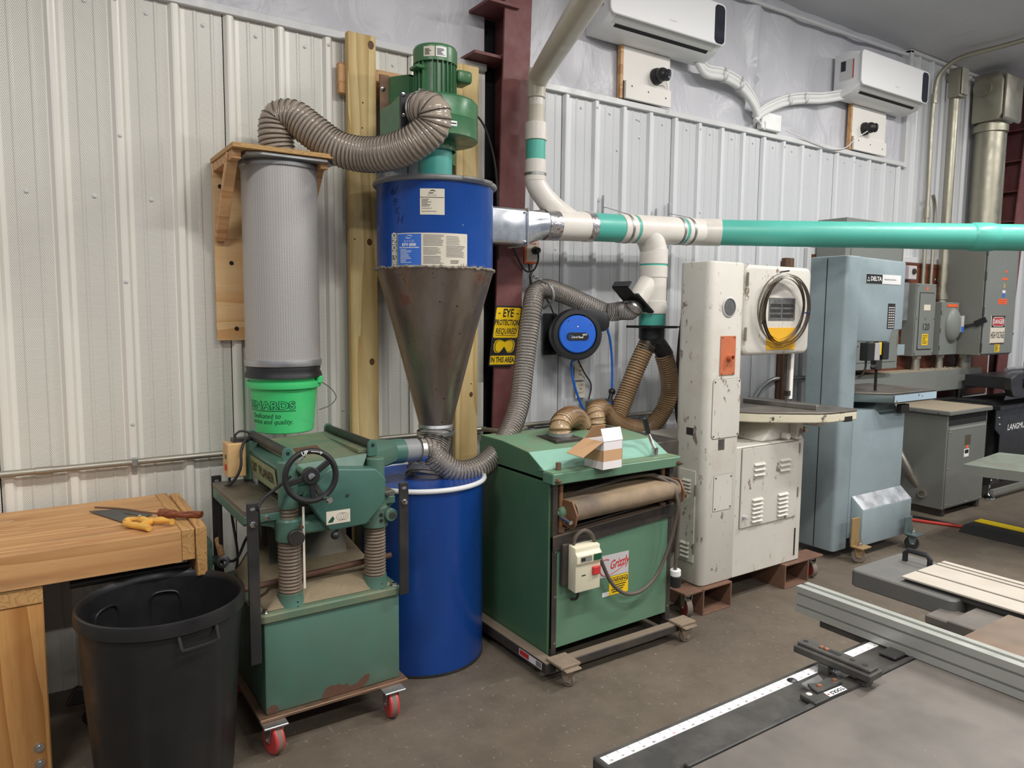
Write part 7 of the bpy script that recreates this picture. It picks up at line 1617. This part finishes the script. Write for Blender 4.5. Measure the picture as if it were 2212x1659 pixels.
# gantry above the table
MB().prism([(lx0-.0, 1.02), (lx0+.05, .96), (lx0+.14, .945), (lx1, .945), (lx1, 1.0), (lx0+.22, 1.02), (lx0+.20, 1.10), (lx1, 1.13), (lx1, 1.16), (lx0+.14, 1.155), (lx0+.0, 1.12)], ly0-.10, ly0-.04, ('x', 'z', 'y')).build('gantry_end', m_pt, LT, bevel=.004)
MB().box((lx0+.22, ly0-.04, 1.0), (lx1, -.28, 1.11)).build('gantry_beam', m_pt, LT, bevel=.004); MB().cyl((lx0-.05, ly0-.07, 1.195), (lx0+.75, ly0-.09, 1.205), .016, n=12).build('silver_tube', m_galv, LT)
MB().prism([(lx0+.38, .886), (lx0+.42, .935), (lx0+.52, .942), (lx0+.56, .925), (lx0+.60, .935), (lx0+.66, .915), (lx1, .93), (lx1, .886)], ly0+.10, ly0+.106, ('x', 'z', 'y')).build('cut_sheet', m_whiteink, LT)
for i in range(5):
    P = [(lx0+.30+.05*i, ly0-.06, 1.15), (lx0+.34+.05*i, ly0-.12, 1.16+.03*math.sin(i*2)), (lx0+.42+.05*i, ly0-.13, 1.06), (lx0+.55+.04*i, ly0-.11, 1.01)]
    MB().tube(spline(P, .02), .006, 6).build('cable', m_rubber, LT)
MB().box((lx0+.40, ly0-.12, 1.16), (lx0+.62, ly0-.02, 1.26)).build('motor_box', m_pt, LT, bevel=.008); MB().cyl((lx0+.62, ly0-.07, 1.22), (lx0+.70, ly0-.07, 1.30), .05, n=16).build('torch_motor', m_pt, LT)

# ------------------------------------------------------------------ sheet-metal bench top at the right edge
m_mintsheet = paint('worn_mint_sheet', srgb(140, 150, 138), .5, var=.08, dirt=srgb(120, 108, 92), damt=.8, dscale=4)
SH = thing('metal_bench', 'low bench with a worn pale green sheet metal top, before the plasma table', 'bench', (5.9, -1.5, 0))
zsh = .60; A_ = G(2080, 1003, zsh); B_ = G(2158, 977, zsh)
poly = [(A_.x, A_.y), (B_.x, B_.y), (B_.x+.32, -1.95), (A_.x+.20, -1.95)]
MB().prism(poly, zsh-.004, zsh).build('sheet_top', m_mintsheet, SH)
MB().add([(A_.x, A_.y, zsh-.002), (A_.x+.20, -1.95, zsh-.002), (A_.x+.20, -1.95, zsh-.055), (A_.x, A_.y, zsh-.075)], [(0, 1, 2, 3)]).build('folded_lip', m_egd, SH)
MB().add([(A_.x, A_.y, zsh-.002), (B_.x, B_.y, zsh-.002), (B_.x, B_.y, zsh-.03), (A_.x+.25, A_.y+.02, zsh-.035), (A_.x, A_.y, zsh-.075)], [(0, 1, 2, 3, 4)]).build('folded_lip', m_pt, SH)
for x, y in ((5.80, -1.86), (6.46, -1.86), (6.44, -1.62), (5.80, -1.66)): MB().box((x-.02, y-.02, 0), (x+.02, y+.02, zsh-.005)).build('leg', m_pt, SH)

# ------------------------------------------------------------------ cable ramp and hoses on the floor
CRp = thing('cable_ramp', 'black rubber cable ramp with a yellow lid on the floor', 'cable ramp', (6.12, -1.5, 0))
MB().prism([(5.905, 0), (5.99, .045), (6.30, .045), (6.385, 0)], -2.3, -.93, ('x', 'z', 'y')).build('ramp', m_rubber, CRp, bevel=.003)
m_ylid = paint('ramp_yellow', srgb(250, 216, 20), .45, var=.03)
for i in range(3): MB().box((6.135, -.935-.455*(i+1)+.004, .0455), (6.255, -.935-.455*i, .052)).build('lid', m_ylid, CRp, bevel=.003)
RHs = thing('air_hose', 'red air hose on the floor beside the transformer', 'hose', (5.95, -.6, 0)); MB().tube(spline([G(1905, 1104, .012), G(1945, 1119, .012), G(1980, 1124, .012), G(2030, 1131, .012), G(2075, 1137, .012), G(2098, 1141, .012)], .03), .012, 10).build('hose', paint('hose_red', srgb(205, 62, 50), .4), RHs)
BHs = thing('floor_cable', 'black cable on the floor beside the red hose', 'cable', (6.1, -.6, 0)); MB().tube(spline([G(1940, 1110, .011), G(1990, 1118, .011), G(2040, 1129, .011), G(2085, 1139, .011)], .03), .011, 10).build('cable', m_rubber, BHs)

# ------------------------------------------------------------------ table saw in the foreground
m_alu = paint('anodised_aluminium', srgb(176, 178, 172), .34, metal=.35, var=.03); m_alutop = paint('alu_table', srgb(188, 180, 168), .42, var=.03, dirt=srgb(164, 152, 136), damt=.3, dscale=3)
m_alugroove = paint('alu_groove', srgb(70, 70, 68), .5)
m_iron_top = paint('saw_table_steel', srgb(114, 108, 102), .46, metal=.25, var=.10, scale=5, dirt=srgb(80, 77, 76), damt=.6, dscale=7, spots=srgb(130, 124, 118), sscale=30, sth=.70)
m_rusttop = paint('rusty_table_steel', srgb(122, 106, 92), .46, metal=.25, var=.12, scale=6, dirt=srgb(132, 98, 70), damt=.6, dscale=5)
m_sawgrey = paint('saw_grey', srgb(96, 96, 94), .5, var=.08, dirt=srgb(120, 114, 106), damt=.4)
m_railblack = paint('rail_black', (.034, .033, .032), .42, var=.25, dirt=(.13, .12, .105), damt=.6, dscale=9)
TS = thing('table_saw', 'big sliding table saw with steel top and black ruler rail', 'table saw', (1.6, -3.1, 0)); zs = .880
def sb_(a, c_, nm, mat, **k): return MB().box(a, c_).build(nm, mat, TS, **k)
sb_((.905, -3.95, zs-.035), (1.700, -2.785, zs+.004), 'extension_table', m_iron_top, bevel=.002)
sb_((1.703, -3.95, zs-.045), (2.085, -2.785, zs+.004), 'main_table', m_rusttop, bevel=.002)
sb_((1.00, -3.85, .12), (2.08, -2.95, zs-.046), 'cabinet', m_sawgrey, bevel=.01)
sb_((1.05, -3.80, 0), (2.03, -3.00, .12), 'plinth', m_railblack)
rl = sb_((.792, -2.772, zs-.062), (1.700, -2.666, zs), 'fence_rail', m_railblack, bevel=.003)
MB().box((.905, -2.784, zs-.03), (1.700, -2.7725, zs+.007)).build('rail_lip', m_railblack, rl, bevel=.002)
tp = MB().box((.800, -2.700, zs+.0002), (1.690, -2.678, zs+.0009)).build('ruler_tape', m_whiteink, rl, smooth=0)
r_ = random.Random(4)
for i in range(0, 33):
    x = .812+i*.0254; n_ = 42-i
    put_text(str(n_) if n_ > 0 else '0', (x, -2.6945, zs+.0013), (-1, 0, 0), (0, -1, 0), .0075, m_ink if n_ % 12 else m_red_ink, tp)
    MB().add([(x+k*.00635, -2.6785, zs+.0013) for k in (0,)]+[(x+.0007, -2.6785, zs+.0013), (x+.0007, -2.686, zs+.0013), (x, -2.686, zs+.0013)], [(0, 1, 2, 3)]).build('tick', m_ink, tp, smooth=0)
# rail carriage with bar and cursor
zr = zs+.0015
gz = lambda pts, z: [(G(x, y, z).x, G(x, y, z).y) for x, y in pts]
CG = MB().prism(gz([(1727, 1499), (1761, 1519), (1868, 1474), (1835, 1458), (1800, 1472), (1772, 1480)], zr+.010), zr, zr+.010).build('fence_carriage', m_railblack, TS, bevel=.002)
b0, b1 = G(1728, 1394, zs+.030), G(1893, 1462, zs+.030)
MB().box((1.535, -2.775, zs+.030), (1.585, -2.545, zs+.042)).build('carriage_bar', m_railblack, TS, bevel=.002) if False else None
bd_ = (b1-b0); MB().bar(b0, b1, .052, .016).build('carriage_bar', m_railblack, TS, bevel=.002)
MB().bar(b0+Vector((0, 0, .011))+bd_*.02, b1+Vector((0, 0, .011))-bd_*.03, .034, .008).build('bar_top', m_railblack, TS, bevel=.002)
for u in (.08, .70, .86): 
    q = b0.lerp(b1, u)+Vector((0, 0, .0155)); MB().cyl(q-Vector((0, 0, .002)), q, .006, n=10).build('bar_hole', m_dark, TS)
q0_, q1_ = b0.lerp(b1, .28)+Vector((0, 0, .0152)), b0.lerp(b1, .55)+Vector((0, 0, .0152)); MB().bar(q0_, q1_, .012, .001).build('bar_slot', m_dark, TS)
for u in (.30, .37): MB().lathe([(.006, 0), (.005, .003), (0, .003)], b0.lerp(b1, u)+Vector((0, 0, .0152)), (0, 0, 1), 8).build('slot_screw', metal('copper_screw', (.5, .25, .15), .4), TS)
bm0 = b0.lerp(b1, .42); MB().box((bm0.x-.028, bm0.y-.012, zs-.06), (bm0.x+.022, bm0.y+.012, zs+.022)).build('carriage_post', m_railblack, TS, bevel=.002)
for dz_ in (.008, -.022): MB().lathe([(.011, 0), (.011, .004), (.008, .005), (.008, .012), (0, .012)], (bm0.x-.005, bm0.y-.012, zs+dz_), (0, -1, 0), 6).build('post_bolt', m_chrome, TS)
wl = b0.lerp(b1, .86); MB().box((wl.x-.018, wl.y-.012, zs+.001), (wl.x+.018, wl.y+.012, zs+.022)).build('weld_block', m_railblack, TS, bevel=.006)
zq = zr+.0106; st_ = MB().prism(gz([(1779, 1496), (1793, 1505), (1830, 1489), (1816, 1481)], zq), zr+.010, zq).build('maker_sticker', m_whiteink, TS)
tq = G(1808, 1492, zq); put_text('TOOLS', (tq.x, tq.y, zq+.0006), (-1, 0, 0), (0, -1, 0), .013, m_ink, st_, bold=.0004); tq = G(1790, 1500, zq); MB().lathe([(.003, 0), (0, .0005)], (tq.x, tq.y, zq+.0002), (0, 0, 1), 8).build('sticker_dot', m_red_ink, st_)
MB().prism(gz([(1744, 1476), (1754, 1486), (1766, 1494), (1820, 1472), (1806, 1465), (1785, 1464), (1768, 1474)], zr+.016), zr+.010, zr+.016).build('cursor_plate', m_railblack, TS, bevel=.001)
t = NT('clear_acrylic'); t.b.inputs['Transmission Weight'].default_value = .9; t.out((.9, .92, .92), .05); m_acr = t.mat
MB().prism(gz([(1730, 1478), (1748, 1488), (1778, 1470), (1768, 1459)], zr+.008), zr+.006, zr+.0095).build('cursor_window', m_acr, TS)
for px, py in ((1770, 1482), (1803, 1470)):
    tq = G(px, py, zr+.016); MB().lathe([(.006, 0), (.005, .003), (0, .003)], (tq.x, tq.y, zr+.016), (0, 0, 1), 8).build('cursor_screw', bpy.data.materials['copper_screw'], TS)
tq = G(1748, 1499, zr+.01); MB().lathe([(.006, 0), (0, .0006)], (tq.x, tq.y, zr+.0101), (0, 0, 1), 10).build('inspection_dot', m_paper, TS)
kn = G(1711, 1481, zs-.01); MB().sphere(kn, .016, 16, 10).build('lever_knob', m_black, TS); MB().cyl(kn, (1.36, -2.665, zs-.02), .007, n=8).build('lever', m_railblack, TS)
# sliding table on the far side
sx0, sx1, sy0, sy1 = 2.105, 2.352, -3.95, -2.497
for a_, c_ in ((sx0, 2.182), (2.194, 2.292), (2.304, 2.320), (2.332, sx1)): MB().box((a_, sy0, zs+.006), (c_, sy1, zs+.012)).build('slide_plate', m_alutop, TS, bevel=.001)
sb_((sx0+.012, sy0, zs-.012), (sx1-.004, sy1-.004, zs+.0055), 'slide_core', m_alugroove)
MB().prism([(2.135, zs-.012), (2.33, zs-.012), (2.30, zs-.085), (2.165, zs-.085)], sy0, sy1-.02, ('x', 'z', 'y')).build('slide_beam', m_sawgrey, TS, bevel=.004)
eb = MB().prism(rrect(2.075, -2.66, 2.365, -2.355, .02), zs-.055, zs-.004).build('end_shelf', m_sawgrey, TS, bevel=.004)
ha_, hb_ = G(1955, 1211, zs-.004), G(2008, 1226, zs-.004)
MB().tube([ha_, ha_+Vector((.0, 0, .026)), ha_.lerp(hb_, .12)+Vector((0, 0, .036)), ha_.lerp(hb_, .88)+Vector((0, 0, .036)), hb_+Vector((0, 0, .026)), hb_], .0085, 8).build('pull_handle', m_black, TS, smooth=30)
sb_((2.00, -2.80, zs-.06), (2.10, -2.62, zs-.035), 'side_bracket', m_iron_top, bevel=.004); sb_((1.95, -2.784, zs-.05), (2.104, -2.70, zs-.012), 'bracket_plate', m_iron_top, bevel=.003)
# aluminium rip fence
FE = thing('rip_fence', 'long silver aluminium rip fence with slotted faces on the table saw', 'saw fence', (1.66, -3.0, zs))
fx0 = G(1717, 1318, zs+.008).x; fz0, fz1, fw = zs+.0055, zs+.0735, .050; fy1 = G(1717, 1318, zs+.008).y; fy0 = -3.9
sec = [(0, 0), (fw, 0), (fw, .068), (fw*.66, .068), (fw*.66, .060), (fw*.40, .060), (fw*.40, .068), (0, .068), (0, .052), (.006, .052), (.006, .046), (0, .046), (0, .022), (.006, .022), (.006, .016), (0, .016)]
MB().prism([(fx0+u, fz0+v) for u, v in sec], fy0, fy1, ('x', 'z', 'y')).build('extrusion', m_alu, FE)
MB().box((fx0+.012, -2.785, zs-.040), (fx0+.07, -2.55, zs+.0045)).build('fence_bracket', m_railblack, FE, bevel=.002) if False else None
MB().box((fx0+.004, -2.72, fz0-.018), (fx0+.040, -2.545, fz0-.0006)).build('support_bar', m_railblack, FE, bevel=.002)
MB().box((fx0-.045, -2.765, zs+.001), (fx0+.002, -2.725, zs+.010)).build('clamp_foot', m_railblack, FE, bevel=.003)

# ------------------------------------------------------------------ groups of look-alike repeats
GR = {'air_conditioner': 'wall air conditioners', 'security_camera': 'dome cameras', 'mounting_board': 'boards under the air conditioners', 'steel_column': 'red steel columns',
      'timber_post': 'treated posts behind the cyclone', 'hand_saw': 'saws on the workbench', 'conduit_stub': 'nipples above the wiring trough', 'blast_gate': 'blast gates on the drop pipe',
      'line_set': 'refrigerant lines', 'paper_note': 'notes under the cord reel', 'flexible_hose': 'ribbed dust hoses', 'tall_conduit': 'conduits up to the ceiling', 'band_saw': 'band saws along the wall', 'camera_cable': 'camera cables'}
for o in bpy.data.objects:
    if o.parent is None and o.name.split('.')[0] in GR: o['group'] = GR[o.name.split('.')[0]]
